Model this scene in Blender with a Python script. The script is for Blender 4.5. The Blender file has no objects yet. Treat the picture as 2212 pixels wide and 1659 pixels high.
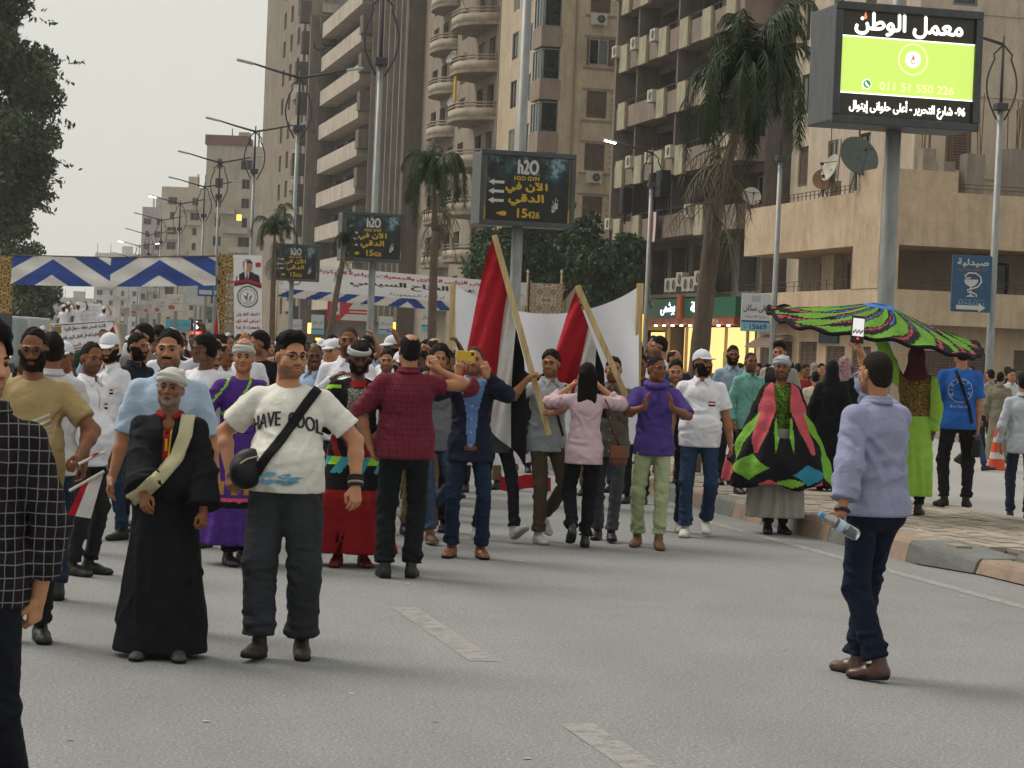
import bpy, math, random
import numpy as np
from mathutils import Vector, Matrix
from mathutils.bvhtree import BVHTree
from math import sin, cos, pi, radians

# ------------------------------------------------------------------ camera
SC = bpy.context.scene
COL = SC.collection
PW, PH, FPX = 2212.0, 1659.0, 4900.0           # picture units used for measuring
ROLL, PITCH, CAMH = radians(2.4), radians(0.86), 1.69
_F = np.array([0, cos(PITCH), -sin(PITCH)]); _R0 = np.array([1.0, 0, 0]); _U0 = np.array([0, sin(PITCH), cos(PITCH)])
_R = cos(ROLL)*_R0 + sin(ROLL)*_U0
_U = -sin(ROLL)*_R0 + cos(ROLL)*_U0
_C = np.array([0, 0, CAMH])
def ray(x, y): return _F + (x-PW/2)/FPX*_R - (y-PH/2)/FPX*_U
def at(x, y, d):
    """world point seen at picture point x,y at distance d along +Y"""
    r = ray(x, y); return Vector(_C + r*(d/r[1]))
def gr(x, y, z=0.0):
    """world point on the level z seen at picture point x,y"""
    r = ray(x, y); return Vector(_C + r*((z-CAMH)/r[2]))
cam_d = bpy.data.cameras.new('camera'); cam = bpy.data.objects.new('camera', cam_d); COL.objects.link(cam)
cam_d.sensor_width = 36.0; cam_d.lens = 36.0*FPX/PW; cam_d.clip_start = 0.1; cam_d.clip_end = 5000
M = Matrix.Identity(4)
for i in range(3):
    M[i][0] = _R[i]; M[i][1] = _U[i]; M[i][2] = -_F[i]; M[i][3] = _C[i]
cam.matrix_world = M
SC.camera = cam
SC.cycles.use_denoising = True
SC.cycles.max_bounces = 5; SC.cycles.diffuse_bounces = 3; SC.cycles.glossy_bounces = 2
SC.cycles.transmission_bounces = 4; SC.cycles.transparent_max_bounces = 8; SC.cycles.volume_bounces = 0
SC.cycles.caustics_reflective = False; SC.cycles.caustics_refractive = False

# ------------------------------------------------------------------ sky and sun (hazy dusk overcast)
SUN_EL, SUN_AZ = radians(52), radians(-60)       # azimuth measured from +Y towards +X
world = bpy.data.worlds.new('World'); SC.world = world; world.use_nodes = True
wn = world.node_tree.nodes; wl = world.node_tree.links
for n in list(wn): wn.remove(n)
w_out = wn.new('ShaderNodeOutputWorld'); w_bg = wn.new('ShaderNodeBackground')
w_sky = wn.new('ShaderNodeTexSky'); w_sky.sky_type = 'NISHITA'; w_sky.sun_disc = False
w_sky.sun_elevation = SUN_EL; w_sky.sun_rotation = SUN_AZ
w_sky.air_density = 1.0; w_sky.dust_density = 6.0; w_sky.ozone_density = 1.0
w_mix = wn.new('ShaderNodeMix'); w_mix.data_type = 'RGBA'; w_mix.inputs[0].default_value = 0.93
w_mix.inputs[7].default_value = (4.72, 4.68, 4.27, 1)    # the even pale veil of cloud and dust
wl.new(w_sky.outputs[0], w_mix.inputs[6]); wl.new(w_mix.outputs[2], w_bg.inputs[0])
w_bg.inputs[1].default_value = 0.1
wl.new(w_bg.outputs[0], w_out.inputs[0])
sun_d = bpy.data.lights.new('sun', 'SUN'); sun = bpy.data.objects.new('sun', sun_d); COL.objects.link(sun)
sun_d.energy = 1.5; sun_d.angle = radians(28); sun_d.color = (1.0, 0.95, 0.87)
sun.rotation_euler = (Vector((-sin(SUN_AZ)*cos(SUN_EL), -cos(SUN_AZ)*cos(SUN_EL), -sin(SUN_EL)))).to_track_quat('-Z', 'Y').to_euler()
SC.view_settings.view_transform = 'Standard'; SC.view_settings.look = 'None'
SC.view_settings.gamma = 1.0; SC.view_settings.use_curve_mapping = False
SC.view_settings.exposure = 0.7

# ------------------------------------------------------------------ materials
MATS = {}
def srgb(h):
    if not isinstance(h, str): return tuple(h)[:3]
    h = h.lstrip('#'); c = [int(h[i:i+2], 16)/255 for i in (0, 2, 4)]
    return tuple(((v+0.055)/1.055)**2.4 if v > 0.04045 else v/12.92 for v in c)
class NT:
    """small helper to wire a material"""
    def __init__(s, name):
        s.m = bpy.data.materials.new(name); s.m.use_nodes = True
        s.n = s.m.node_tree.nodes; s.l = s.m.node_tree.links
        s.b = s.n['Principled BSDF']
    def new(s, t, **kw):
        n = s.n.new(t)
        for k, v in kw.items(): setattr(n, k, v)
        return n
    def link(s, a, b): s.l.new(a, b)
    def coord(s, scale=(1, 1, 1), kind='Object'):
        tc = s.new('ShaderNodeTexCoord'); mp = s.new('ShaderNodeMapping')
        mp.inputs['Scale'].default_value = scale; s.link(tc.outputs[kind], mp.inputs[0]); return mp.outputs[0]
    def noise(s, vec, scale, detail=4, rough=0.6):
        n = s.new('ShaderNodeTexNoise'); n.inputs['Scale'].default_value = scale
        n.inputs['Detail'].default_value = detail; n.inputs['Roughness'].default_value = rough
        s.link(vec, n.inputs['Vector']); return n.outputs['Fac']
    def ramp(s, fac, stops):
        r = s.new('ShaderNodeValToRGB'); e = r.color_ramp.elements
        while len(e) < len(stops): e.new(0.5)
        for i, (p, c) in enumerate(stops):
            e[i].position = p; e[i].color = (*srgb(c), 1) if not isinstance(c, (int, float)) else (c, c, c, 1)
        s.link(fac, r.inputs[0]); return r.outputs[0]
    def mix(s, fac, a, b, mode='MIX'):
        m = s.new('ShaderNodeMix'); m.data_type = 'RGBA'; m.blend_type = mode
        for k, v in ((0, fac), (6, a), (7, b)):
            if isinstance(v, (int, float)): m.inputs[k].default_value = v if k == 0 else (v, v, v, 1)
            elif isinstance(v, tuple): m.inputs[k].default_value = (*v[:3], 1)
            else: s.link(v, m.inputs[k])
        return m.outputs[2]
    def math(s, op, a, b=0.0, c=0.0):
        m = s.new('ShaderNodeMath'); m.operation = op
        for i, v in enumerate((a, b, c)):
            if isinstance(v, (int, float)): m.inputs[i].default_value = v
            else: s.link(v, m.inputs[i])
        return m.outputs[0]
    def sep(s, vec):
        x = s.new('ShaderNodeSeparateXYZ'); s.link(vec, x.inputs[0]); return x.outputs
    def bump(s, h, strength=0.3, dist=0.01):
        b = s.new('ShaderNodeBump'); b.inputs['Strength'].default_value = strength; b.inputs['Distance'].default_value = dist
        s.link(h, b.inputs['Height']); s.link(b.outputs[0], s.b.inputs['Normal'])
    def set(s, col=None, rough=0.7, spec=0.3, metal=0.0):
        if col is not None:
            if isinstance(col, (tuple, list)): s.b.inputs['Base Color'].default_value = (*col[:3], 1)
            else: s.link(col, s.b.inputs['Base Color'])
        if isinstance(rough, (int, float)): s.b.inputs['Roughness'].default_value = rough
        else: s.link(rough, s.b.inputs['Roughness'])
        s.b.inputs['Specular IOR Level'].default_value = spec; s.b.inputs['Metallic'].default_value = metal
        return s.m
def shade(c, f): return tuple(min(1, v*f) for v in c)
def m_plain(col, rough=0.6, spec=0.3, metal=0.0, var=0.12, scale=6.0, bump=0.0):
    """a surface colour with mild mottling"""
    key = ('plain', col, rough, spec, metal, var, scale, bump)
    if key in MATS: return MATS[key]
    t = NT('surface'); c = srgb(col); v = t.coord(); n = t.noise(v, scale)
    m = t.set(t.ramp(n, [(0.3, shade(c, 1-var)), (0.7, shade(c, 1+var))]), rough, spec, metal)
    if bump: t.bump(t.noise(v, scale*6), bump, 0.01)
    MATS[key] = m; return m
def m_cloth(col, var=0.10, rough=0.85, weave=900.0):
    key = ('cloth', col, var, rough, weave)
    if key in MATS: return MATS[key]
    t = NT('cloth'); c = srgb(col); v = t.coord()
    n = t.noise(v, 9.0, 5); n2 = t.noise(v, 120.0, 2)
    cc = t.ramp(n, [(0.25, shade(c, 1-var)), (0.75, shade(c, 1+var))])
    t.set(t.mix(0.25, cc, t.ramp(n2, [(0.3, shade(c, 0.7)), (0.7, shade(c, 1.25))])), rough, 0.15)
    wv = t.noise(t.coord((1, 1, 0.55)), 20.0, 2, 0.5)
    t.bump(t.math('ADD', t.math('MULTIPLY', t.noise(t.coord((1, 1, 1.6)), 8.0, 3, .5), 1.5), t.math('ADD', t.math('MULTIPLY', wv, .5), t.math('MULTIPLY', n2, 0.06))), 0.45, 0.025)
    MATS[key] = t.m; return t.m
def m_denim(col):
    key = ('denim', col)
    if key in MATS: return MATS[key]
    t = NT('denim'); c = srgb(col); v = t.coord()
    x = t.sep(v); n = t.noise(t.coord((1, 1, 0.4)), 7.0, 5)
    cc = t.ramp(n, [(0.3, shade(c, 0.75)), (0.72, shade(c, 1.5))])
    t.set(t.mix(0.3, cc, t.ramp(t.noise(v, 260, 2), [(0.3, shade(c, 0.5)), (0.7, shade(c, 1.6))])), 0.85, 0.15)
    t.bump(t.noise(t.coord((1, 1, 1.7)), 16, 3), 0.5, 0.025)
    MATS[key] = t.m; return t.m
def m_skin(col):
    key = ('skin', col)
    if key in MATS: return MATS[key]
    t = NT('skin'); c = shade(srgb(col), 1.12); v = t.coord()
    n = t.noise(v, 14, 4); cc = t.ramp(n, [(0.3, shade(c, 0.86)), (0.7, (c[0]*1.12, c[1]*1.06, c[2]*1.04))])
    t.set(t.mix(0.2, cc, t.ramp(t.noise(v, 160, 2), [(0.3, shade(c, 0.8)), (0.7, shade(c, 1.15))])), 0.5, 0.35)
    t.b.inputs['Subsurface Weight'].default_value = 0.08; t.b.inputs['Subsurface Radius'].default_value = (0.02, 0.008, 0.004)
    t.b.inputs['Subsurface Scale'].default_value = 0.3
    MATS[key] = t.m; return t.m
def m_hair(col):
    key = ('hair', col)
    if key in MATS: return MATS[key]
    t = NT('hair'); c = srgb(col); v = t.coord()
    n = t.noise(v, 90, 3); t.set(t.ramp(n, [(0.3, shade(c, 0.45)), (0.7, shade(c, 1.6))]), 0.75, 0.12)
    t.bump(n, 0.9, 0.012); MATS[key] = t.m; return t.m
def m_emit(col, strength, base='#202020'):
    key = ('emit', col, strength)
    if key in MATS: return MATS[key]
    t = NT('glow'); t.set(srgb(base), 0.5)
    t.b.inputs['Emission Color'].default_value = (*srgb(col), 1); t.b.inputs['Emission Strength'].default_value = strength
    MATS[key] = t.m; return t.m
def m_metal(col, rough=0.45, metal=0.6):
    key = ('metal', col, rough, metal)
    if key in MATS: return MATS[key]
    t = NT('metal'); c = srgb(col); v = t.coord((1, 1, 0.3)); n = t.noise(v, 9, 6)
    t.set(t.ramp(n, [(0.3, shade(c, 0.75)), (0.7, shade(c, 1.15))]), rough, 0.4, metal)
    MATS[key] = t.m; return t.m
def m_wall(col, dirt='#5d5346', amount=0.5, scale=0.5, streak=True):
    """weathered rendered wall: blotches, rain streaks, fine grain"""
    key = ('wall', col, dirt, amount, scale, streak)
    if key in MATS: return MATS[key]
    t = NT('wall'); c = srgb(col); d = srgb(dirt); v = t.coord()
    g_ = .3*c[0]+.59*c[1]+.11*c[2]; c = tuple((q*.62+g_*.38)*1.30 for q in c); f_ = min(1, .60/max(c)); c = shade(c, f_)
    n1 = t.noise(v, scale*1.3, 8, 0.68)
    base = t.ramp(n1, [(0.25, shade(c, 0.72)), (0.55, c), (0.8, shade(c, 1.18))])
    if streak:
        sv = t.coord((1, 1, 0.16)); n2 = t.noise(sv, scale*4.5, 8, 0.78)
        f = t.ramp(n2, [(0.42, 0.0), (0.70, amount*.95)])
        base = t.mix(f, base, d)
    n3 = t.noise(v, 14, 5, 0.7); base = t.mix(0.35, base, t.ramp(n3, [(0.25, 0.25), (0.75, 1.0)]), 'MULTIPLY')
    t.set(base, 0.92, 0.12); t.bump(n3, 0.35, 0.03)
    MATS[key] = t.m; return t.m
def m_glass(col='#1b2226', rough=0.12, var=0.5):
    key = ('glass', col, rough, var)
    if key in MATS: return MATS[key]
    t = NT('window_glass'); c = srgb(col); v = t.coord(); n = t.noise(v, 0.9, 3)
    t.set(t.ramp(n, [(0.35, shade(c, 1-var)), (0.7, shade(c, 1+var*1.5))]), rough, 0.5)
    MATS[key] = t.m; return t.m

# ------------------------------------------------------------------ mesh building
class MB:
    """collects polygons for one mesh object"""
    def __init__(s): s.v = []; s.f = []; s.mi = []; s.cur = 0
    def add(s, vs, fs):
        o = len(s.v); s.v.extend([tuple(p) for p in vs]); s.f.extend([tuple(i+o for i in f) for f in fs]); s.mi.extend([s.cur]*len(fs))
    def quad(s, a, b, c, d): s.add([a, b, c, d], [(0, 1, 2, 3)])
    def poly(s, pts): s.add(pts, [tuple(range(len(pts)))])
    def box(s, c, size, R=None, taper=1.0):
        hx, hy, hz = size[0]/2, size[1]/2, size[2]/2; c = Vector(c); vs = []
        for z in (-1, 1):
            t = taper if z > 0 else 1.0
            for x, y in ((-1, -1), (1, -1), (1, 1), (-1, 1)):
                p = Vector((x*hx*t, y*hy*t, z*hz)); p = (R @ p) if R else p; vs.append(c+p)
        s.add(vs, [(3, 2, 1, 0), (4, 5, 6, 7), (0, 1, 5, 4), (1, 2, 6, 5), (2, 3, 7, 6), (3, 0, 4, 7)])
    def bx(s, x0, x1, y0, y1, z0, z1): s.box(((x0+x1)/2, (y0+y1)/2, (z0+z1)/2), (abs(x1-x0), abs(y1-y0), abs(z1-z0)))
    def tube(s, pts, rad, n=8, cap=True):
        pts = [Vector(p) for p in pts]; k = len(pts)
        rad = rad if isinstance(rad, (list, tuple)) else [rad]*k; vs = []
        up = Vector((0, 0, 1)); prev = None
        for i, p in enumerate(pts):
            d = (pts[min(i+1, k-1)] - pts[max(i-1, 0)]).normalized()
            if prev is None:
                a = d.cross(up) if abs(d.dot(up)) < 0.95 else d.cross(Vector((1, 0, 0)))
            else: a = prev - d*prev.dot(d)
            a.normalize(); prev = a; b = d.cross(a)
            for j in range(n):
                t = 2*pi*j/n; vs.append(p + (a*cos(t)+b*sin(t))*rad[i])
        fs = []
        for i in range(k-1):
            for j in range(n):
                j2 = (j+1) % n; fs.append((i*n+j, i*n+j2, (i+1)*n+j2, (i+1)*n+j))
        if cap: fs += [tuple(reversed(range(n))), tuple(range((k-1)*n, k*n))]
        s.add(vs, fs)
    def lathe(s, prof, n=16, M=None, cap=True):
        vs = []; k = len(prof)
        for r, z in prof:
            for j in range(n):
                t = 2*pi*j/n; p = Vector((r*cos(t), r*sin(t), z)); vs.append(M @ p if M else p)
        fs = [(i*n+j, i*n+(j+1) % n, (i+1)*n+(j+1) % n, (i+1)*n+j) for i in range(k-1) for j in range(n)]
        if cap: fs += [tuple(reversed(range(n))), tuple(range((k-1)*n, k*n))]
        s.add(vs, fs)
    def grid(s, P):
        """P[i][j] points"""
        a, b = len(P), len(P[0]); vs = [p for r in P for p in r]
        s.add(vs, [(i*b+j, i*b+j+1, (i+1)*b+j+1, (i+1)*b+j) for i in range(a-1) for j in range(b-1)])
    def build(s, name, mats, parent=None, smooth=False):
        return link(name, s.mesh(name, mats, smooth), parent)
    def mesh(s, name, mats, smooth=False):
        me = bpy.data.meshes.new(name); me.from_pydata(s.v, [], s.f)
        for m in (mats if isinstance(mats, (list, tuple)) else [mats]): me.materials.append(m)
        if any(s.mi): me.polygons.foreach_set('material_index', s.mi)
        if smooth: me.polygons.foreach_set('use_smooth', [True]*len(me.polygons))
        me.update(); return me
def link(name, me, parent=None):
    o = bpy.data.objects.new(name, me); COL.objects.link(o)
    if parent is not None: o.parent = parent
    return o
def tag(o, label=None, cat=None, group=None, kind=None):
    if label: o['label'] = label
    if cat: o['category'] = cat
    if group: o['group'] = group
    if kind: o['kind'] = kind
    return o
def thing(name, loc=(0, 0, 0), rz=0.0, label=None, cat=None, group=None):
    o = bpy.data.objects.new(name, None); COL.objects.link(o); o.location = loc; o.rotation_euler = (0, 0, rz)
    o.empty_display_size = 0.1
    return tag(o, label, cat, group)
def copy_tree(o, parent=None):
    c = o.copy(); COL.objects.link(c); c.parent = parent
    for ch in list(o.children): copy_tree(ch, c)
    return c
def bevel(o, w=0.01, seg=2):
    m = o.modifiers.new('bevel', 'BEVEL'); m.width = w; m.segments = seg; m.limit_method = 'ANGLE'; return o

# ------------------------------------------------------------------ lettering (Arabic joined by hand, right to left)
_AR = {}
_c = 0xFE80
for _u in list(range(0x621, 0x63B)) + list(range(0x641, 0x64B)):
    _n = 1 if _u == 0x621 else 2 if _u in (0x622, 0x623, 0x624, 0x625, 0x627, 0x629, 0x62F, 0x630, 0x631, 0x632, 0x648, 0x649) else 4
    _AR[chr(_u)] = (_c, _n); _c += _n
_LA = {'\u0622': 0xFEF5, '\u0623': 0xFEF7, '\u0625': 0xFEF9, '\u0627': 0xFEFB}
def shape_ar(t):
    out = []; i = 0; joined = False
    while i < len(t):
        ch = t[i]
        if ch in _AR:
            code, n = _AR[ch]; nxt = t[i+1] if i+1 < len(t) else ''
            if ch == '\u0644' and nxt in _LA:
                out.append(chr(_LA[nxt] + (1 if joined else 0))); joined = False; i += 2; continue
            after = nxt in _AR and _AR[nxt][1] > 1 and n == 4
            out.append(chr(code + ((3 if after else 1) if joined and n > 1 else (2 if after else 0)))); joined = after
        else: out.append(ch); joined = False
        i += 1
    # right to left, but keep runs of digits and latin letters in order
    res = []; run = ''
    for ch in out:
        if ch.isascii() and ch.isalnum(): run += ch
        else:
            if run: res.append(run); run = ''
            res.append(ch)
    if run: res.append(run)
    return ''.join(reversed(res))
_tc = {}
def text_polys(txt, width=None, height=None, bold=0.0, ar=False, spacing=1.0):
    """flat lettering as (verts 2d, faces), centred on 0,0 and fitted to width x height"""
    key = (txt, bold, ar, spacing)
    if key not in _tc:
        cu = bpy.data.curves.new('lettering', 'FONT'); cu.body = shape_ar(txt) if ar else txt
        cu.size = 1.0; cu.resolution_u = 3; cu.offset = bold; cu.space_character = spacing; cu.align_x = 'CENTER'
        o = bpy.data.objects.new('lettering', cu); COL.objects.link(o)
        dg = bpy.context.evaluated_depsgraph_get(); me = bpy.data.meshes.new_from_object(o.evaluated_get(dg))
        vs = np.zeros(len(me.vertices)*3); me.vertices.foreach_get('co', vs); vs = vs.reshape(-1, 3)[:, :2].copy()
        fs = [tuple(p.vertices) for p in me.polygons]
        bpy.data.objects.remove(o); bpy.data.curves.remove(cu); bpy.data.meshes.remove(me); _tc[key] = (vs, fs)
    vs, fs = _tc[key]
    if len(vs) == 0: return [], []
    lo, hi = vs.min(0), vs.max(0); v = vs - (lo+hi)/2; sz = np.maximum(hi-lo, 1e-6)
    sx = width/sz[0] if width else None; sy = height/sz[1] if height else None
    if sx is None: sx = sy
    if sy is None: sy = sx
    return v*np.array([sx, sy]), fs
# ------------------------------------------------------------------ smooth solid modelling: distance field -> surface
f32 = np.float32
def V3(p): return np.array(p, dtype=f32)
class Field:
    def __init__(s, lo, hi, h):
        lo = np.array(lo, float); hi = np.array(hi, float); s.h = h; s.lo = lo
        n = np.maximum(np.ceil((hi-lo)/h).astype(int)+1, 4); s.n = n
        s.ax = [(lo[i] + h*np.arange(n[i])).astype(f32) for i in range(3)]
        s.F = np.full(tuple(n), 0.3, f32)
    def like(s):
        o = Field.__new__(Field); o.h, o.lo, o.n, o.ax = s.h, s.lo, s.n, s.ax; o.F = np.full(tuple(s.n), 0.3, f32); return o
    def win(s, lo, hi):
        a = np.clip(np.floor((np.array(lo)-s.lo)/s.h).astype(int), 0, s.n); b = np.clip(np.ceil((np.array(hi)-s.lo)/s.h).astype(int)+1, 0, s.n)
        if (b <= a).any(): return None
        sl = tuple(slice(a[i], b[i]) for i in range(3))
        X = s.ax[0][sl[0]][:, None, None]; Y = s.ax[1][sl[1]][None, :, None]; Z = s.ax[2][sl[2]][None, None, :]
        return sl, X, Y, Z
    def mixin(s, sl, d, k, mode=0):
        A = s.F[sl]
        if mode == 0:
            if k > 0:
                hh = np.clip(0.5+0.5*(A-d)/k, 0, 1); s.F[sl] = A*(1-hh) + d*hh - k*hh*(1-hh)
            else: s.F[sl] = np.minimum(A, d)
        else:                                   # carve
            d = -d
            if k > 0:
                hh = np.clip(0.5-0.5*(A-d)/k, 0, 1); s.F[sl] = A*(1-hh) + d*hh + k*hh*(1-hh)
            else: s.F[sl] = np.maximum(A, d)
    def cone(s, a, b, ra, rb, k=0.02, mode=0):
        a = V3(a); b = V3(b); m = max(ra, rb)+k+2.5*s.h
        w = s.win(np.minimum(a, b)-m, np.maximum(a, b)+m)
        if w is None: return s
        sl, X, Y, Z = w; ab = b-a; L = float(ab@ab)+1e-9
        x, y, z = X-a[0], Y-a[1], Z-a[2]
        t = np.clip((x*ab[0]+y*ab[1]+z*ab[2])/L, 0, 1)
        d = np.sqrt((x-t*ab[0])**2+(y-t*ab[1])**2+(z-t*ab[2])**2) - (ra+(rb-ra)*t)
        s.mixin(sl, d, k, mode); return s
    def ell(s, c, r, k=0.02, mode=0, R=None):
        c = V3(c); r = V3(r); m = float(r.max())+k+2.5*s.h
        w = s.win(c-m, c+m)
        if w is None: return s
        sl, X, Y, Z = w; x, y, z = X-c[0], Y-c[1], Z-c[2]
        if R is not None:
            x, y, z = (x*R[0][0]+y*R[1][0]+z*R[2][0], x*R[0][1]+y*R[1][1]+z*R[2][1], x*R[0][2]+y*R[1][2]+z*R[2][2])
        q = np.sqrt((x/r[0])**2+(y/r[1])**2+(z/r[2])**2); g = np.sqrt((x/r[0]**2)**2+(y/r[1]**2)**2+(z/r[2]**2)**2)+1e-6
        s.mixin(sl, q*(q-1)/g, k, mode); return s
    def etube(s, a, b, wa, wb, side=(1, 0, 0), k=0.03, mode=0):
        """elliptic tube: wa/wb=(half width along side, half depth)"""
        a = V3(a); b = V3(b); m = max(*wa, *wb)+k+2.5*s.h
        w = s.win(np.minimum(a, b)-m, np.maximum(a, b)+m)
        if w is None: return s
        sl, X, Y, Z = w; ab = b-a; L = float(ab@ab)+1e-9; u = ab/math.sqrt(L)
        sd = V3(side); sd = sd - u*float(sd@u); sd /= np.linalg.norm(sd); fr = np.cross(u, sd)
        x, y, z = X-a[0], Y-a[1], Z-a[2]
        t = np.clip((x*ab[0]+y*ab[1]+z*ab[2])/L, 0, 1)
        x, y, z = x-t*ab[0], y-t*ab[1], z-t*ab[2]
        W = wa[0]+(wb[0]-wa[0])*t; D = wa[1]+(wb[1]-wa[1])*t
        qs = x*sd[0]+y*sd[1]+z*sd[2]; qf = x*fr[0]+y*fr[1]+z*fr[2]; qa = x*u[0]+y*u[1]+z*u[2]
        mn = np.minimum(W, D)
        q = np.sqrt((qs/W)**2+(qf/D)**2+(qa/mn)**2); g = np.sqrt((qs/W**2)**2+(qf/D**2)**2+(qa/mn**2)**2)+1e-6
        s.mixin(sl, q*(q-1)/g, k, mode); return s
    def cut(s, p, n, k=0.0):
        """remove everything on the side n points to"""
        p = V3(p); n = V3(n); n = n/np.linalg.norm(n)
        d = (s.ax[0]-p[0])[:, None, None]*n[0] + (s.ax[1]-p[1])[None, :, None]*n[1] + (s.ax[2]-p[2])[None, None, :]*n[2]
        s.F = np.maximum(s.F, d.astype(f32)); return s
    def cutbox(s, p, n, c, rad):
        """remove the side n points to, only within rad of c (sleeve ends)"""
        p = V3(p); n = V3(n); n = n/np.linalg.norm(n); c = V3(c); w = s.win(c-rad, c+rad)
        if w is None: return s
        sl, X, Y, Z = w
        d = (X-p[0])*n[0]+(Y-p[1])*n[1]+(Z-p[2])*n[2]
        inside = ((X-c[0])**2+(Y-c[1])**2+(Z-c[2])**2) < rad*rad
        s.F[sl] = np.where(inside, np.maximum(s.F[sl], d), s.F[sl]); return s
    def wrinkle(s, amp, freq, seed, zs=1.0, cen=None, ridge=True):
        """cloth folds; cen: [(centre, radius, gain)] where the cloth bunches"""
        rs = np.random.RandomState(seed); X = s.ax[0][:, None, None]; Y = s.ax[1][None, :, None]; Z = s.ax[2][None, None, :]
        near = s.F < .05; ii = np.nonzero(near)
        x, y, z = s.ax[0][ii[0]], s.ax[1][ii[1]], s.ax[2][ii[2]]; zz = z*f32(zs)
        tot = np.zeros_like(x)
        for i in range(4):
            k = rs.normal(size=3); k = (k/np.linalg.norm(k)*freq*(0.55+0.5*i)).astype(f32); q = rs.normal(size=3); q = (q/np.linalg.norm(q)*freq*0.45).astype(f32)
            w = np.sin(x*q[0]+y*q[1]+zz*q[2]+f32(rs.rand()*6)); v = np.sin(x*k[0]+y*k[1]+zz*k[2]+1.9*w+f32(rs.rand()*6))
            if ridge: v = 1.53-2*np.sqrt(np.abs(v)+.02)
            q2 = rs.normal(size=3)*freq*.3; m = .55+.45*np.sin(x*f32(q2[0])+y*f32(q2[1])+z*f32(q2[2])+f32(rs.rand()*6))
            tot += v*m/(1+0.35*i)
        g = np.full_like(x, 1.0)
        for c, r, gain in (cen or []): g += f32(gain)*np.exp(-((x-c[0])**2+(y-c[1])**2+(z-c[2])**2)/f32(r*r))
        s.F[ii] += (amp*tot*g/1.8).astype(f32); return s
    def snap(s, pts):
        """move points onto the present surface"""
        for _ in range(3):
            i = np.clip(np.round((pts-s.lo)/s.h).astype(int), 1, s.n-2); F = s.F; a, b, c = i.T
            g = np.stack([F[a+1, b, c]-F[a-1, b, c], F[a, b+1, c]-F[a, b-1, c], F[a, b, c+1]-F[a, b, c-1]], 1); gl = np.linalg.norm(g, axis=1)[:, None]+1e-6
            pts = pts - g/gl*np.clip(F[a, b, c], -.06, .06)[:, None]
        return pts.astype(f32)
    def fold(s, pts, w, a):
        """one crease of the cloth along a polyline: raises (a>0) or sinks the surface"""
        pts = s.snap(np.array(pts, dtype=f32)); W_ = s.win(pts.min(0)-2.6*w, pts.max(0)+2.6*w)
        if W_ is None: return s
        sl, X, Y, Z = W_; dm = None
        for p, q in zip(pts[:-1], pts[1:]):
            ab = q-p; L = float(ab@ab)+1e-9; x, y, z = X-p[0], Y-p[1], Z-p[2]; t = np.clip((x*ab[0]+y*ab[1]+z*ab[2])/L, 0, 1)
            d = (x-t*ab[0])**2+(y-t*ab[1])**2+(z-t*ab[2])**2; dm = d if dm is None else np.minimum(dm, d)
        s.F[sl] -= f32(a*1.9)*np.exp(-dm/f32(w*w*.8)); return s
    def tube_folds(s, a, b, ra, rb, n, seed, amp, w=.013, span=(1.0, 2.2), slant=.25, t0=0.0, t1=1.0, side=(1, 0, 0), ell=1.0):
        """creases wrapped around a limb or the trunk"""
        rg = random.Random(seed); a = np.array(a, float); b = np.array(b, float); u = b-a; L = np.linalg.norm(u); u = u/L
        e1 = np.array(side, float); e1 = e1-u*(e1@u)
        if np.linalg.norm(e1) < .05: e1 = np.array([0, 1., 0])-u*u[1]
        e1 = unit(e1); e2 = np.cross(u, e1)
        for i in range(n):
            t = t0+(t1-t0)*(i+rg.uniform(.1, .9))/n; th = rg.uniform(0, 2*pi); sp = rg.uniform(*span); sl = rg.uniform(-slant, slant)
            pts = []
            for k in range(5):
                q = k/4-.5; tt = min(max(t+sl*q*1.0, 0), 1); r = ra+(rb-ra)*tt; an = th+sp*q; pts.append(a+u*L*tt+e1*r*cos(an)+e2*r*ell*sin(an))
            s.fold(pts, w*rg.uniform(.7, 1.3), amp*rg.uniform(.5, 1.2)*(1 if rg.random() < .6 else -1))
        return s
    def mesh(s):
        F = s.F.copy(); F[0], F[-1], F[:, 0], F[:, -1], F[:, :, 0], F[:, :, -1] = (0.1,)*6
        S = F < 0; n = np.array(F.shape)
        c = np.zeros(n-1, np.int8)
        for i in (0, 1):
            for j in (0, 1):
                for k in (0, 1): c += S[i:n[0]-1+i, j:n[1]-1+j, k:n[2]-1+k]
        act = np.argwhere((c > 0) & (c < 8))
        if len(act) == 0: return np.zeros((0, 3)), np.zeros((0, 4), int)
        idx = np.full(n-1, -1, np.int64); idx[tuple(act.T)] = np.arange(len(act))
        acc = np.zeros((len(act), 3)); cnt = np.zeros(len(act))
        cr = [(i, j, k) for i in (0, 1) for j in (0, 1) for k in (0, 1)]
        val = {o: F[act[:, 0]+o[0], act[:, 1]+o[1], act[:, 2]+o[2]] for o in cr}
        for o in cr:
            for a in range(3):
                if o[a] == 0:
                    o2 = list(o); o2[a] = 1; o2 = tuple(o2); v0, v1 = val[o], val[o2]
                    m = (v0 < 0) != (v1 < 0); t = np.where(m, v0/(v0-v1+1e-12), 0)
                    p = np.zeros((len(act), 3)); p[:] = o; p[:, a] = t
                    acc += p*m[:, None]; cnt += m
        V = (act + acc/cnt[:, None])*s.h + s.lo
        Q = []
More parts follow.
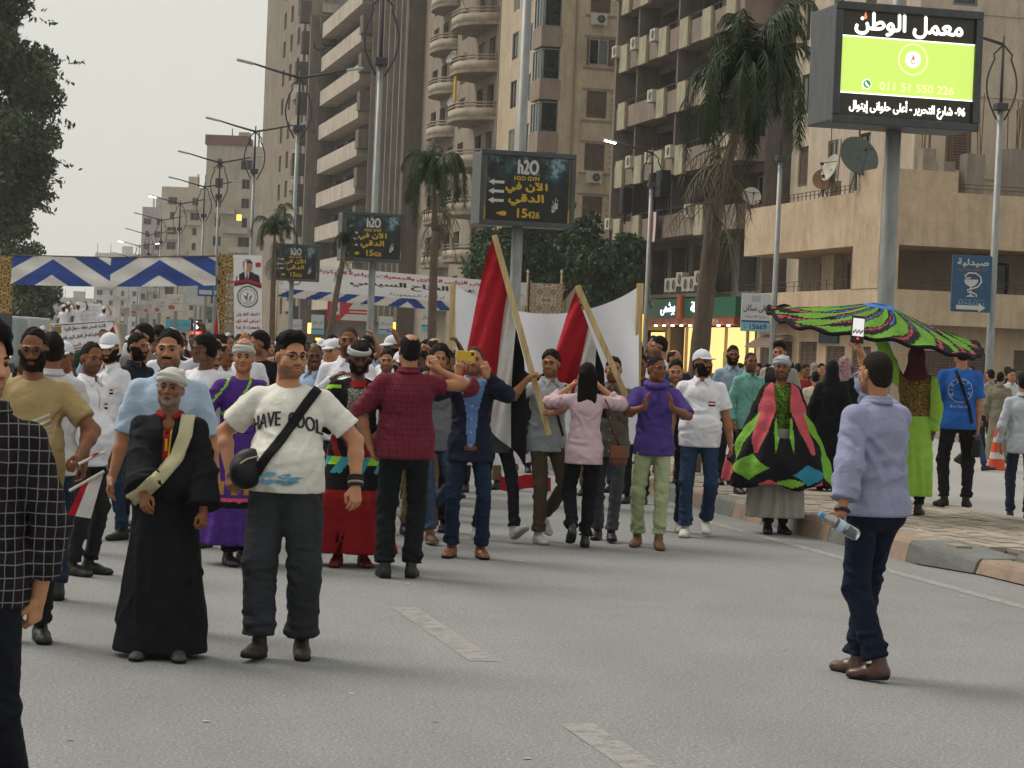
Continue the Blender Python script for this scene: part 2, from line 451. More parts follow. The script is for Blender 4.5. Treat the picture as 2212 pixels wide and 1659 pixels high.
        for a in range(3):
            b, d = (a+1) % 3, (a+2) % 3
            s0 = [slice(1, -1)]*3; s1 = [slice(1, -1)]*3; s0[a] = slice(0, -1); s1[a] = slice(1, None)
            A, B = S[tuple(s0)], S[tuple(s1)]
            for flip in (0, 1):
                e = np.argwhere((A & ~B) if not flip else (~A & B))
                if len(e) == 0: continue
                off = np.ones(3, int); off[a] = 0; e = e + off
                def ci(db, dd):
                    q = e.copy(); q[:, b] -= db; q[:, d] -= dd; return idx[q[:, 0], q[:, 1], q[:, 2]]
                q = np.stack([ci(1, 1), ci(0, 1), ci(0, 0), ci(1, 0)], 1)
                Q.append(q if not flip else q[:, ::-1])
        Q = np.concatenate(Q); Q = Q[(Q >= 0).all(1)]
        return V, Q
def np_mesh(name, parts, mats, parent=None, smooth=True, relax=0):
    """parts: list of (V, Q, material index or per-face array) joined into one mesh object"""
    Vs, Qs, Ms = [], [], []; o = 0
    for V, Q, mi in parts:
        if len(V) == 0: continue
        for _ in range(relax):
            A = np.zeros_like(V); c = np.zeros(len(V))
            for i in range(4):
                np.add.at(A, Q[:, i], V[Q[:, (i+1) % 4]]); np.add.at(c, Q[:, i], 1)
            V = V*0.5 + 0.5*A/np.maximum(c, 1)[:, None]
        Vs.append(V); Qs.append(Q+o); Ms.append(np.full(len(Q), mi) if np.isscalar(mi) else mi); o += len(V)
    V = np.concatenate(Vs); Q = np.concatenate(Qs); Mi = np.concatenate(Ms).astype(np.int32)
    me = bpy.data.meshes.new(name); me.vertices.add(len(V)); me.vertices.foreach_set('co', V.astype(f32).ravel())
    me.loops.add(len(Q)*4); me.loops.foreach_set('vertex_index', Q.astype(np.int32).ravel())
    me.polygons.add(len(Q)); me.polygons.foreach_set('loop_start', (np.arange(len(Q))*4).astype(np.int32))
    me.polygons.foreach_set('material_index', Mi); me.polygons.foreach_set('use_smooth', np.full(len(Q), smooth))
    for m in mats: me.materials.append(m)
    me.update(calc_edges=True); return link(name, me, parent)

def rotz(a): return np.array([[cos(a), -sin(a), 0], [sin(a), cos(a), 0], [0, 0, 1]])
def rotx(a): return np.array([[1, 0, 0], [0, cos(a), -sin(a)], [0, sin(a), cos(a)]])
def roty(a): return np.array([[cos(a), 0, sin(a)], [0, 1, 0], [-sin(a), 0, cos(a)]])
def unit(v): v = np.array(v, float); return v/(np.linalg.norm(v)+1e-9)

# ------------------------------------------------------------------ head (head space: y forward, z up, metres)
def head_field(h, fat=1.0, mouth=0, nose=1.0):
    F = Field((-.11, -.14, -.20), (.11, .135, .15), h)
    F.ell((0, -.012, .035), (.076, .096, .092), 0)
    F.ell((0, .018, -.032), (.063*fat, .076, .082), .03)
    F.ell((0, .068, -.098), (.026*fat, .02, .022), .03)
    for x in (-1, 1):
        F.ell((x*.045*fat, .012, -.068), (.024, .03, .03), .03)
        F.ell((x*.042*fat, .06, -.024), (.022*fat, .02, .022), .02)
        F.cone((x*.008, .090, .021), (x*.05, .072, .020), .011, .009, .014)
        F.ell((x*.0325, .103, .004), (.021, .020, .0135), .012, 1)
        F.cone((x*.016, .085, .0135), (x*.047, .078, .010), .0055, .0045, .004)
        F.cone((x*.018, .083, -.006), (x*.045, .076, -.006), .0045, .004, .004)
        F.ell((x*.079, -.010, -.006), (.008, .021, .031), .006, R=rotz(x*.35))
        F.ell((x*.013*nose, .094, -.036), (.010*nose, .012, .009), .007)
    F.cone((0, .089, .014), (0, .107, -.030), .0085, .0125*nose, .012)
    F.ell((0, .087, -.060), (.024, .010, .0055), .007)
    F.ell((0, .085, -.0725), (.020, .011, .0068), .007)
    if mouth: F.ell((0, .097, -.067), (.018, .014, .006), .004, 1)
    else: F.cone((-.022, .094, -.0655), (.022, .094, -.0655), .0028, .0028, .003, 1)
    F.cone((0, -.028, -.06), (0, -.045, -.20), .054*min(fat, 1.15), .058*fat, .035)
    return F
_heads = {}
def head_mesh(h, fat, mouth, nose, beard, stub):
    key = (h, fat, mouth, nose, beard, stub)
    if key in _heads: return _heads[key]
    F = head_field(h, fat, mouth, nose); V, Q = F.mesh()
    c = V[Q].mean(1); mi = np.zeros(len(Q), int)
    lip = (np.abs(c[:, 0]) < .026) & (c[:, 1] > .078) & (c[:, 2] < -.054) & (c[:, 2] > -.081) & ((np.abs(c[:, 0])/.026)**2 + ((c[:, 2]+.067)/.0135)**2 < 1)
    reg = (c[:, 2] < -.048 - .25*np.maximum(c[:, 1]-.05, 0)) & (c[:, 1] > -.02) & (c[:, 2] > -.135+.2*c[:, 1])
    reg |= (np.abs(c[:, 0]) > .050) & (c[:, 2] < .0) & (c[:, 1] > -.012) & (c[:, 1] < .025) & (c[:, 2] > -.1)
    reg |= (np.abs(c[:, 0]) < .03) & (c[:, 2] < -.042) & (c[:, 1] > .06)
    if stub: mi[reg] = 2
    mi[lip] = 1
    bm = None
    if beard:
        B = F.like(); B.F = F.F - (.0045 if beard == 'full' else .0040)
        X = B.ax[0][:, None, None]; Y = B.ax[1][None, :, None]; Z = B.ax[2][None, None, :]
        line = np.where(np.abs(X) > .056, .0, np.where(np.abs(X) < .030, -.046, -.046+(np.abs(X)-.030)*1.6))
        if beard == 'mous': keep = np.maximum(np.maximum(Z-(-.043), -.060-Z+np.abs(X)*.18), np.maximum(np.abs(X)-.033, .062-Y))
        elif beard == 'goatee': keep = np.maximum(np.maximum(Z-(-.045), np.abs(X)-.036), .05-Y)
        else: keep = np.maximum(np.maximum(Z-line, -.012-Y), -.135-Z)
        B.F = np.maximum(B.F, keep.astype(f32)+0*B.F); B.ell((0, .095, -.067), (.026, .03, .013), .002, 1)
        B.wrinkle(.0014, 240, 5, ridge=False); bm = B.mesh()
    _heads[key] = (V, Q, mi, bm); return _heads[key]
def hair_mesh(style, h, seed=1):
    key = ('hair', style, h)
    if key in _heads: return _heads[key]
    F = Field((-.16, -.20, -.42 if style == 'long' else -.18), (.16, .16, .21), h)
    t = {'buzz': .004, 'short': .010, 'curly': .028, 'quiff': .012, 'ring': .007, 'long': .016, 'receding': .008, 'wavy': .020}[style]
    F.ell((0, -.016, .037), (.076+t*(.45 if style not in ('curly', 'wavy', 'long') else .9), .096+t*.8, .091+t), 0)
    F.ell((0, -.055, -.02), (.064+t*.5, .054+t*.7, .06), .02)
    if style == 'quiff':
        F.ell((0, .035, .112), (.072, .070, .046), .03); F.ell((0, -.03, .105), (.076, .08, .040), .03)
    if style == 'curly': F.ell((0, .03, .10), (.085, .07, .06), .02)
    if style == 'long':
        for x in (-.055, -.02, .02, .055):
            F.etube((x, -.09, .02), (x*1.25, -.115, -.36+abs(x)*.8), (.042, .04), (.030, .022), k=.015)
    fr_ = {'receding': (.084, .100, .074), 'ring': (.085, .115, .090)}.get(style, (.080, .080, .060)); F.ell((0, .105, .028), fr_, .006, 1)
    X = F.ax[0][:, None, None]; Y = F.ax[1][None, :, None]; Z = F.ax[2][None, None, :]
    # open the face: nothing below the temples in front of the ears
    face = np.maximum(np.maximum(.006-Y, Z-.040), -1+0*X); F.F = np.maximum(F.F, -face.astype(f32))
    if style != 'long': F.F = np.maximum(F.F, (-.075-Z+0*X+0*Y).astype(f32))
    if style == 'ring':
        F.ell((0, .055 if style == 'receding' else -.02, .125), (.050 if style == 'ring' else .030, .060 if style == 'receding' else .085, .045 if style == 'receding' else .085), .004, 1)
    for x in (-1, 1): F.ell((x*.085, -.006, -.012), (.02, .026, .036), .004, 1)
    amp, fr = {'curly': (.010, 95), 'wavy': (.007, 75), 'buzz': (.0012, 260), 'long': (.004, 90)}.get(style, (.0055, 120))
    F.wrinkle(amp, fr, seed, 0.25 if style == 'long' else 1.0, ridge=False)
    _heads[key] = F.mesh(); return _heads[key]
def wear_mesh(kind, h):
    """headgear in head space"""
    key = ('wear', kind, h)
    if key in _heads: return _heads[key]
    F = Field((-.17, -.18, -.32), (.17, .27, .22), h)
    if kind in ('cap', 'cap_back'):
        F.ell((0, -.012, .048), (.089, .107, .098), 0); F.cut((0, 0, .038), (0, .18, -1)); F.ell((0, -.012, .03), (.080, .098, .09), .004, 1)
        s = 1 if kind == 'cap' else -1
        G = F.like()
        G.ell((0, s*.085-.005, .040), (.076, .105, .012), 0, R=rotx(-s*.16)); G.cut((0, s*.055, 0), (0, -s, 0)); F.F = np.minimum(F.F, G.F)
        F.ell((0, -.012, .147), (.008, .008, .006), .003)
    elif kind == 'turban':
        F.ell((0, -.014, .06), (.086, .104, .085), 0)
        for i in range(5):
            a = i*.9; zc = .050+.014*i; n = 22; r = 1.0-.07*i*(i > 1)
            for j in range(n):
                t0, t1 = 2*pi*j/n, 2*pi*(j+1)/n
                P = lambda t: (cos(t)*.083*r, -.014+sin(t)*.101*r, zc+.016*sin(t+a)+.012*sin(t)*(1 if i % 2 else -.4))
                F.cone(P(t0), P(t1), .0165, .0165, .006)
        F.cut((0, .06, .022), (0, .42, -1))
    elif kind == 'band':
        n = 28
        for i, (zc, ph) in enumerate(((.052, 0), (.074, 2.2), (.062, 4.0))):
            for j in range(n):
                t0, t1 = 2*pi*j/n, 2*pi*(j+1)/n
                P = lambda t: (cos(t)*.084, -.013+sin(t)*.104, zc+.010*sin(t+ph))
                F.cone(P(t0), P(t1), .0155, .0155, .006)
        F.ell((0, -.013, .06), (.080, .099, .085), .0, 1)
    elif kind == 'beanie':
        F.ell((0, -.014, .05), (.088, .106, .097), 0); F.cut((0, .02, .028), (0, .28, -1)); F.wrinkle(.0015, 120, 3)
    elif kind == 'hijab':
        F.ell((0, -.016, .04), (.092, .112, .108), 0); F.etube((0, -.03, -.02), (0, -.02, -.20), (.085, .09), (.14, .12), k=.05)
        F.ell((0, .10, -.02), (.058, .075, .088), .02, 1); F.wrinkle(.004, 45, 3)
    _heads[key] = F.mesh(); return _heads[key]

# ------------------------------------------------------------------ hand
def hand_prims(F, wrist, d, n, s, sc, curl=.3, thumb=.5, spread=1.0):
    """d: along the fingers, n: out of the palm (palm side), s: towards the thumb"""
    wrist = np.array(wrist); P = lambda a, b, c: wrist + sc*(d*a + s*b + n*c)
    roots = []
    for i, (b, L, r) in enumerate(((.030, .070, .0088), (.010, .078, .0092), (-.011, .072, .0088), (-.030, .056, .0078))):
        k0 = P(.088-.006*abs(i-1.2), b, 0); F.cone(P(.012, b*.62, 0), k0, .0145*sc, .0118*sc, .012); roots.append((k0, b, L, r))
    cl = curl if isinstance(curl, (list, tuple)) else [curl]*4
    for (k0, b, L, r), c in zip(roots, cl):
        ang = .12+c*1.25; p = k0; dd = d + s*b*2.2*spread
        for seg, (fr, da) in enumerate(((.44, 0), (.32, .15+c*1.45), (.24, .08+c*.9))):
            ang += da; q = p + sc*L*fr*(unit(dd)*cos(ang) + n*sin(ang)); F.cone(p, q, r*sc*(1-.08*seg), r*sc*(.92-.10*seg), .003); p = q
    t0 = P(.022, .026, .006); t1 = P(.052, .046+.012*(1-thumb), .010+.022*thumb); t2 = P(.084, .050-.022*thumb+.01*(1-thumb), .016+.040*thumb); t3 = P(.106, .044-.035*thumb, .018+.045*thumb)
    F.cone(t0, t1, .017*sc, .0125*sc, .012); F.cone(t1, t2, .0115*sc, .0102*sc, .004); F.cone(t2, t3, .010*sc, .0078*sc, .003)
# ------------------------------------------------------------------ people
SK = {'a': '#8a5d41', 'b': '#9c6d4e', 'c': '#74492f', 'd': '#5a3824', 'e': '#b07f5e', 'f': '#4c2f1f'}
M_LIP = {}
def sphere_mesh(c, r, n=12, m=8, fwd=None, iris=.42):
    mb = MB(); R = Matrix.Identity(3)
    if fwd is not None: R = Vector((0, 0, 1)).rotation_difference(Vector(fwd)).to_matrix()
    c = Vector(c); vs = []; fs = []
    for i in range(m+1):
        th = pi*i/m
        for j in range(n):
            ph = 2*pi*j/n; vs.append(c + R @ Vector((r*sin(th)*cos(ph), r*sin(th)*sin(ph), r*cos(th))))
    for i in range(m):
        for j in range(n): fs.append((i*n+j, (i+1)*n+j, (i+1)*n+(j+1) % n, i*n+(j+1) % n))
    mb.add(vs, fs); mb.mi = [1 if (k//n) < m*iris*.5 else 0 for k in range(len(fs))]
    return mb
def ik(a, t, l1, l2, hint):
    a = np.array(a, float); t = np.array(t, float); v = t-a; L = np.linalg.norm(v)
    if L > (l1+l2)*.999: t = a + v/L*(l1+l2)*.999; v = t-a; L = np.linalg.norm(v)
    u = v/L; x = (l1*l1-l2*l2+L*L)/(2*L); h = math.sqrt(max(l1*l1-x*x, 0)); hn = np.array(hint, float); hn = hn-u*(hn@u)
    return a+u*x+unit(hn)*h, t
def bvh_of(o):
    me = o.data; n = len(me.vertices); vs = np.zeros(n*3); me.vertices.foreach_get('co', vs)
    return BVHTree.FromPolygons([Vector(v) for v in vs.reshape(-1, 3)], [tuple(p.vertices) for p in me.polygons])
def print_on(o, name, verts2, faces, origin, right, up, mat, off=.004, parent=None, bvh=None):
    """lay a flat print on the curved cloth o: cast each point of it onto the surface"""
    bvh = bvh or bvh_of(o); right = Vector(right).normalized(); up = Vector(up).normalized(); fw = up.cross(right); origin = Vector(origin); vs = []
    for x, y in verts2:
        p = origin + right*float(x) + up*float(y); hit = bvh.ray_cast(p - fw*.6, fw, 1.2)
        vs.append((hit[0] - fw*off) if hit[0] is not None else p)
    mb = MB(); mb.add(vs, faces); return mb.build(name, mat, parent or o, smooth=True)
def grid2(w, h, nx, ny, fn=None):
    vs = [(w*(i/nx-.5), h*(j/ny-.5)) for j in range(ny+1) for i in range(nx+1)]
    fs = [(j*(nx+1)+i, j*(nx+1)+i+1, (j+1)*(nx+1)+i+1, (j+1)*(nx+1)+i) for j in range(ny) for i in range(nx)]
    return vs, fs
def disc2(rx, ry, n=24, rings=3, r0=0.0):
    vs = []; fs = []
    for k in range(rings+1):
        q = r0+(1-r0)*k/rings
        vs += [(rx*q*cos(2*pi*j/n), ry*q*sin(2*pi*j/n)) for j in range(n)]
    for k in range(rings): fs += [(k*n+j, (k+1)*n+j, (k+1)*n+(j+1) % n, k*n+(j+1) % n) for j in range(n)]
    return vs, fs

class Person: pass
def person(label, loc, yaw=0, height=1.75, skin='a', b=1.0, belly=0.0, head=(0, 0, 0), lean=(0, 0), twist=0,
           hr=None, hl=None, er=None, el=None, curl=(.3, .3), palm=(None, None), hd=(None, None), thumb=(.5, .5),
           fr=(.10, 0, 0, 0, 8), fl=(-.10, 0, 0, 0, -8), drop=0.0, res=1.0,
           hair=('short', '#17120f'), beard=None, stub=None, mouth=0, fat=1.0, nose=1.0, wear=None, glasses=None, brow='#17120f',
           top=None, bottom=None, shoes=None, arms=True, group=None, seed=1, neck=1.0, female=False):
    """builds one figure; local axes: x = the person's right, y = forward, z = up"""
    P = Person(); s = height/1.75; P.s = s; loc = Vector(loc)
    root = thing('person', loc, pi+radians(yaw), label, 'person', group); P.root = root
    MW = Matrix.Translation(loc) @ Matrix.Rotation(pi+radians(yaw), 4, 'Z'); MI = MW.inverted(); P.MW = MW; P.MI = MI
    def lp(q):
        if q is None: return None
        if q[0] == 'px':
            w = at(q[1], q[2], loc.y+q[3]); return np.array(MI @ w)
        return np.array(q, float)*s
    hb, hh, hn = .0125*res, .0052*res, .0046*res
    skm = m_skin(SK.get(skin, skin)); tone = srgb(SK.get(skin, skin))
    # joints
    for k_, f_ in ((1, fr), (-1, fl)):
        a_ = ankle_of(1.0, f_); r_ = math.hypot(a_[0]-k_*.080*(.6+.4*b), a_[1]); drop = max(drop, (.93-a_[2]) - math.sqrt(max(.861**2-r_*r_, .1)))
    pel = np.array([0, 0, .955-drop])*s; nk = np.array([lean[0], lean[1]-.015, 1.475-drop])*s
    Rt = rotz(radians(twist)); up = unit(nk-pel); chest = pel+(nk-pel)*.66
    sw = (.155 if female else .170)*(.9+.1*b)
    sh = {1: nk + s*(Rt@np.array([sw, -.0, -.078])), -1: nk + s*(Rt@np.array([-sw, 0, -.078]))}
    hip = {1: pel+np.array([.080*s*(.6+.4*b), 0, -.02*s]), -1: pel+np.array([-.080*s*(.6+.4*b), 0, -.02*s])}
    P.sh = sh; P.nk = nk; P.pel = pel; P.chest = chest
    l1, l2 = .285*s, .255*s
    wr, elb, hdir = {}, {}, {}
    for k, q, e in ((1, hr, er), (-1, hl, el)):
        t = lp(q)
        if t is None: t = sh[k] + np.array([k*.075, .05, -.515])*s
        e = e if e is not None else (k*.45, -1, -.15)
        elb[k], wr[k] = ik(sh[k], t, l1, l2, e); hdir[k] = unit(wr[k]-elb[k])
    P.wr, P.elb, P.hdir = wr, elb, hdir
    # head frame
    hc = nk + s*np.array([head[0]*0, .028, .153]); Rh = rotz(radians(-head[0])) @ rotx(radians(head[1])) @ roty(radians(head[2])); P.hc = hc; P.Rh = Rh
    HT = lambda V: (np.asarray(V)@Rh.T)*(s*.945) + hc
    P.HT = HT
    hv, hq, hm, bm = head_mesh(hh, fat, mouth, nose, beard, stub)
    parts = [(HT(hv), hq, hm)]
    # neck, arms
    lo = np.minimum.reduce([nk, *wr.values(), *elb.values(), *sh.values()])-.09*s; hi = np.maximum.reduce([nk, *wr.values(), *elb.values(), *sh.values()])+.09*s
    sl = top.get('sleeve', .6) if top else .6
    if arms:
        for k in (1, -1):
            a = sh[k]
            pts = np.array([a, elb[k], wr[k]]); F = Field(pts.min(0)-.075*s, pts.max(0)+.075*s, .0085*res)
            ab = .55+.45*b
            if sl <= 1.3:
                F.cone(a, elb[k], (.046 if sl < .9 else .038)*s*ab, .037*s*ab, .02)
                m = elb[k]+(wr[k]-elb[k])*.3; F.cone(elb[k], m, .037*s*ab, .0385*s*ab, .02); F.cone(m, wr[k], .038*s*ab, .025*s, .02)
            else: F.cone(a, elb[k], .034*s, .034*s, .02); F.cone(elb[k], wr[k], .034*s, .0265*s, .02)
            parts.append((*F.mesh(), 0))
    for k in (1, -1):
        i = 0 if k == 1 else 1
        d = unit(hd[i]) if hd[i] is not None else unit(hdir[k]); n = np.array(palm[i] if palm[i] is not None else (-k, .15, 0), float)
        n = unit(n - d*(n@d)); sd = np.cross(d, n)*k
        c0 = wr[k]+d*.09*s; F = Field(c0-.125*s, c0+.125*s, hn)
        F.cone(wr[k]-hdir[k]*.03*s, wr[k]+d*.012*s, .027*s, .024*s, .01)
        hand_prims(F, wr[k], d, n, sd, s*.91, curl[i], thumb[i]); parts.append((*F.mesh(), 0))
    F = Field(nk-.16*s, nk+np.array([.16, .16, .10])*s, .009*res)
    F.cone(nk-np.array([0, 0, .10])*s, hc-s*(Rh@np.array([0, .03, .05])), .058*s*neck, .050*s*neck*min(fat, 1.1), .03); F.ell(nk-np.array([0, -.01, .075])*s, np.array([.12, .075, .06])*s, .04)
    parts.append((*F.mesh(), 0))
    lipc = '#%02x%02x%02x' % tuple(int(255*min(1, (v**(1/2.2))*f)) for v, f in zip(tone, (1.0, .80, .80)))
    stc = '#%02x%02x%02x' % tuple(int(255*min(1, (v**(1/2.2))*f)) for v, f in zip(tone, (.70, .70, .72))) if stub is not True or True else None
    if stub == 'grey': stc = '#75685e'
    P.body = np_mesh('body', parts, [skm, m_skin(lipc), m_skin(stc)], root)
    if bm is not None and len(bm[0]): np_mesh('moustache' if beard == 'mous' else 'beard', [(HT(bm[0]), bm[1], 0)], [m_hair(hair[1] if hair and beard != 'grey' else '#17120f')], root)
    ew, ei = m_plain('#a59a8c', .3, .5, var=.03), m_plain('#150d08', .15, .5, var=.02)
    for x in (-1, 1):
        sphere_mesh(HT((x*.0325, .0775, .004)), .0120*s, 10, 8, Rh@np.array([0, 1, 0]), .62).build('eye', [ew, ei], root, True)
        mb = MB(); mb.tube([HT((x*.012, .1005, .021)), HT((x*.030, .097, .0275)), HT((x*.052, .078, .022))], [.0035*s, .0045*s, .002*s], 6); mb.build('eyebrow', m_hair(brow), root, True)
    if hair and hair[0] != 'none':
        V, Q = hair_mesh(hair[0], hh*1.15); np_mesh('hair', [(HT(V), Q, 0)], [m_hair(hair[1])], root)
    if wear:
        V, Q = wear_mesh(wear[0], hh*1.1); P.wear = np_mesh({'cap_back': 'cap', 'band': 'head_wrap'}.get(wear[0], wear[0]), [(HT(V), Q, 0)], [wear[1]], root)
    if glasses:
        mb = MB(); gm = m_plain(glasses[0], .3, .5, var=.02)
        for x in (-1, 1):
            c = [HT((x*.033+.024*cos(t)*1.0, .1075-.006*abs(cos(t))*(1 if cos(t)*x > 0 else 0), .002+.018*sin(t))) for t in np.linspace(0, 2*pi, 15)]
            mb.tube(c, .0022*s, 5); mb.tube([HT((x*.056, .100, .008)), HT((x*.079, .04, .010)), HT((x*.082, -.01, .008))], .002*s, 5)
        mb.tube([HT((-.010, .1095, .006)), HT((.010, .1095, .006))], .002*s, 5); g = mb.build('glasses', gm, root, True)
        if glasses[1]:
            for x in (-1, 1):
                l = MB(); l.poly([HT((x*.033+.023*cos(t), .1075, .002+.017*sin(t))) for t in np.linspace(0, 2*pi, 14)[:-1]]); l.build('lens', m_plain(glasses[1], .1, .6, var=.02), g)
    if top: P.top = garment_top(P, root, top, s, b, belly, pel, nk, chest, sh, elb, wr, Rt, hb, seed, female)
    if bottom: garment_bottom(P, root, bottom, s, b, belly, pel, hip, fr, fl, hb, seed)
    if shoes: make_shoes(P, root, shoes, s, fr, fl, .0085*res)
    return P
def foot_frame(s, f):
    x, y, lift, pit, yw = f; R = rotz(radians(-yw)) @ rotx(radians(pit))
    # rest the lowest corner of the sole on the ground, then lift
    low = min((R@np.array([0, q, 0]))[2] for q in (-.075, .185)); return R, np.array([x, y, lift - low])*s
def ankle_of(s, f):
    R, o = foot_frame(s, f); return o + s*(R@np.array([0, -.01, .085]))
def garment_top(P, root, g, s, b, belly, pel, nk, chest, sh, elb, wr, Rt, hb, seed, female):
    kind = g.get('kind', 'shirt'); loose = g.get('loose', 1.0); hem = g.get('hem', .80)*s; sl = g.get('sleeve', .6); flare = g.get('flare', 1.0)
    pts = np.array([*sh.values(), *(elb.values() if sl > 0 else []), *(wr.values() if sl > 1 else []), pel, nk, [0, 0, hem]])
    F = Field(pts.min(0)-np.array([.30, .26, .06])*s*max(1, b*.8), pts.max(0)+np.array([.30, .26, .12])*s*max(1, b*.8), hb)
    side = Rt@np.array([1, 0, 0]); q = b*loose; w = s*q; up = unit(nk-pel)
    wz = pel+up*.13*s
    A = lambda x, y: (x*w, y*w)
    hipc = np.array([pel[0]*.5, pel[1], hem])
    F.etube(hipc, pel, A(.172*flare, .136*flare), A(.168, .126), (1, 0, 0), .04)
    F.etube(pel, wz, A(.168, .126), A(.146 if not female else .130, .108), (1, 0, 0), .05)
    F.etube(wz, chest+up*.04*s, A(.146 if not female else .130, .108), A(.160 if not female else .142, .108), side, .05)
    F.etube(chest+up*.03*s, nk-up*.060*s, A(.157 if not female else .138, .105), (.108*s, .070*s), side, .05)
    if female: F.ell(chest+np.array([0, .085*s, .0]), np.array([.13, .07, .075])*s, .05)
    if hem < .9*s: F.ell(pel+np.array([0, -.045, -.07])*s, np.array([.145, .098, .12])*s*q, .05)
    if belly: F.ell(pel+np.array([0, .055+.04*belly, .10])*s*np.array([1, 1, 1]), np.array([.17*b, .12+.06*belly, .17])*s, .07)
    sleeves = []
    for k in (1, -1):
        F.cone(sh[k]+np.array([-k*.01, 0, .0])*s, nk-up*.022*s, .049*s*loose, .044*s, .03)
        if sl > 0:
            G = F.like()
            rs, re, rw = g.get('sr', (.070, .062, .048)); rs, re, rw = rs*s*(.5+.5*b)*.86, re*s*(.45+.55*b)*.82, rw*s*.88
            if sl <= 1:
                e = sh[k]+(elb[k]-sh[k])*sl; G.cone(sh[k], e+(e-sh[k])*.05, rs*.86, rs+(re-rs)*sl, .03); d = elb[k]-sh[k]
            else:
                e = elb[k]+(wr[k]-elb[k])*(sl-1); G.cone(sh[k], elb[k], rs*.88, re, .03); G.cone(elb[k], e, re, re+(rw-re)*(sl-1), .02); d = wr[k]-elb[k]
            G.wrinkle(g.get('wr', .007)*.8, g.get('wf', 26), seed+k, .75, [(elb[k], .11*s, 1.6)] if sl > 1 else None)
            fa = g.get('fa', 1.0)*s
            if sl <= 1: G.tube_folds(sh[k], e, rs*.9, rs, 5, seed+k+40, .007*fa, .014, (.8, 1.8), .5, .25, 1.0)
            else:
                G.tube_folds(sh[k], elb[k], rs*.9, re, 8, seed+k+40, .009*fa, .013, (.9, 2.2), .35, .2, 1.0); G.tube_folds(elb[k], e, re, re+(rw-re)*(sl-1), 9, seed+k+60, .010*fa, .012, (1.0, 2.6), .35)
            G.cutbox(e, d, e+unit(d)*.05*s, .16*s); sleeves.append(G)
    if g.get('wr', .007): F.wrinkle(g.get('wr', .007), g.get('wf', 26), seed, .75, [(wz, .16*s, .8), (hipc, .2*s, .5)])
    fa = g.get('fa', 1.0)*s
    F.tube_folds(pel+up*.02*s, wz+up*.10*s, .172*w, .155*w, 9, seed+11, .010*fa, .016, (.6, 1.7), .35, ell=.76); F.tube_folds(wz, chest, .150*w, .162*w, 7, seed+12, .008*fa, .018, (.5, 1.2), .7, ell=.72)
    F.tube_folds(hipc, pel, .178*w*flare, .172*w, max(4, int((pel[2]-hem)/s*14)), seed+13, .009*fa, .018, (.15, .6), .9, ell=.78)
    for k in (1, -1):
        rgf = random.Random(seed+90+k)
        for sg in (1, -1):                       # pulls running from the armpit across chest and back
            for i in range(3):
                a0 = sh[k]+np.array([-k*.02, sg*.075, -.09-.02*i])*s*np.array([1, q, 1]); b0 = chest+np.array([k*(.03+.03*i), sg*.125, -.08-.06*i-rgf.uniform(0, .05)])*s*np.array([1, q, 1]); F.fold([a0, (a0+b0)/2+np.array([0, sg*.018*s, -.01*s]), b0], .014*s, .0085*fa*(1 if i != 1 else -.8))
    F.cut((0, 0, hem), (g.get('hemtilt', 0), 0, -1))
    if sl > 0:
        for G in sleeves: F.mixin((slice(None),)*3, G.F, .025)
    else:
        for k in (1, -1): F.cutbox(sh[k]+np.array([k*.018*s, 0, 0]), (k, 0, .15), sh[k]+np.array([k*.08, 0, .0])*s, .14*s)
    # neck opening
    nr = g.get('neck', .066)*s; nc = nk+np.array([0, .012, .035])*s
    F.ell(nc+np.array([0, .012*s, .0]), (nr, nr*1.05, .062*s), .008, 1)
    if g.get('vneck'):
        F.ell(nk+np.array([0, .09, -.03])*s, np.array([.038, .06, .085])*s, .006, 1)
    V, Q = F.mesh(); mi = 0
    mats = g['mat'] if isinstance(g['mat'], list) else [g['mat']]
    if 'mi' in g: mi = g['mi'](V[Q].mean(1)/s)
    o = np_mesh(g.get('name', kind), [(V, Q, mi)], mats, root)
    # collar
    if g.get('collar'):
        F = Field(nk-np.array([.14, .14, .12])*s, nk+np.array([.14, .16, .12])*s, .0075); n = 20
        for j in range(n):
            t0, t1 = radians(112+316*j/n), radians(112+316*(j+1)/n)
            Pf = lambda t, r, z: nk + s*np.array([cos(t)*r, .008+sin(t)*r*1.02, z-.030*max(sin(t), 0)])
            F.cone(Pf(t0, .068, .028), Pf(t1, .068, .028), .010*s, .010*s, .006); F.cone(Pf(t0, .077, .004), Pf(t1, .077, .004), .010*s, .010*s, .012)
        for k in (1, -1):
            F.cone(nk+s*np.array([k*.030, .076, .004]), nk+s*np.array([k*.058, .092, -.045]), .0105*s, .008*s, .01); F.cone(nk+s*np.array([k*.050, .060, .004]), nk+s*np.array([k*.058, .092, -.045]), .011*s, .008*s, .012)
        V, Q = F.mesh(); np_mesh('collar', [(V, Q, 0)], [g.get('cmat', mats[0])], o)
    if g.get('placket'):
        bv = bvh_of(o); z0, z1 = g['placket']; vs, fs = grid2(.034*s, (z1-z0)*s, 2, 24)
        x0 = float(nk[0])*.6
        print_on(o, 'placket', vs, fs, (x0, 0, (z0+z1)/2*s), (-1, 0, 0), (0, 0, 1), g.get('pmat', mats[0]), .005, bvh=bv)
        bm_ = m_plain(g.get('button', '#d8d4cc'), .4)
        for i in range(g.get('nb', 3)):
            z = z1-.03-(z1-z0-.05)*i/max(1, g.get('nb', 3)-1); vs, fs = disc2(.006*s, .006*s, 8, 1); print_on(o, 'button', vs, fs, (x0, 0, z*s), (-1, 0, 0), (0, 0, 1), bm_, .008, bvh=bv)
    if g.get('pocket'):
        vs, fs = grid2(.10*s, .11*s, 6, 6); print_on(o, 'pocket', vs, fs, (-.085*s, 0, 1.27*s), (-1, 0, 0), (0, 0, 1), mats[0], .005)
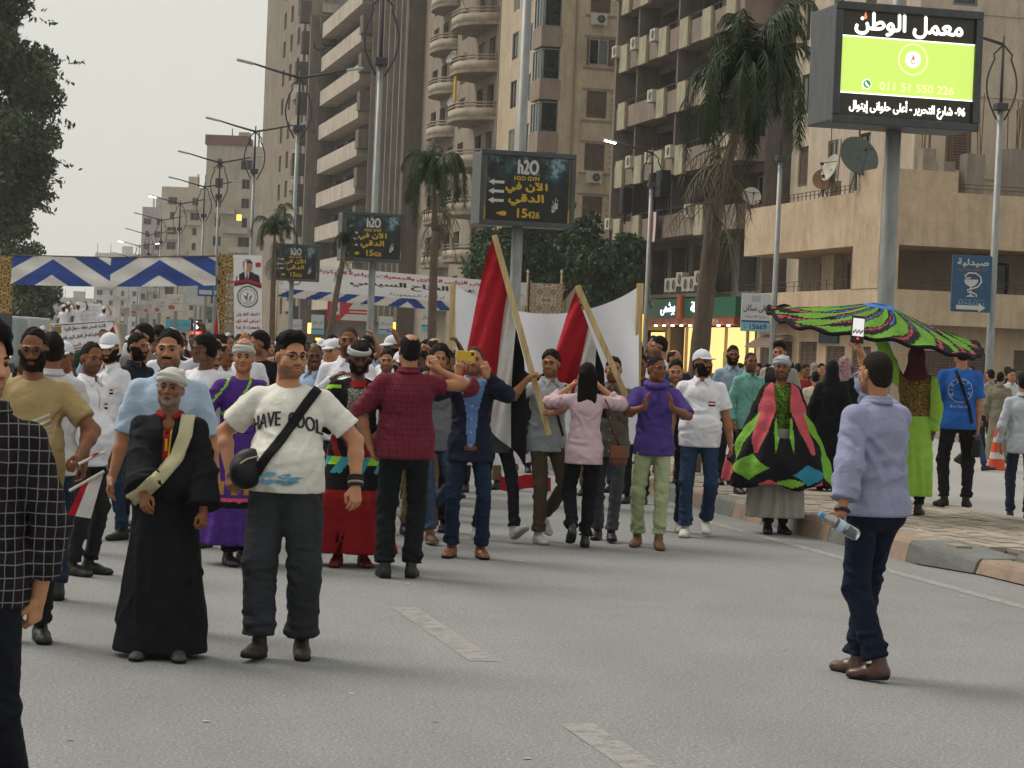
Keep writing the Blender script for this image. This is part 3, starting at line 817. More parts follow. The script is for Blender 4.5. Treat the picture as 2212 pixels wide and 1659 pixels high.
    if g.get('badge'):
        bv = bvh_of(o); bx, bz = g['badge']
        for i, c in enumerate(('#b02a2c', '#d9d7d2', '#1a1a1c')):
            vs, fs = grid2(.075*s*(1 if i == 1 else .86), .0145*s, 6, 2); print_on(o, 'flag_badge', vs, fs, (bx*s, 0, (bz-.015*i)*s), (-1, 0, 0), (0, 0, 1), m_cloth(c), .005, bvh=bv)
    return o
def garment_bottom(P, root, g, s, b, belly, pel, hip, fr, fl, hb, seed):
    if g.get('kind') == 'skirt':
        F = Field((-.55*s, -.55*s, g['hem']*s-.04), (.55*s, .55*s, pel[2]+.14*s), hb); z1 = pel[2]+.08*s; n = 6
        w0, w1 = g.get('w', (.16, .30)); dpt = g.get('d', .8)
        for i in range(n):
            t0, t1 = i/n, (i+1)/n; z = lambda t: z1+(g['hem']*s-z1)*t; ww = lambda t: (w0+(w1-w0)*t)*s
            F.etube((g.get('dx', 0)*t0*s, g.get('dy', 0)*t0*s, z(t0)), (g.get('dx', 0)*t1*s, g.get('dy', 0)*t1*s, z(t1)), (ww(t0), ww(t0)*dpt), (ww(t1), ww(t1)*dpt), k=.03)
        X = F.ax[0][:, None, None]; Y = F.ax[1][None, :, None]; Z = F.ax[2][None, None, :]
        an = np.arctan2(Y, X); tt = np.clip((z1-Z)/(z1-g['hem']*s), 0, 1)
        F.F += (g.get('fold', .014)*s*tt*np.sin(an*g.get('nf', 13)+1.3*np.sin(an*3+Z*6+seed))).astype(f32); F.wrinkle(.004, 18, seed, .4)
        F.cut((0, 0, g['hem']*s), (g.get('tilt', 0), 0, -1)); F.cut((0, 0, z1), (0, 0, 1))
        inner = F.like(); inner.etube((g.get('dx', 0)*s, g.get('dy', 0)*s, g['hem']*s-.2), (0, 0, g['hem']*s+.10*s), ((w1-.02)*s, (w1-.02)*s*dpt), ((w1-.06)*s, (w1-.06)*s*dpt), k=0)
        F.F = np.maximum(F.F, -inner.F)
        V, Q = F.mesh(); mats = g['mat'] if isinstance(g['mat'], list) else [g['mat']]
        mi = g['mi'](V[Q].mean(1)/s) if 'mi' in g else 0
        P.bottom = np_mesh(g.get('name', 'skirt'), [(V, Q, mi)], mats, root); 
        if not g.get('legs'): return
        g = g['legs']
    foot = {1: fr, -1: fl}; an = {k: ankle_of(s, foot[k]) for k in foot}; P.ankle = an; kn = {}
    for k in (1, -1):
        R, o = foot_frame(s, foot[k]); hint = rotz(radians(-foot[k][4]))@np.array([k*.12, 1, 0])
        kn[k], an[k] = ik(hip[k], an[k], .435*s, .43*s, g.get('knee', {}).get(k, hint))
    P.kn = kn
    pts = np.array([*an.values(), *kn.values(), pel+[0, 0, .1]]); F = Field(pts.min(0)-.20*s*max(1, b*.8), pts.max(0)+np.array([.20, .20, .04])*s*max(1, b*.8), hb)
    w = s*(.35+.65*b); wd = tuple(q*.88 for q in g.get('w', (.088, .066, .058))); lq = g.get('len', 1.0)
    F.etube(pel+[0, 0, .07*s], pel-[0, 0, .05*s], (.142*s*b, .104*s*(b+belly*.2)), (.148*s*b, .108*s*b), k=.04)
    for k in (1, -1): F.ell(pel+np.array([k*.066*b, -.046, -.06])*s, np.array([.078, .068, .085])*s*b, .05)
    F.wrinkle(g.get('wr', .007), 24, seed+5, 1.3)
    for k in (1, -1):
        G = F.like(); e = kn[k]+(an[k]-kn[k])*lq; u = unit(an[k]-kn[k])
        G.cone(hip[k]+np.array([0, 0, -.01*s]), kn[k], wd[0]*w, wd[1]*w, .03); G.cone(kn[k], e, wd[1]*w, wd[2]*s*(.6+.4*b), .02)
        for i in range(3):
            c = kn[k]+(an[k]-kn[k])*(.78+.08*i)*min(1, lq); G.ell(c+np.array([0, .006*(-1)**i, 0])*s, np.array([.050, .054, .012])*wd[2]/.051*s*(.6+.4*b), .02)
        G.wrinkle(g.get('wr', .007)*.9, 26, seed+5+k, 1.5, [(kn[k], .13*s, 1.2), (e, .16*s, 1.6), (hip[k], .14*s, .7)])
        G.tube_folds(hip[k], kn[k], wd[0]*w, wd[1]*w, 6, seed+21+k, .008*s, .016, (.7, 1.6), .5, .05, .5); G.tube_folds(hip[k], kn[k], wd[0]*w, wd[1]*w, 5, seed+31+k, .008*s, .013, (.8, 2.0), .25, .78, 1.0)
        G.tube_folds(kn[k], e, wd[1]*w, wd[2]*s, 6, seed+41+k, .008*s, .013, (.8, 2.0), .25, .0, .3); G.tube_folds(kn[k], e, wd[1]*w, wd[2]*s*(.6+.4*b), 8, seed+51+k, .010*s, .012, (1.0, 2.8), .16, .6, .98)
        G.cutbox(e-u*.025*s, u, e+u*.045*s, .13*s); F.mixin((slice(None),)*3, G.F, .02)
    V, Q = F.mesh(); P.bottom = np_mesh(g.get('name', 'trousers'), [(V, Q, 0)], [g['mat']], root)
    if lq < .97:
        F = Field(pts.min(0)-.1*s, np.array([pts[:, 0].max(), pts[:, 1].max(), .5*s])+.1*s, .01)
        for k in (1, -1): F.cone(kn[k]+(an[k]-kn[k])*.5, an[k], .045*s, .034*s, .0)
        V, Q = F.mesh(); np_mesh(g.get('shin', 'ankle'), [(V, Q, 0)], [g.get('skin', m_skin('#8a5d41'))], root)
    if g.get('belt'):
        mb = MB(); mb.tube([pel+np.array([.152*b*cos(t)*1.03, .118*b*sin(t)*1.06, .055])*s for t in np.linspace(0, 2*pi, 25)], .018*s, 6, False); mb.build('belt', g['belt'], root, True)
def make_shoes(P, root, g, s, fr, fl, h):
    kind = g.get('kind', 'shoe'); key = ('shoe', kind, h)
    if key not in _heads:
        F = Field((-.07, -.11, -.02), (.07, .22, .16), h)
        F.etube((0, -.045, .035), (0, .05, .04), (.036, .040), (.040, .040), k=.02); F.etube((0, .05, .034), (0, .145, .028), (.044, .036), (.042, .026), k=.03); F.ell((0, .16, .022), (.038, .034, .024), .02)
        F.cone((0, -.03, .05), (0, -.02, .105 if kind != 'boot' else .15), .040, .040, .03); F.cut((0, 0, .125 if kind != 'boot' else .155), (0, 0, 1))
        if kind != 'sandal':
            F.etube((0, -.05, .012), (0, .15, .012), (.044, .016), (.047, .016), k=.004); F.cut((0, 0, 0), (0, 0, -1))
        else:
            F.cut((0, 0, .002), (0, 0, -1))
        V, Q = F.mesh(); _heads[key] = (V, Q, (V[Q].mean(1)[:, 2] < .022).astype(int))
    V, Q, mi = _heads[key]
    for f in (fr, fl):
        R, o = foot_frame(s, f); sh = np_mesh('shoe' if kind != 'sandal' else 'sandal', [((V@R.T)*s+o, Q, mi)], [g['mat'], g.get('sole', m_plain('#191817', .8))], root)
        if g.get('laces'):
            mb = MB()
            for i in range(4): y = .035+.022*i; z = .082-.010*i; mb.tube([o+s*(R@np.array([x, y+abs(x)*.2, z-abs(x)*.45])) for x in (-.024, 0, .024)], .0035*s, 5)
            mb.build('laces', g['laces'], sh, True)
# ------------------------------------------------------------------ the street: axes u along the road (away), v across it (to the right)
TH = radians(13.0); DV = Vector((-sin(TH), cos(TH), 0)); NV = Vector((cos(TH), sin(TH), 0))
def uv(u, v, z=0.0): return DV*u + NV*v + Vector((0, 0, z))
def u_at(px, v):
    rx = (px-PW/2)/FPX; t = v/(rx*cos(TH)+sin(TH)); return t*(-rx*sin(TH)+cos(TH))
RZ = radians(103.0)                                 # turns local x onto u and local y onto -v (towards the street)
rnd = random.Random(7)

def m_asphalt(base, speck=1.0):
    t = NT('asphalt'); c = srgb(base); v = t.coord()
    big = t.noise(v, 0.22, 5, 0.6); mid = t.noise(v, 1.7, 5, 0.65); fine = t.noise(v, 62.0, 3, 0.75); grit = t.noise(v, 30.0, 4, 0.75)
    col = t.ramp(big, [(0.32, shade(c, 0.82)), (0.68, shade(c, 1.12))])
    col = t.mix(0.5, col, t.ramp(mid, [(0.3, shade(c, 0.80)), (0.7, shade(c, 1.16))]))
    col = t.mix(t.ramp(fine, [(0.52, 0.0), (0.66, 0.60*speck)]), col, shade(c, 2.3))
    col = t.mix(t.ramp(grit, [(0.30, 0.65*speck), (0.44, 0.0)]), col, shade(c, 0.40))
    # tyre-worn darker tracks along the road
    tr = t.coord((0.02, 0.55, 1)); col = t.mix(t.ramp(t.noise(tr, 1.0, 3), [(0.5, 0.0), (0.75, 0.30)]), col, shade(c, 0.62))
    t.set(col, t.ramp(mid, [(0.3, 0.62), (0.7, 0.85)]), 0.35); t.bump(t.math('ADD', fine, grit), 0.75, 0.006)
    return t.m
M_ASPH = m_asphalt('#7c7c7b', 1.2); M_ASPH2 = m_asphalt('#928f8c', 0.8)
def sheet(name, pts, z, mat):
    mb = MB(); mb.poly([(p[0], p[1], z) for p in pts]); o = mb.build(name, mat); o['kind'] = 'structure'; return o
o = sheet('ground', [(-2600, -60), (2600, -60), (2600, 3600), (-2600, 3600)], -0.012, M_ASPH); o.rotation_euler = (0, 0, 0)
road = MB(); road.quad((-20, 60, 0), (700, 60, 0), (700, -7.8, 0), (-20, -7.8, 0))
o = road.build('road', M_ASPH); o.rotation_euler = (0, 0, RZ); o['kind'] = 'structure'
r2 = MB(); r2.quad((-20, -10.4, 0), (700, -10.4, 0), (700, -22, 0), (-20, -22, 0))
o = r2.build('far_carriageway', M_ASPH2); o.rotation_euler = (0, 0, RZ); o['kind'] = 'structure'
# worn paint
def m_paint(col, keep=.45):
    t = NT('road_paint'); c = srgb(col); v = t.coord(); n = t.noise(v, 9, 6, 0.75); f = t.noise(v, 70, 3, 0.7)
    a = t.ramp(t.math('MULTIPLY', n, t.math('ADD', f, 0.55)), [(keep-.14, 0.0), (keep+.10, 0.75)]); t.set(c, 0.8, 0.2); t.link(a, t.b.inputs['Alpha']); return t.m
M_PAINT = m_paint('#a3a19c', .44)
def marking(name, u0, u1, v0, v1, label):
    mb = MB(); n = max(1, int((u1-u0)/0.6)); mb.grid([[uv(u0+(u1-u0)*i/n, v, .004) for v in (v0, v1)] for i in range(n+1)])
    o = mb.build(name, M_PAINT); o['kind'] = 'structure'
for u0 in (8.2, 12.0): marking('lane_dash', u0-.55 if u0 < 12 else u0-.05, u0+1.75 if u0 < 12 else u0+2.35, 2.585, 2.745, '')
marking('edge_line', 12.0, 60.0, 7.22, 7.34, '')

# ------------------------------------------------------------------ median: kerb stones, pavers
M_KBROWN = m_wall('#94785f', '#4a4038', .55, 2.5, False); M_KGREY = m_wall('#6d6f6a', '#33332f', .5, 2.5, False); M_SAND = m_wall('#9a8f7e', '#6b6154', .5, 1.5, False)
med = thing('median', uv(0, 0), RZ); med['kind'] = 'structure'
def kerb_stone(pts, h0, h1, w, mat, parent, z0=0.0):
    """pts: two (u, v) ends of the front foot; leaning front face"""
    mb = MB(); (ua, va), (ub, vb) = pts; g = .006
    a, b_ = Vector((ua+g, -va, 0)), Vector((ub-g, -vb, 0)); vs = []
    for p, h in ((a, h0), (b_, h1)):
        vs += [p+Vector((0, 0, z0)), p+Vector((0, -.035, h-.03)), p+Vector((0, -.06, h)), p+Vector((0, -w, h)), p+Vector((0, -w, z0))]
    mb.add(vs, [(i, (i+1) % 5, 5+(i+1) % 5, 5+i) for i in range(5)] + [(4, 3, 2, 1, 0), (5, 6, 7, 8, 9)])
    o = mb.build('kerb_stone', mat, parent); return o
u = 18.35; i = 0
while u < 120:
    L = 0.95 if u < 60 else 3.8
    kerb_stone(((u, 7.80), (u+L, 7.80)), .19+rnd.uniform(-.008, .008), .19+rnd.uniform(-.008, .008), .28, M_KBROWN if i % 2 == 0 else M_KGREY, med); u += L; i += 1
kerb_stone(((17.45, 8.02), (18.35, 7.80)), .12, .19, .50, M_KGREY, med)
u = 17.45; i = 0
while u > 9:
    kerb_stone(((u-.98, 8.06), (u, 8.04)), .115, .115, .30, M_KBROWN if i % 2 == 0 else M_KGREY, med)
    kerb_stone(((u-.98, 8.36), (u, 8.36)), .165, .165, .20, M_KGREY if i % 2 == 0 else M_KBROWN, med, 0); u -= .98; i += 1
u = 9.0
while u < 120:
    L = 1.9 if u < 40 else 3.8; mb = MB(); mb.bx(u+.006, u+L-.006, -10.40, -10.20, 0, .19); bevel(mb.build('kerb_stone', M_SAND, med), .015); u += L
bed = MB(); bed.bx(18.0, 120, -10.21, -8.06, 0, .145); bed.bx(9, 18.0, -10.21, -8.55, 0, .145); o = bed.build('median_bed', m_wall('#6e655a', '#4a443c', .5, 1.5, False), med)
pv = MB(); pv.box((0, 0, 0), (.296, .146, .05)); pme = pv.build('paver', m_plain('#94887a', .9, .1, 0, .25, 3.0, .4), med)
pav_mats = [m_plain(c, .92, .1, 0, .10, 5.0, .4) for c in ('#9c9286', '#91887c', '#a0978a', '#8b8278')]
n_p = 0; rest = MB()
for iu in range(0, 60):
    for iv in range(0, 11):
        uu = 9.1+(.15*(iv*0))+iu*.302+(.15 if iv % 2 else 0); vv = 8.64+iv*.152
        if uu < 18.2 and vv < 8.62: continue
        if vv > 10.16: continue
        z = .150+rnd.uniform(-.006, .006)
        if 14.0 < uu < 25 and n_p < 299 and not (uu > 22 and vv > 9.6):
            o = pme if n_p == 0 else link('paver', pme.data, med); o.location = (uu, -vv, z); o.rotation_euler = (rnd.uniform(-.02, .02), rnd.uniform(-.02, .02), rnd.uniform(-.015, .015))
            o.material_slots[0].link = 'OBJECT'; o.material_slots[0].material = pav_mats[rnd.randrange(4)]; n_p += 1
        else: rest.box((uu, -vv, z), (.296, .146, .05)); rest.mi[-6:] = [rnd.randrange(4)]*6
for iu in range(0, 190):
    for iv in range(0, 4):
        uu = 18.1+iu*.302+(.15 if iv % 2 else 0); vv = 8.16+iv*.152
        if vv < 8.6: rest.box((uu, -vv, .15+rnd.uniform(-.006, .006)), (.296, .146, .05)); rest.mi[-6:] = [rnd.randrange(4)]*6
for iu in range(0, 120):
    for iv in range(0, 11):
        uu = 27.25+iu*.302+(.15 if iv % 2 else 0); vv = 8.64+iv*.152
        if vv < 10.16: rest.box((uu, -vv, .15+rnd.uniform(-.006, .006)), (.296, .146, .05)); rest.mi[-6:] = [rnd.randrange(4)]*6
o = rest.build('paver_field', pav_mats, med); o['kind'] = 'stuff'
far_pav = MB(); far_pav.bx(20, 420, -31.5, -22.0, 0, .16)
o = far_pav.build('pavement', m_wall('#8c8275', '#5d554a', .5, 1.0, False)); o.rotation_euler = (0, 0, RZ); o['kind'] = 'structure'

# ------------------------------------------------------------------ building kit (local: x along the street, +y to the street, z up)
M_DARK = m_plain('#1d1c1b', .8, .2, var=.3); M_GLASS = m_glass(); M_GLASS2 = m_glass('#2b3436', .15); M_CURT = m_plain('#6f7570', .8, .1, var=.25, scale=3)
M_FR_W = m_plain('#a9a498', .5, .3); M_FR_B = m_plain('#4a3527', .6, .2); M_SHUT = m_wall('#6e5646', '#3a3029', .5, 2, False); M_FR_G = m_plain('#6b7270', .5, .4)
_wm = {}
def win_meshes(w, h, kind):
    key = (round(w, 2), round(h, 2), kind)
    if key in _wm: return _wm[key]
    fr = MB(); t = .06; gl = []
    mats = {'white': M_FR_W, 'grey': M_FR_G, 'brown': M_FR_B, 'shutter': M_SHUT, 'red': m_plain('#5a2a24', .6), 'shutopen': M_FR_W, 'roller': M_SHUT, 'curtain': M_FR_W}
    fm = mats[kind]
    fr.bx(-w/2, w/2, -.04, .04, 0, t); fr.bx(-w/2, w/2, -.04, .04, h-t, h); fr.bx(-w/2, -w/2+t, -.038, .038, t, h-t); fr.bx(w/2-t, w/2, -.038, .038, t, h-t)
    n = max(1, int(round(w/.75)))
    for i in range(1, n): x = -w/2+w*i/n; fr.bx(x-.03, x+.03, -.036, .036, t, h-t)
    if kind == 'red':
        for i in (1, 2): fr.bx(-w/2+t, w/2-t, -.03, .03, h*i/3-.02, h*i/3+.02)
    panes = []
    for i in range(n):
        p = MB(); x0, x1 = -w/2+w*i/n+.03, -w/2+w*(i+1)/n-.03
        if kind in ('shutter', 'roller'):
            k = max(4, int((h-2*t)/.10))
            for j in range(k):
                z = t+(h-2*t)*(j+.5)/k; p.box(((x0+x1)/2, 0, z), (x1-x0-.02, .02, (h-2*t)/k*.95), Matrix.Rotation(.5, 3, 'X'))
            me = p.mesh('louvre_panel', M_SHUT)
        else:
            p.quad((x0, -.005, t), (x1, -.005, t), (x1, -.005, h-t), (x0, -.005, h-t)); me = p.mesh('pane', (M_GLASS, M_GLASS2, M_CURT)[(i+len(_wm)) % 3] if kind != 'curtain' else M_CURT)
        panes.append(me)
    _wm[key] = (fr.mesh('window', fm), panes); return _wm[key]
def put_window(parent, x, z, w, h, kind, R=0.0, y=0.0, panes=True):
    me, ps = win_meshes(w, h, kind); o = link('window', me, parent); o.location = (x, y, z); o.rotation_euler = (0, 0, R)
    if panes:
        for p in ps: link('louvre_panel' if kind in ('shutter', 'roller') else 'pane', p, o)
    return o
def holed_wall(mb, x0, x1, z0, z1, holes, T, depth=.22):
    """wall in the plane local y=0 of T with rectangular openings (hx0,hx1,hz0,hz1) and their reveals"""
    xs = sorted({x0, x1, *[min(max(v, x0), x1) for h in holes for v in h[:2]]}); zs = sorted({z0, z1, *[min(max(v, z0), z1) for h in holes for v in h[2:4]]})
    for i in range(len(xs)-1):
        for j in range(len(zs)-1):
            cx, cz = (xs[i]+xs[i+1])/2, (zs[j]+zs[j+1])/2
            if any(h[0] < cx < h[1] and h[2] < cz < h[3] for h in holes): continue
            mb.quad(*[T @ Vector(p) for p in ((xs[i+1], 0, zs[j]), (xs[i], 0, zs[j]), (xs[i], 0, zs[j+1]), (xs[i+1], 0, zs[j+1]))])
    for a, b_, c, d in [h[:4] for h in holes]:
        q = [(a, c), (b_, c), (b_, d), (a, d)]
        for k in range(4):
            (xa, za), (xb, zb) = q[k], q[(k+1) % 4]; mb.quad(*[T @ Vector(p) for p in ((xa, 0, za), (xb, 0, zb), (xb, -depth, zb), (xa, -depth, za))])
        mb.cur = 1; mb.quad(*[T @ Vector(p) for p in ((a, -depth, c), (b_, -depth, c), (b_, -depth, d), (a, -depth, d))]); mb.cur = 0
def Tside(x=0.0, back=0.0):
    """frame of the wall that faces the camera: local x runs back from the street edge"""
    return Matrix(((0, -1, 0, x), (-1, 0, 0, 0), (0, 0, 1, 0), (0, 0, 0, 1)))
def start_building(label, u0, L, H, depth, wall_mat, v=31.5):
    b = thing('building', uv(u0, v), RZ, label, 'building'); b['H'] = H; return b
def finish_shell(b, mb, L, H, depth, mats, z0=0.0):
    mb.quad((L, 0, H), (0, 0, H), (0, -depth, H), (L, -depth, H)); mb.quad((L, -depth, z0), (L, 0, z0), (L, 0, H), (L, -depth, H)); mb.quad((0, -depth, z0), (L, -depth, z0), (L, -depth, H), (0, -depth, H))
    return mb.build('wall', mats, b)
ac_me = None
def ac_unit(parentless_loc, rz, label, group, s=1.0):
    global ac_me
    if ac_me is None:
        m = MB(); m.bx(-.42, .42, -.15, .15, .10, .68); m.bx(-.36, -.28, -.30, .18, .05, .10); m.bx(.28, .36, -.30, .18, .05, .10); a = m.mesh('casing', m_plain('#b5b0a2', .6, .3, var=.15))
        g = MB(); g.lathe([(.235, .152), (.235, .165), (.20, .166), (.20, .155)], 20, Matrix.Rotation(-pi/2, 3, 'X') @ Matrix.Translation((0, 0, 0)).to_3x3(), False)
        for k in range(6): t = pi*k/6; g.tube([(cos(t)*.21, .160, sin(t)*.21), (-cos(t)*.21, .160, -sin(t)*.21)], .008, 4)
        g2 = g.mesh('fan_grille', m_plain('#8b877b', .6))
        f = MB(); f.poly([(.20*cos(t), .154, .20*sin(t)) for t in np.linspace(0, 2*pi, 19)[:-1]]); f2 = f.mesh('fan_opening', m_plain('#2c2a26', .9))
        ac_me = [(a, 'casing', (0, 0, 0)), (g2, 'fan_grille', (-.10, 0, .39)), (f2, 'fan_opening', (-.10, 0, .39))]
    r = thing('air_conditioner', parentless_loc, rz, label, 'air conditioner', group); r.scale = (s, s, s)
    for me, nm, lc in ac_me: o = link(nm, me, r); o.location = lc
    return r
def dish(loc, size, az, el, label, group, col='#8d8e88'):
    r = thing('satellite_dish', loc, 0, label, 'satellite dish', group)
    Rm = Matrix.Rotation(az, 3, 'Z') @ Matrix.Rotation(el, 3, 'X'); M4 = Rm.to_4x4(); M4.translation = Vector((0, 0, size*.75))
    m = MB(); m.lathe([(size*.5*q, size*.10*q*q) for q in (.001, .3, .5, .7, .85, .95, 1.0)], 24, M4, False); d = m.build('reflector', m_plain(col, .55, .3, var=.12, scale=2), r, True)
    s = d.modifiers.new('thickness', 'SOLIDIFY'); s.thickness = .03
    m = MB(); c = Vector((0, 0, size*.75)); tip = M4 @ Vector((0, 0, size*.5))
    for k in range(3): t = 2*pi*k/3+.5; m.tube([M4 @ Vector((size*.46*cos(t), size*.46*sin(t), size*.09)), tip], .014, 5)
    m.tube([tip, M4 @ Vector((0, 0, size*.38))], .05, 8); m.build('feed_arm', m_plain('#3a3936', .6), r)
    m = MB(); m.tube([(0, 0, 0), c - Rm @ Vector((0, 0, .06))], .05, 8); m.tube([(.35*size*.6, 0, 0), c*.7], .025, 6); m.tube([(-.2*size*.6, .3*size*.6, 0), c*.7], .025, 6); m.build('stand', m_plain('#55534d', .6), r); return r
# ------------------------------------------------------------------ buildings along the right side
ORD = ['lowest', 'second', 'third', 'fourth', 'fifth', 'sixth', 'seventh', 'eighth', 'ninth', 'tenth', 'eleventh', 'twelfth', 'thirteenth', 'top']
WB = lambda x, v=31.5: u_at(x, v)
def balcony(b, x0, x1, z, out, h, mat, name='balcony', y0=0.0, slab=.14, t=.12, rail=None):
    mb = MB(); mb.bx(x0, x1, y0, y0+out, z-slab, z)
    mb.bx(x0, x1, y0+out-t, y0+out, z, z+h); mb.bx(x0, x0+t, y0, y0+out-t-.002, z, z+h); mb.bx(x1-t, x1, y0, y0+out-t-.002, z, z+h)
    return mb.build(name, mat, b)
def side_lines(b, L0, L1, zs, mat, x=0.0, proud=.05, h=.12):
    for z in zs:
        mb = MB(); mb.bx(x-proud, x-.002, -L1, -L0, z, z+h); mb.build('string_course', mat, b)
def wires(): pass

# --- corner building: low wing with long balconies, tall block behind
u0 = WB(1900); L = WB(1630)-u0
CREAM = m_wall('#dcb884', '#7d6d58', .40, .6); CREAM2 = m_wall('#a68c69', '#6b5a44', .45, .6)
b = start_building('low cream corner building with long balcony bands and satellite dishes on its roof', u0, L, 8, 14, CREAM)
DP = 16.0
mb = MB(); mats = [CREAM, M_DARK]
# street face, ground floor with shutters; first floor recessed behind balcony; roof band
holes = [(1.0, 2.9, .02, 2.35), (3.6, 5.6, .02, 2.35), (6.6, 8.6, .02, 2.5), (9.4, L-.5, .02, 2.5)]
holed_wall(mb, 0, L, 0, 3.28, holes, Matrix.Identity(4), .3)
holes_s = [(1.2, 4.2, .02, 2.3), (5.2, 9.6, .02, 2.45), (10.2, 12.2, .02, 2.4)]
holed_wall(mb, 0, DP, 0, 3.28, holes_s, Tside(), .3)
finish_shell(b, mb, L, 3.28, DP, mats)
rng = random.Random(3)
for (a, c, _, h) in holes: put_window(b, (a+c)/2, .03, c-a-.04, h-.06, 'roller', 0, -.12)
for (a, c, _, h) in holes_s: o = put_window(b, 0, .03, c-a-.04, h-.06, 'roller', pi/2, 0); o.location = (.12, -(a+c)/2, .03)
mb = MB()                                             # first floor core, set back
holed_wall(mb, 2.4, L-.6, 3.28, 6.1, [(3.4, 4.5, 3.45, 5.7), (6.4, 7.6, 3.45, 5.7), (9.6, 10.6, 3.45, 5.7)], Matrix.Translation((0, -1.5, 0)), .2)
holed_wall(mb, 1.5, DP, 3.28, 6.1, [(4.3, 6.0, 3.45, 5.75), (9.5, 11, 3.45, 5.75)], Matrix.Translation((2.4, 0, 0)) @ Tside(), .2)
mb.build('upper_floor', [m_wall('#8f7d64', '#5a4d3d', .45, .8), M_DARK], b)
for x in (3.95, 7.0, 10.1): put_window(b, x, 3.47, 1.0, 2.2, 'brown', 0, -1.6)
for y in (5.15, 10.25): o = put_window(b, 0, 3.47, 1.4, 2.2, 'grey', pi/2, 0); o.location = (2.5, -y, 3.47)
for x in (5.5, 8.7):                                  # cream wall panels between the doors
    mb = MB(); mb.bx(x-.7, x+.7, -1.48, -1.1, 3.3, 6.02); mb.build('wall_panel', m_wall('#c3ab84', '#7a6a52', .4, .8), b)
def band(z0, z1, mat, name):
    mb = MB(); t = .18
    mb.bx(-1.2, L, .55, .73, z0, z1); mb.bx(-1.2, -1.02, -DP, .549, z0, z1); mb.bx(-1.02, L, -DP, .548, z0, z0+.16)
    return mb.build(name, mat, b)
band(3.22, 4.44, CREAM, 'balcony'); band(6.03, 8.0, m_wall('#d6b280', '#7a6a55', .45, .6), 'roof_parapet')
mb = MB(); mb.bx(-1.22, 1.3, .56, .76, 4.445, 6.025); mb.bx(-1.22, -1.0, .0, .559, 4.445, 6.025); mb.build('corner_pier', CREAM, b)
mb = MB(); mb.bx(-1.1, 1.6, -2.2, .70, 8.003, 8.75); mb.build('parapet_block', CREAM, b)
for k in range(26):                                   # railing on the parapet
    x = 1.8+k*.46
    if x < L: mb = MB(); mb.tube([(x, .62, 8.0), (x, .62, 8.32)], .018, 5); mb.build('rail_post', M_FR_B, b)
for z in (8.18, 8.32): mb = MB(); mb.tube([(1.6, .62, z), (L, .62, z)], .014, 5); mb.tube([(-1.1, -2.3, z), (-1.1, -DP, z)], .014, 5); mb.build('rail', M_FR_B, b)
for k in range(14):
    x = 1.5+k*.9
    if x < L-.3: mb = MB(); mb.tube([(x, .62, 4.44), (x, .62, 4.8)], .016, 5); mb.build('rail_post', M_FR_B, b)
for k in range(16): y = -1.0-k*.9; mb = MB(); mb.tube([(-1.1, y, 4.44), (-1.1, y, 4.86)], .016, 5); mb.build('rail_post', M_FR_B, b)
for z in (4.66, 4.84): mb = MB(); mb.tube([(1.3, .62, z), (L, .62, z)], .012, 5); mb.tube([(-1.1, 0, z), (-1.1, -DP, z)], .012, 5); mb.build('rail', M_FR_B, b)
M_CONC = m_wall('#8b7d6b', '#57503f', .4, 1.0)
for (x, y, h, w) in ((.5, -1.5, 1.7, .5), (.9, -2.5, 1.3, .45), (.4, -3.2, 1.6, .7), (.6, -4.9, 1.9, .7), (6, -1.0, 1.2, .5), (8.5, -1.0, 1.0, .45)):
    mb = MB(); mb.bx(x, x+w, y-w, y, 8, 8+h); mb.build('column_stub', M_CONC, b)
    for k in range(5): mb = MB(); xx, yy = x+rng.uniform(.05, w-.05), y-rng.uniform(.05, w-.05); mb.tube([(xx, yy, 8+h), (xx+rng.uniform(-.1, .1), yy+rng.uniform(-.1, .1), 8+h+rng.uniform(1.0, 2.6))], .022, 4); mb.build('rebar', m_plain('#6a5340', .9), b)
mb = MB(); mb.bx(L-4.6, L-1.6, .02, .9, 2.5, 2.56); aw = MB(); aw.grid([[(L-4.6+3*i/4, .1+1.0*j/4, 2.75-.55*(j/4)**1.4+.03*sin(i*2)) for j in range(5)] for i in range(5)])
aw.build('awning', m_cloth('#6f5f4f'), b)
mb = MB(); mb.bx(4.2, 6.2, .02, .10, 2.45, 2.85); mb.build('name_board', m_plain('#2c3a4a', .6), b)
# tall block behind the low wing
bt = start_building('tall sand coloured apartment block rising behind the low corner building', u0+2.8, 30, 30, 20, None, 33.6)
SAND = m_wall('#bda688', '#7a6c58', .5, .35)
mb = MB(); hs = []
for fl in range(7):
    for (y, w, h) in ((1.8, 1.0, 1.7), (6.6, 1.5, 1.7), (9.8, 1.5, 2.0), (13.2, 1.4, 1.8)): hs.append((y-w/2, y+w/2, 9.2+fl*3.1, 9.2+fl*3.1+h))
holed_wall(mb, -.001, 18, 0, 32, hs, Tside(), .2)
hs2 = [(x-.6, x+.6, 9.2+fl*3.1, 10.9+fl*3.1) for fl in range(7) for x in (2, 5, 8.5, 12)]
holed_wall(mb, 0, 13.5, 0, 32, hs2, Matrix.Identity(4), .2); finish_shell(bt, mb, 13.5, 32, 18, [SAND, M_DARK])
for i, h in enumerate(hs): o = put_window(bt, 0, h[2]+.02, h[1]-h[0]-.04, h[3]-h[2]-.04, ('shutter', 'white', 'grey', 'shutter')[(i*7+i//4) % 4], pi/2); o.location = (.1, -(h[0]+h[1])/2, h[2]+.02)
for i, h in enumerate(hs2): put_window(bt, (h[0]+h[1])/2, h[2]+.02, 1.16, 1.66, ('shutter', 'brown', 'white')[i % 3], 0, -.1)
side_lines(bt, 0, 18, [8.9+3.1*k for k in range(7)], SAND)
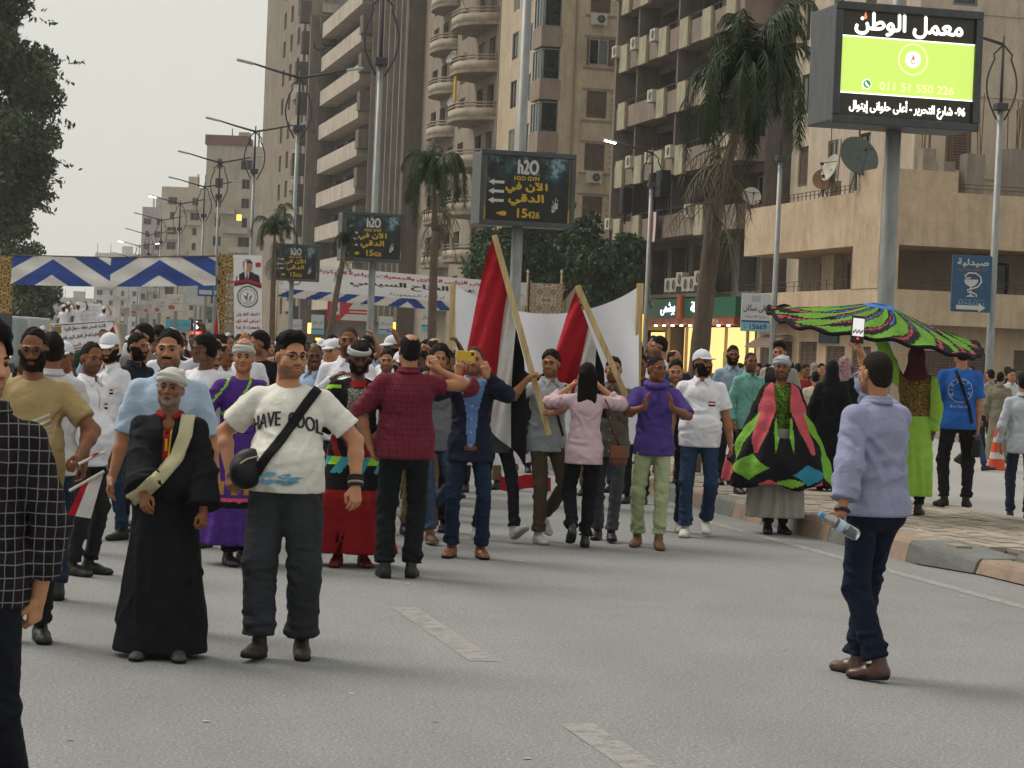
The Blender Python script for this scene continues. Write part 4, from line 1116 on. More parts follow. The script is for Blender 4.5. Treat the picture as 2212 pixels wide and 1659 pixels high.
for y in (4.4, 8.2, 11.6): mb = MB(); mb.tube([(-.06, -y, 8), (-.06, -y, 31)], .06, 6); mb.build('drain_pipe', m_plain('#7d7264', .8), bt)
def on_b(b, x, y, z): return b.matrix_basis @ Vector((x, y, z)) if False else Matrix.Translation(b.location) @ Matrix.Rotation(RZ, 4, 'Z') @ Vector((x, y, z))
for k, (y, z) in enumerate(((9.6, 8.9), (14.6, 9.6), (8.6, 20.2))): ac_unit(on_b(bt, -.22, -y, z), RZ+pi/2, 'white air conditioner box on the tall sand coloured block', 'air conditioners on the tall sand coloured block')

# --- dark block with yellowish panels on its balconies
u0 = WB(1640, 32.8)+.3; L = WB(1352, 32.8)-u0; H = 30
DK = m_wall('#6f6455', '#3c352c', .6, .5); PANEL = m_wall('#a39a74', '#6a6348', .55, 1.2); PINKW = m_wall('#8a7463', '#54473c', .5, .5)
b = start_building('dark grimy apartment block with yellowish panels hung on its balconies', u0, L, H, 14, DK, 32.8)
mb = MB(); hs = []
fz = [4.6, 7.55, 10.55, 13.55, 16.55, 19.55, 22.55, 25.55]
nb = 6
for z in fz:
    for k in range(nb): x = L*(k+.5)/nb; hs.append((x-L/nb*.40, x+L/nb*.40, z+.15, z+2.45))
hs.append((.6, L*.62, .1, 3.25)); hs.append((L*.68, L-.6, .1, 3.0))
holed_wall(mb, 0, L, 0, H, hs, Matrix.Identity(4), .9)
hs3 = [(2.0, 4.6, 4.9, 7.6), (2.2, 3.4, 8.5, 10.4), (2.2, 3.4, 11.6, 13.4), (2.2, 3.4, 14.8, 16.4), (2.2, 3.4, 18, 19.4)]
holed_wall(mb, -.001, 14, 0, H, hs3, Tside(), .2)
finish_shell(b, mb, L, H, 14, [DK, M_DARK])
for h in hs3: o = put_window(b, 0, h[2]+.02, h[1]-h[0]-.04, h[3]-h[2]-.04, 'grey', pi/2); o.location = (.1, -(h[0]+h[1])/2, h[2]+.02)
rng = random.Random(11)
for i, h in enumerate(hs[:-2]): put_window(b, (h[0]+h[1])/2, h[2]+.02, h[1]-h[0]-.05, 2.25, ('grey', 'white', 'curtain', 'brown')[rng.randrange(4)], 0, -.75)
for fi, z in enumerate(fz[1:]):
    balcony(b, .2, L-.1, z, 1.25, .95, PINKW)
    for k in range(nb):
        x = L*(k+.5)/nb+.2
        if rng.random() < .86:
            mb = MB(); mb.bx(x-.95, x+.35, 1.255, 1.42, z-.25, z+1.15); bevel(mb.build('cladding_panel', PANEL, b), .02)
        if rng.random() < .35: ac_unit(on_b(b, x+.9, 1.45, z+.55), RZ, 'grey air conditioner on the %s balcony row of the dark grimy block' % ORD[fi], 'air conditioners on the dark block')
    mb = MB(); mb.tube([(.2, 1.2, z+1.25), (L-.1, 1.2, z+1.25)], .03, 5); mb.build('balcony_rail', M_FR_B, b)
    for k in range(3): mb = MB(); x = L*(k+.5)/3; mb.bx(x-.12, x+.12, 0, 1.1, z+.95, z+2.86); mb.build('balcony_pier', DK, b)
    mb = MB(); mb.bx(L-.35, L, 0, 1.35, z-.3, z+2.7); mb.build('end_pier', m_wall('#7d6f60', '#4a4137', .5, .5), b)
for k in range(7): ac_unit(on_b(b, L*.30+k*.95, .5, 4.72+(.25 if k % 3 == 1 else 0)), RZ, 'dusty air conditioner in the row above the lit shop front', 'air conditioners above the shop front', 1.15)
mb = MB(); mb.bx(L*.2, L*.95, .02, 1.0, 4.52, 4.70); mb.build('canopy_slab', DK, b)
# shop fronts at its foot
M_SHOPLIT = m_emit('#ffd98a', .8, '#b08c50')
sh = thing('shop_front', on_b(b, 0, 0, 0), RZ, 'lit shop front with green fascia over warm yellow windows', 'shop')
mb = MB(); mb.bx(.3, L*.66, .6, 1.05, 3.55, 4.45); mb.build('fascia', m_plain('#14573c', .5, .4), sh)
mb = MB(); mb.bx(.3, L*.66, .62, 1.08, 3.20, 3.54); mb.build('fascia_strip', m_plain('#8a3a26', .5, .4), sh)
mb = MB(); mb.bx(.7, L*.6, -.55, -.50, .15, 3.15); mb.build('lit_back_wall', M_SHOPLIT, sh)
for k in range(7):
    mb = MB(); x = 1.1+k*(L*.56)/7; hh_ = 1.0+.5*((k*7) % 3); mb.bx(x, x+.75, -.45, -.1, .15, hh_); mb.build('display_stand', m_plain(('#8a6a3a', '#5a4632', '#a58a5a')[k % 3], .6), sh)
for k in range(5): x = .8+k*(L*.58-.2)/4; mb = MB(); mb.bx(x-.06, x+.06, .2, .32, .1, 3.18); mb.build('mullion', m_plain('#c9b27c', .5), sh)
for k in range(4):
    x0_ = .86+k*(L*.58-.2)/4; mb = MB(); mb.quad((x0_, .26, .2), (x0_+(L*.58-.2)/4-.12, .26, .2), (x0_+(L*.58-.2)/4-.12, .26, 3.1), (x0_, .26, 3.1)); t = m_plain('#c9a860', .1, .5)
for k in range(9): x = .7+k*L*.6/9; mb = MB(); mb.lathe([(.02, .06), (.07, .05), (.08, 0), (.02, -.01)], 10, Matrix.Translation((x, 1.2, 3.14))); mb.build('spot_lamp', m_emit('#fff0cc', 7), sh)
def wall_text(parent, name, txt, x, z, w, h, mat, y=.0, ar=True, bold=0, flip=True):
    """lettering on a street facing wall of a building (reads from the street)"""
    v, f = text_polys(txt, w, h, 0, ar); mb = MB(); k = 1 if not bold else 3
    for i in range(k):
        dx = (i-(k-1)/2)*bold; mb.add([(x-(p[0]+dx), y+.0006*i, z+p[1]) for p in v], f)
    return mb.build(name, mat, parent)
WHITE_E = m_emit('#dfe6ff', 2.2, '#c0c0c0')
wall_text(sh, 'sign_lettering', 'بوشمى', L*.50, 3.98, 2.3, .62, WHITE_E, 1.056, bold=.03)
wall_text(sh, 'sign_lettering', 'الجملة', L*.28, 3.98, 1.8, .6, WHITE_E, 1.056, bold=.03)
wall_text(sh, 'sign_lettering', 'P.O.S.H.M.A', L*.18, 3.37, 2.6, .2, m_plain('#d8cfc0', .5), 1.086, ar=False)
mb = MB(); mb.bx(L*.38, L*.41, 1.06, 1.2, 3.5, 4.6); mb.build('mascot_free_emblem' if False else 'sign_emblem', m_plain('#b05a2a', .6), sh)
so = thing('shop_front', on_b(b, L*.68, 0, 0), RZ, 'small shop with a glowing yellow and red sign box', 'shop')
mb = MB(); mb.bx(0, 3.2, .9, 1.15, 2.35, 3.75); bevel(mb.build('light_box', m_emit('#ffc414', 1.3, '#d0a010'), so), .25, 4)
wall_text(so, 'sign_lettering', 'طازة', 1.6, 3.0, 1.9, .7, m_emit('#d03010', .8, '#c02010'), 1.156, bold=.05)
mb = MB(); mb.bx(.2, 3.6, -.4, -.34, .1, 2.9); mb.build('lit_back_wall', M_SHOPLIT, so)
# loudspeakers and flag on the lower balcony
for k, (x, z, w) in enumerate(((L*.80, 8.95, .75), (L*.55, 9.35, .85), (L*.49, 9.4, .85))):
    r = thing('loudspeaker', on_b(b, x, 1.62, z-.55), RZ, ('black loudspeaker alone at the end of the flag draped balcony', 'black loudspeaker beside the flag on the balcony', 'black loudspeaker next to the other above the flag')[k], 'loudspeaker', 'loudspeakers on the balcony')
    mb = MB(); mb.bx(-w/2, w/2, -.25, .25, .45, 1.75); bevel(mb.build('cabinet', m_plain('#16171c', .6), r), .04)
    mb = MB(); mb.tube([(0, 0, -.1), (0, 0, .46)], .04, 6); mb.build('pole', M_DARK, r)
    mb = MB(); mb.bx(-w/2+.08, w/2-.08, .252, .262, .53, 1.67); mb.build('grille', m_plain('#24262c', .8), r)
FLAGM = [m_cloth('#a3202b'), m_cloth('#c9c7c4'), m_cloth('#16161a')]
def cloth_flag(name, loc, rz, w, h, label, vertical=True, group=None):
    r = thing(name, loc, rz, label, 'flag', group)
    for i in range(3):
        mb = MB(); n = 5
        if vertical: mb.grid([[(w*(i+a/4)/3, .02*sin(6*(i+a/4)+3*c/n), h*c/n) for a in range(5)] for c in range(n+1)])
        else: mb.grid([[(w*a/8, .03*sin(5*a/8+i), h*(2-i+c/3)/3) for c in range(4)] for a in range(9)])
        mb.build(('red_stripe', 'white_stripe', 'black_stripe')[i], FLAGM[i], r, True)
    return r
cloth_flag('hanging_flag', on_b(b, L*.60, 1.48, 7.25), RZ+pi, 1.25, 1.45, 'red white and black flag hung from the balcony with loudspeakers')

# --- beige block with a plain side wall
u0 = WB(1180); L = WB(1050)-u0; H = 30
BE = m_wall('#c4aa80', '#7a6a50', .5, .4); BE2 = m_wall('#957b66', '#5f4f40', .5, .5); M_SHB = M_SHUT
b = start_building('beige apartment block with shuttered windows on its plain side wall', u0, L, H, 12, BE)
mb = MB(); hs = [(1.7, 2.9, 6.2+k*3.05, 7.75+k*3.05) for k in range(7)]
holed_wall(mb, -.001, 12, 0, H, hs, Tside(), .2)
hs2 = [(x, x+1.7, 4.7+k*3.05, 6.4+k*3.05) for k in range(8) for x in (3.4, 7.2, 11.0) if x+1.7 < L]
holed_wall(mb, 2.2, L, 0, H, hs2, Matrix.Identity(4), .25)
finish_shell(b, mb, L, H, 12, [BE, M_DARK])
for i, h in enumerate(hs): k = ('red', 'shutter', 'shutter', 'shutter', 'white', 'shutter', 'shutter')[i]; o = put_window(b, 0, h[2]+.02, 1.16, 1.5, k, pi/2); o.location = (.06, -2.3, h[2]+.02)
for leaf in (-1, 1): o = put_window(b, 0, hs[4][2], .5, 1.5, 'shutter', pi/2+leaf*1.2, 0, True); o.location = (-.2, -2.3+leaf*.72, hs[4][2])
for i, h in enumerate(hs2): put_window(b, (h[0]+h[1])/2, h[2]+.02, 1.66, 1.66, ('white', 'grey', 'brown', 'curtain')[i % 4], 0, -.1)
for k in range(7):
    z = 6.2+k*3.05
    side_lines(b, 1.4, 9, [z-.25, z+1.6], BE2); side_lines(b, 3.1, 9, [z+.12+.33*j for j in range(5)], BE2, 0, .03, .04)
for k in range(8):                                     # enclosed corner balcony: parapet and glazing
    z = 4.2+k*3.05
    mb = MB(); mb.bx(-.02, 2.2, -.1, 1.15, z-.15, z); mb.bx(-.02, 2.2, 1.03, 1.15, z, z+1.0); mb.bx(-.02, .10, -.1, 1.028, z, z+1.0); mb.build('corner_balcony', BE2, b)
    put_window(b, 1.1, z+1.02, 2.1, 1.75, 'grey', 0, 1.06); o = put_window(b, 0, z+1.02, 1.0, 1.75, 'grey', pi/2); o.location = (.06, .5, z+1.02)
for k, j in enumerate((1, 2, 5)): ac_unit(on_b(b, -.28, -2.35+.1*k, 5.35+j*3.05), RZ+pi/2, 'white air conditioner box under the %s window of the beige side wall' % ORD[j], 'air conditioners on the beige side wall', 1.1)
mb = MB(); mb.tube([(-.05, -.9, 3), (-.05, -.85, H)], .05, 6); mb.build('drain_pipe', BE2, b)

# --- block with rounded balconies
u0 = WB(1050)+.2; L = WB(888)-u0; H = 34
RB = m_wall('#93826a', '#55493b', .55, .4); RB2 = m_wall('#a8957a', '#6a5c49', .5, .6)
b = start_building('tall block with rounded balconies and striped balcony rails', u0, L, H, 12, RB)
mb = MB(); hs2 = [(x, x+2.0, 4.6+k*3.1, 6.7+k*3.1) for k in range(9) for x in (1.2, 4.6, 10.5, 14.0, 17.5, 21.0) if x+2 < L-.3]
holed_wall(mb, 0, L, 0, H, hs2, Matrix.Identity(4), .5); holed_wall(mb, -.001, 12, 0, H, [(1.5, 3.5, 4.6+k*3.1, 6.7+k*3.1) for k in range(9)], Tside(), .4)
finish_shell(b, mb, L, H, 12, [RB, M_DARK])
for i, h in enumerate(hs2): put_window(b, (h[0]+h[1])/2, h[2]+.02, 1.94, 2.06, ('grey', 'white', 'brown', 'curtain', 'grey')[i*3 % 5], 0, -.3)
def round_balcony(b, x0, x1, z, out, mat, mat2):
    n = 12; xm, hw = (x0+x1)/2, (x1-x0)/2
    prof = [(xm+hw*(-1+2*i/n), out*(1-abs(-1+2*i/n)**3.2)) for i in range(n+1)]
    def strip(za, zb, inset, name, m):
        mb = MB(); P = [[(x, max(y-inset, .02), zz) for zz in (za, zb)] for x, y in prof]; mb.grid(P); o = mb.build(name, m, b, True); s = o.modifiers.new('thickness', 'SOLIDIFY'); s.thickness = .1; return o
    mb = MB(); mb.poly([(x, y, z) for x, y in prof]); mb.poly([(x, y, z-.22) for x, y in reversed(prof)]); mb.grid([[(x, y, z-.22), (x, y, z)] for x, y in prof]); mb.build('balcony_slab', mat2, b)
    strip(z, z+.55, .02, 'balcony_parapet', mat); strip(z+.66, z+.76, .02, 'balcony_bar', mat2); strip(z+.86, z+.96, .02, 'balcony_bar', mat2)
for k in range(9):
    z = 4.45+k*3.1; round_balcony(b, .3, 7.6, z, 2.3, RB2, RB); round_balcony(b, L*.52, L*.52+6, z, 1.3, RB2, RB)
    if k % 2 == 0: ac_unit(on_b(b, 8.6, .3, z+.6), RZ, 'air conditioner by the %s row of rounded balconies' % ORD[k], 'air conditioners between rounded balconies')
for k, (x, z, sz) in enumerate(((8.3, 25.0, 1.7), (8.9, 17.8, 1.1), (8.6, 29.4, 1.0), (4.4, 20.2, 1.0))): dish(on_b(b, x, 2.2 if x < 8.3 else 1.1, z), sz, radians(-55), radians(64), ('largest round dish beside the rounded balconies', 'dish low beside the rounded balconies', 'dish high beside the rounded balconies', 'dish standing on a rounded balcony')[k], 'dishes by the rounded balconies', '#77746b')
mb = MB(); mb.bx(3.1, 3.7, 2.1, 2.2, 18.0, 19.6); mb.build('laundry', m_cloth('#b7962f'), b)

# --- block with close vertical fins and a dark slab end
u0 = WB(888)+.2; L = WB(797)-u0; H = 40
FB = m_wall('#6a5c4e', '#3e352d', .4, .4); FIN = m_wall('#85786a', '#4b433a', .5, .4)
b = start_building('office block with close vertical fins beside a tall dark slab', u0, L, H, 14, FB)
mb = MB(); holed_wall(mb, .0, L, 0, H, [], Matrix.Identity(4)); holed_wall(mb, -1.3, 14, 0, H, [], Tside(), .2)
mb.bx(.001, 1.2, 0, 1.3, 0, H); finish_shell(b, mb, L, H, 14, [FB, M_DARK])
for k in range(7):
    x = 2.6+k*(L-2.8)/6; mb = MB(); mb.bx(x-.18, x+.18, 0, .9, 3.5, H); mb.build('fin', FIN, b)
for k in range(6):
    x = 2.6+(k+.5)*(L-2.8)/6
    for fl in range(11):
        z = 3.8+fl*3.1; put_window(b, x, z+1.1, (L-2.8)/6-.5, 1.7, 'grey', 0, .12, fl % 2 == 0); mb = MB(); mb.bx(x-(L-2.8)/12+.2, x+(L-2.8)/12-.2, .01, .45, z-.15, z+.95); mb.build('spandrel', m_wall('#9a8d7b', '#5d5447', .5, .5), b)

# --- block with long pale balcony parapets
u0 = WB(797)+.2; L = WB(700)-u0; H = 36
PB = m_wall('#5c5347', '#35302a', .5, .5); PAR = m_wall('#b9a791', '#75685a', .55, .5)
b = start_building('block with long pale balcony parapets and dark recesses', u0, L, H, 12, PB)
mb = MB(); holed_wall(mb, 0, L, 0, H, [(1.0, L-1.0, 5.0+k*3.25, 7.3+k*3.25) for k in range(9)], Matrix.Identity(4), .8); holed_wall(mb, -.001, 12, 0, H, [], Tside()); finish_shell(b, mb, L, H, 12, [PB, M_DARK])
for k in range(9):
    z = 4.85+k*3.25; balcony(b, 1.6, L-.6, z, 1.6, 1.25, PAR)
    mb = MB(); mb.bx(-.1, 1.58, .0, 1.75, z+.4, z+2.0); mb.build('balcony_block', m_wall('#6e6355', '#423b32', .4, .5), b)
    mb = MB(); mb.bx(L-.55, L, 0, 1.8, z+.2, z+1.9); mb.build('balcony_block', m_wall('#6e6355', '#423b32', .4, .5), b)
    for q in range(4): put_window(b, 3+q*(L-5)/3.2, z+1.3, 2.2, .95, 'grey', 0, .3, False)
    if k < 3: ac_unit(on_b(b, 3+k*1.7, 1.3, z+1.0), RZ, 'air conditioner behind the %s pale balcony parapet' % ORD[k], 'air conditioners on the pale parapets')

# --- grey block with a bare side wall carrying large letters
u0 = WB(700)+.2; L = WB(612)-u0; H = 33
GB = m_wall('#776d5e', '#454036', .55, .35); GB2 = m_wall('#9a8a70', '#5e5444', .5, .5)
b = start_building('grey block with large dark letters on its bare side wall', u0, L, H, 12, GB)
mb = MB(); hs2 = [(x, x+1.6, 5.2+k*3.2, 7.0+k*3.2) for k in range(8) for x in (3, 7, 12, 16, 21, 26) if x+1.6 < L]
holed_wall(mb, 0, L, 0, H, hs2, Matrix.Identity(4), .3); holed_wall(mb, -2.6, 12, 0, H, [], Tside()); mb.bx(.002, .7, .0, 2.6, 0, H); finish_shell(b, mb, L, H, 12, [GB, M_DARK])
for i, h in enumerate(hs2): put_window(b, (h[0]+h[1])/2, h[2]+.02, 1.56, 1.76, ('white', 'grey', 'brown', 'curtain')[i % 4], 0, -.1, i % 2 == 0)
for k in range(8):
    z = 4.9+k*3.2; balcony(b, 5.5, 11, z, 1.2, .95, GB2); balcony(b, 18.5, 24, z, 1.2, .95, GB2)
for z, t in ((30.2, 'مى'), (22.0, 'ـاليـ')):
    v, f = text_polys(t, 2.2, 1.2, 0, True); mb = MB(); mb.add([(-.015, -(p[0])+1.2, z+p[1]) for p in v], f); mb.build('painted_letters', m_plain('#3c3a34', .9), b)
# --- tall block at the end of the terrace
u0 = WB(640, 30.5); L = WB(546, 30.5)-u0; H = 46
TB = m_wall('#8d7c66', '#544a3d', .55, .35); TB2 = m_wall('#a3937b', '#6a5e4d', .5, .5)
b = start_building('tall tan block with wide windows facing down the street', u0, L, H, 12, TB, 36.0)
mb = MB(); hs = [(y, y+w, 4.5+k*3.15, 6.3+k*3.15) for k in range(13) for (y, w) in ((-4.2, 2.0), (-1.2, 3.4), (3.4, 2.2))]
holed_wall(mb, -5.5, 12, 0, H, hs, Tside(), .35); holed_wall(mb, 0, L, 0, H, [(x, x+2, 4.5+k*3.15, 6.3+k*3.15) for k in range(13) for x in (3, 8, 14, 20)], Matrix.Translation((0, 5.5, 0)), .3)
mb.quad((0, 0, H), (0, 5.5, H), (L, 5.5, H), (L, 0, H)); finish_shell(b, mb, L, H, 12, [TB, M_DARK])
for i, h in enumerate(hs): o = put_window(b, 0, h[2]+.02, h[1]-h[0]-.06, 1.74, ('white', 'grey', 'curtain', 'grey')[i*5 % 4], pi/2); o.location = (.12, -(h[0]+h[1])/2, h[2]+.02)
for k in range(13):
    z = 4.5+k*3.15; mb = MB(); mb.bx(-.5, -.002, -5.4, 4.4, z-.9, z-.1) if k % 3 else mb.bx(-.9, -.002, 1.5, 4.6, z-.9, z-.1); mb.build('spandrel_band', TB2, b)
    if k % 2: ac_unit(on_b(b, -.3, 2.6-.8*(k % 3), z-.75), RZ+pi/2, 'air conditioner on the %s storey of the tall tan block' % ORD[k], 'air conditioners on the tall tan block', 1.2)
for k in range(14): mb = MB(); mb.bx(-.15, 1.2, 5.5, 6.3+.25*(k % 3), 3+k*3.1, 5.2+k*3.1); mb.build('edge_balcony', m_wall('#5a5047', '#37312b', .4, .5), b)
# --- far blocks
def far_block(label, px0, px1, top_px, D, col, dirt, seed, roof=None, extra=0):
    p0 = at(px0, 700, D); W = (px1-px0)*D/FPX; hz = CAMH+(PH/2-74+(px0-PW/2)*.042-top_px)*D/FPX
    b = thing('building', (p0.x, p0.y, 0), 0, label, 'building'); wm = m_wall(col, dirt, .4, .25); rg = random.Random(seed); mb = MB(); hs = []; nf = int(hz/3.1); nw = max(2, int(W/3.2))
    for fl in range(1, nf):
        for k in range(nw): x = W*(k+.5)/nw; w = rg.choice((.9, 1.3, 1.9)); hs.append((x-w/2, x+w/2, fl*3.1+.9, fl*3.1+2.5))
    T = Matrix(((-1, 0, 0, W), (0, -1, 0, 0), (0, 0, 1, 0), (0, 0, 0, 1)))
    holed_wall(mb, 0, W, 0, hz, hs, T, .3); mb.quad((0, 0, hz), (W, 0, hz), (W, 14, hz), (0, 14, hz)); mb.quad((0, 14, 0), (0, 0, 0), (0, 0, hz), (0, 14, hz)); mb.quad((W, 0, 0), (W, 14, 0), (W, 14, hz), (W, 0, hz))
    mb.build('wall', [wm, M_DARK], b)
    for i, h in enumerate(hs): put_window(b, W-(h[0]+h[1])/2, h[2]+.02, h[1]-h[0]-.05, 1.55, ('grey', 'white', 'brown')[i*3 % 3], pi, .12, False)
    for fl in range(1, nf):
        if rg.random() < .7: x0 = rg.uniform(0, W*.5); x1 = x0+rg.uniform(.3, .45)*W; mb = MB(); mb.bx(x0, x1, -1.2, -.002, fl*3.1-.1, fl*3.1+.85); mb.build('balcony', m_wall('#a89a82', dirt, .4, .5), b)
    if roof: mb = MB(); mb.bx(-.3, W*.75, -.3, 8, hz, hz+1.6); mb.build('roof_cabin', m_wall(roof, dirt, .3, .4), b)
    mb = MB(); mb.bx(W*.55, W*.75, 2, 5, hz, hz+2.4); mb.build('stair_head', wm, b)
    for k in range(3): mb = MB(); x = rg.uniform(0, W); mb.tube([(x, 3, hz), (x, 3, hz+3)], .08, 4); mb.build('mast', M_FR_B, b)
    return b
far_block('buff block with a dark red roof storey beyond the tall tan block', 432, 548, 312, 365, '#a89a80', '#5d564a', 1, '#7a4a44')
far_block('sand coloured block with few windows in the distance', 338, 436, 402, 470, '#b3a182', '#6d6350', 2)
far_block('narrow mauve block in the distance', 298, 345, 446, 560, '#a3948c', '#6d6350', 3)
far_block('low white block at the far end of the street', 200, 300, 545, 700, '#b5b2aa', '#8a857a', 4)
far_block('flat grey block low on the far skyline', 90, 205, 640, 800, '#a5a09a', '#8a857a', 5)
# ------------------------------------------------------------------ flat prints on boards and banners
class Panel:
    """a printed face: O centre, r right, u up, n towards the reader; fn maps (x, y) onto a sagging cloth"""
    def __init__(s, parent, O, r, u, fn=None):
        s.p = parent; s.O = Vector(O); s.r = Vector(r).normalized(); s.u = Vector(u).normalized(); s.n = s.r.cross(s.u); s.fn = fn; s.k = 1
    def pt(s, x, y, lay): 
        b = s.fn(x, y) if s.fn else s.O + s.r*x + s.u*y
        return b + s.n*(.004*lay)
    def polys(s, name, v, f, mat, lay=1):
        mb = MB(); mb.add([s.pt(float(p[0]), float(p[1]), lay) for p in v], f); return mb.build(name, mat, s.p)
    def rect(s, name, x, y, w, h, mat, lay=1, nx=1, ny=1):
        v, f = grid2(w, h, nx, ny); return s.polys(name, [(a+x, b+y) for a, b in v], f, mat, lay)
    def shape(s, name, pts, mat, lay=1): return s.polys(name, pts, [tuple(range(len(pts)))], mat, lay)
    def disc(s, name, x, y, rx, ry, mat, lay=1, r0=0.0, n=28):
        v, f = disc2(rx, ry, n, 1, r0)
        if r0 == 0.0: v = v[n:]; f = [tuple(range(n))]
        return s.polys(name, [(a+x, b+y) for a, b in v], f, mat, lay)
    def text(s, txt, x, y, w, h, mat, lay=1, ar=True, bold=0.0, name='lettering'):
        v, f = text_polys(txt, w, h, 0, ar)
        mb = MB(); offs = [(0, 0)] if not bold else [(-bold, 0), (bold, 0), (0, bold), (0, -bold)]
        for i, (dx, dy) in enumerate(offs): mb.add([s.pt(float(p[0])+x+dx, float(p[1])+y+dy, lay)+s.n*.0007*i for p in v], f)
        return mb.build(name, mat, s.p)

# ------------------------------------------------------------------ lamp posts on the median and the far pavement
M_POLE = m_metal('#8b8d8c', .55, .5); M_DKMET = m_plain('#33353b', .6, .4); M_LAMP = m_emit('#fff4dc', 9.0); M_LAMPOFF = m_plain('#9da0a0', .4, .5)
def lamp_post(loc, label, lit=(0, 0), arms=(1, 1), rad=.085, h=11.0, rz=RZ):
    r = thing('street_lamp', loc, rz, label, 'street lamp')
    mb = MB(); mb.tube([(0, 0, 0), (0, 0, 1.0), (0, 0, 9.2)], [rad*1.25, rad, rad*.72], 12); mb.build('pole', M_POLE, r, True)
    mb = MB(); mb.tube([(0, 0, 9.1), (0, 0, 10.2), (0, 0, h+.25)], [.05, .045, .03], 8); mb.build('mast_top', M_DKMET, r, True)
    mb = MB(); mb.box((0, 0, 9.22), (.34, .34, .22)); bevel(mb.build('collar', M_DKMET, r), .03)
    for k in (-1, 1):
        pts = [(0, k*(.12+.36*sin(pi*min(1, t*1.08))*(1-.1*t)) if t < .86 else k*.30*(1-t)/.14+0, 8.85+(h-8.85)*t) for t in np.linspace(0, 1, 16)]
        mb = MB(); mb.tube(pts, .028, 7); mb.build('loop_bar', M_DKMET, r, True)
        on = arms[0 if k > 0 else 1]
        if on:
            mb = MB(); mb.tube([(0, 0, h), (0, k*.9, h+.20), (0, k*1.75, h+.42)], [.05, .042, .035], 7); mb.build('arm', M_DKMET, r, True)
            mb = MB(); mb.box((0, k*1.95, h+.44), (.20, .62, .09), Matrix.Rotation(k*.18, 3, 'X')); bevel(mb.build('lamp_head', M_LAMPOFF, r), .03)
            if lit[0 if k > 0 else 1]: mb = MB(); mb.box((0, k*1.97, h+.375), (.18, .5, .05), Matrix.Rotation(k*.18, 3, 'X')); mb.build('lit_panel', M_LAMP, r)
    return r
def ground_at(px, d): p = at(px, 760, d); return Vector((p.x, p.y, 0))
LAMPS = [(1925-16, 25.2, 'thick lamp post carrying the lit green advertising box', (0, 0), .098), (1107, 40, 'lamp post carrying the largest black gym billboard', (0, 0), .11), (797, 60.6, 'lamp post carrying the middle sized black gym billboard', (0, 0), .10),
         (624, 80.5, 'double armed lamp post carrying the smallest gym billboard', (0, 0), .09), (533, 102, 'double armed lamp post beside the far end of the gym billboards', (0, 0), .09), (459, 121, 'unlit double armed lamp post before the buff block', (0, 0), .09),
         (428, 141, 'double armed lamp post beside the next one before the buff block', (0, 0), .09), (377, 160, 'double armed lamp post with one lit lamp before the sand coloured block', (1, 0), .09), (338, 184, 'unlit lamp post before the narrow mauve block', (0, 0), .09),
         (312, 212, 'far lamp post beside the narrow mauve block', (0, 0), .09), (292, 240, 'far lamp post with both lamps lit', (1, 1), .09), (272, 275, 'small far lamp post above the blue and white banner', (0, 0), .09), (256, 310, 'farthest lamp post in the row along the median', (0, 0), .09)]
for px_, d_, lb, lit, rd in LAMPS: lamp_post(ground_at(px_, d_), lb, lit, (1, 1), rd)
lamp_post(ground_at(2138, 65), 'lamp post with the blue pharmacy sign on it', (0, 0), (1, 0), .12)
lamp_post(ground_at(1668, 84.6), 'lamp post with the white and blue number sign on it', (0, 0), (1, 0), .12)
lamp_post(ground_at(1392, 100), 'single armed lamp post with a lit lamp before the dark block', (1, 0), (1, 0), .12, 10.6)

# ------------------------------------------------------------------ advertising boxes on the lamp posts (aligned with the road)
BW, BH, BD = 1.68, 1.27, .80
def ad_box(d, px_, zc, label, sc=1.0):
    r = thing('billboard', Vector((*ground_at(px_, d).xy, zc)), RZ, label, 'billboard')
    t = .07; mb = MB(); mb.bx(-BD/2+.02, BD/2-.02, -BW/2, BW/2, -BH/2, BH/2); bevel(mb.build('cabinet', m_metal('#55585a', .5, .3), r), .02)
    for k, (y0, y1, z0, z1) in enumerate(((-BW/2-.01, BW/2+.01, BH/2-t, BH/2+.02), (-BW/2-.01, BW/2+.01, -BH/2-.02, -BH/2+t), (-BW/2-.012, -BW/2+t, -BH/2+t+.001, BH/2-t-.001), (BW/2-t, BW/2+.012, -BH/2+t+.001, BH/2-t-.001))):
        mb = MB(); mb.bx(-BD/2-.035, -BD/2+.02, y0, y1, z0, z1); bevel(mb.build('frame_bar', m_metal('#4a4d4f', .4, .5), r), .012)
    return r, Panel(r, (-BD/2+.015, 0, 0), (0, -1, 0), (0, 0, 1))
r, P_ = ad_box(25.0, 1925-22, 4.93, 'lit advertising box with a bright lime green panel')
mb = MB(); mb.bx(-BD/2-.03, -BD/2-.01, -BW/2+.02, BW/2-.02, BH/2-.045, BH/2+.012); 
P_.rect('dark_field', 0, 0, BW-.13, BH-.13, m_plain('#2b2818', .35, .5, var=.15, scale=2), 1)
GREEN = m_emit('#cfe97c', .53, '#9fc030')
P_.rect('lit_panel', 0, -.015, BW-.14, .60, GREEN, 2)
WE = m_emit('#fffdf0', 1.05, '#e0e0e0'); 
P_.rect('white_line', 0, .290, BW-.14, .014, WE, 3); P_.rect('white_line', 0, -.318, BW-.14, .014, WE, 3)
P_.text('معمل الوطن', .0, .435, 1.24, .235, WE, 3, bold=.008)
P_.text('96- شارع التحرير - أعلى حلوانى إيتوال', .02, -.455, 1.34, .17, WE, 3, bold=.0035)
PALE = m_emit('#eaf6a8', .8, '#d0d0a0'); RED_E = m_emit('#d86a4a', .6, '#c05030')
P_.disc('emblem_ring', .06, .085, .172, .172, PALE, 3, .93); P_.disc('emblem_disc', .06, .085, .088, .088, WE, 3)
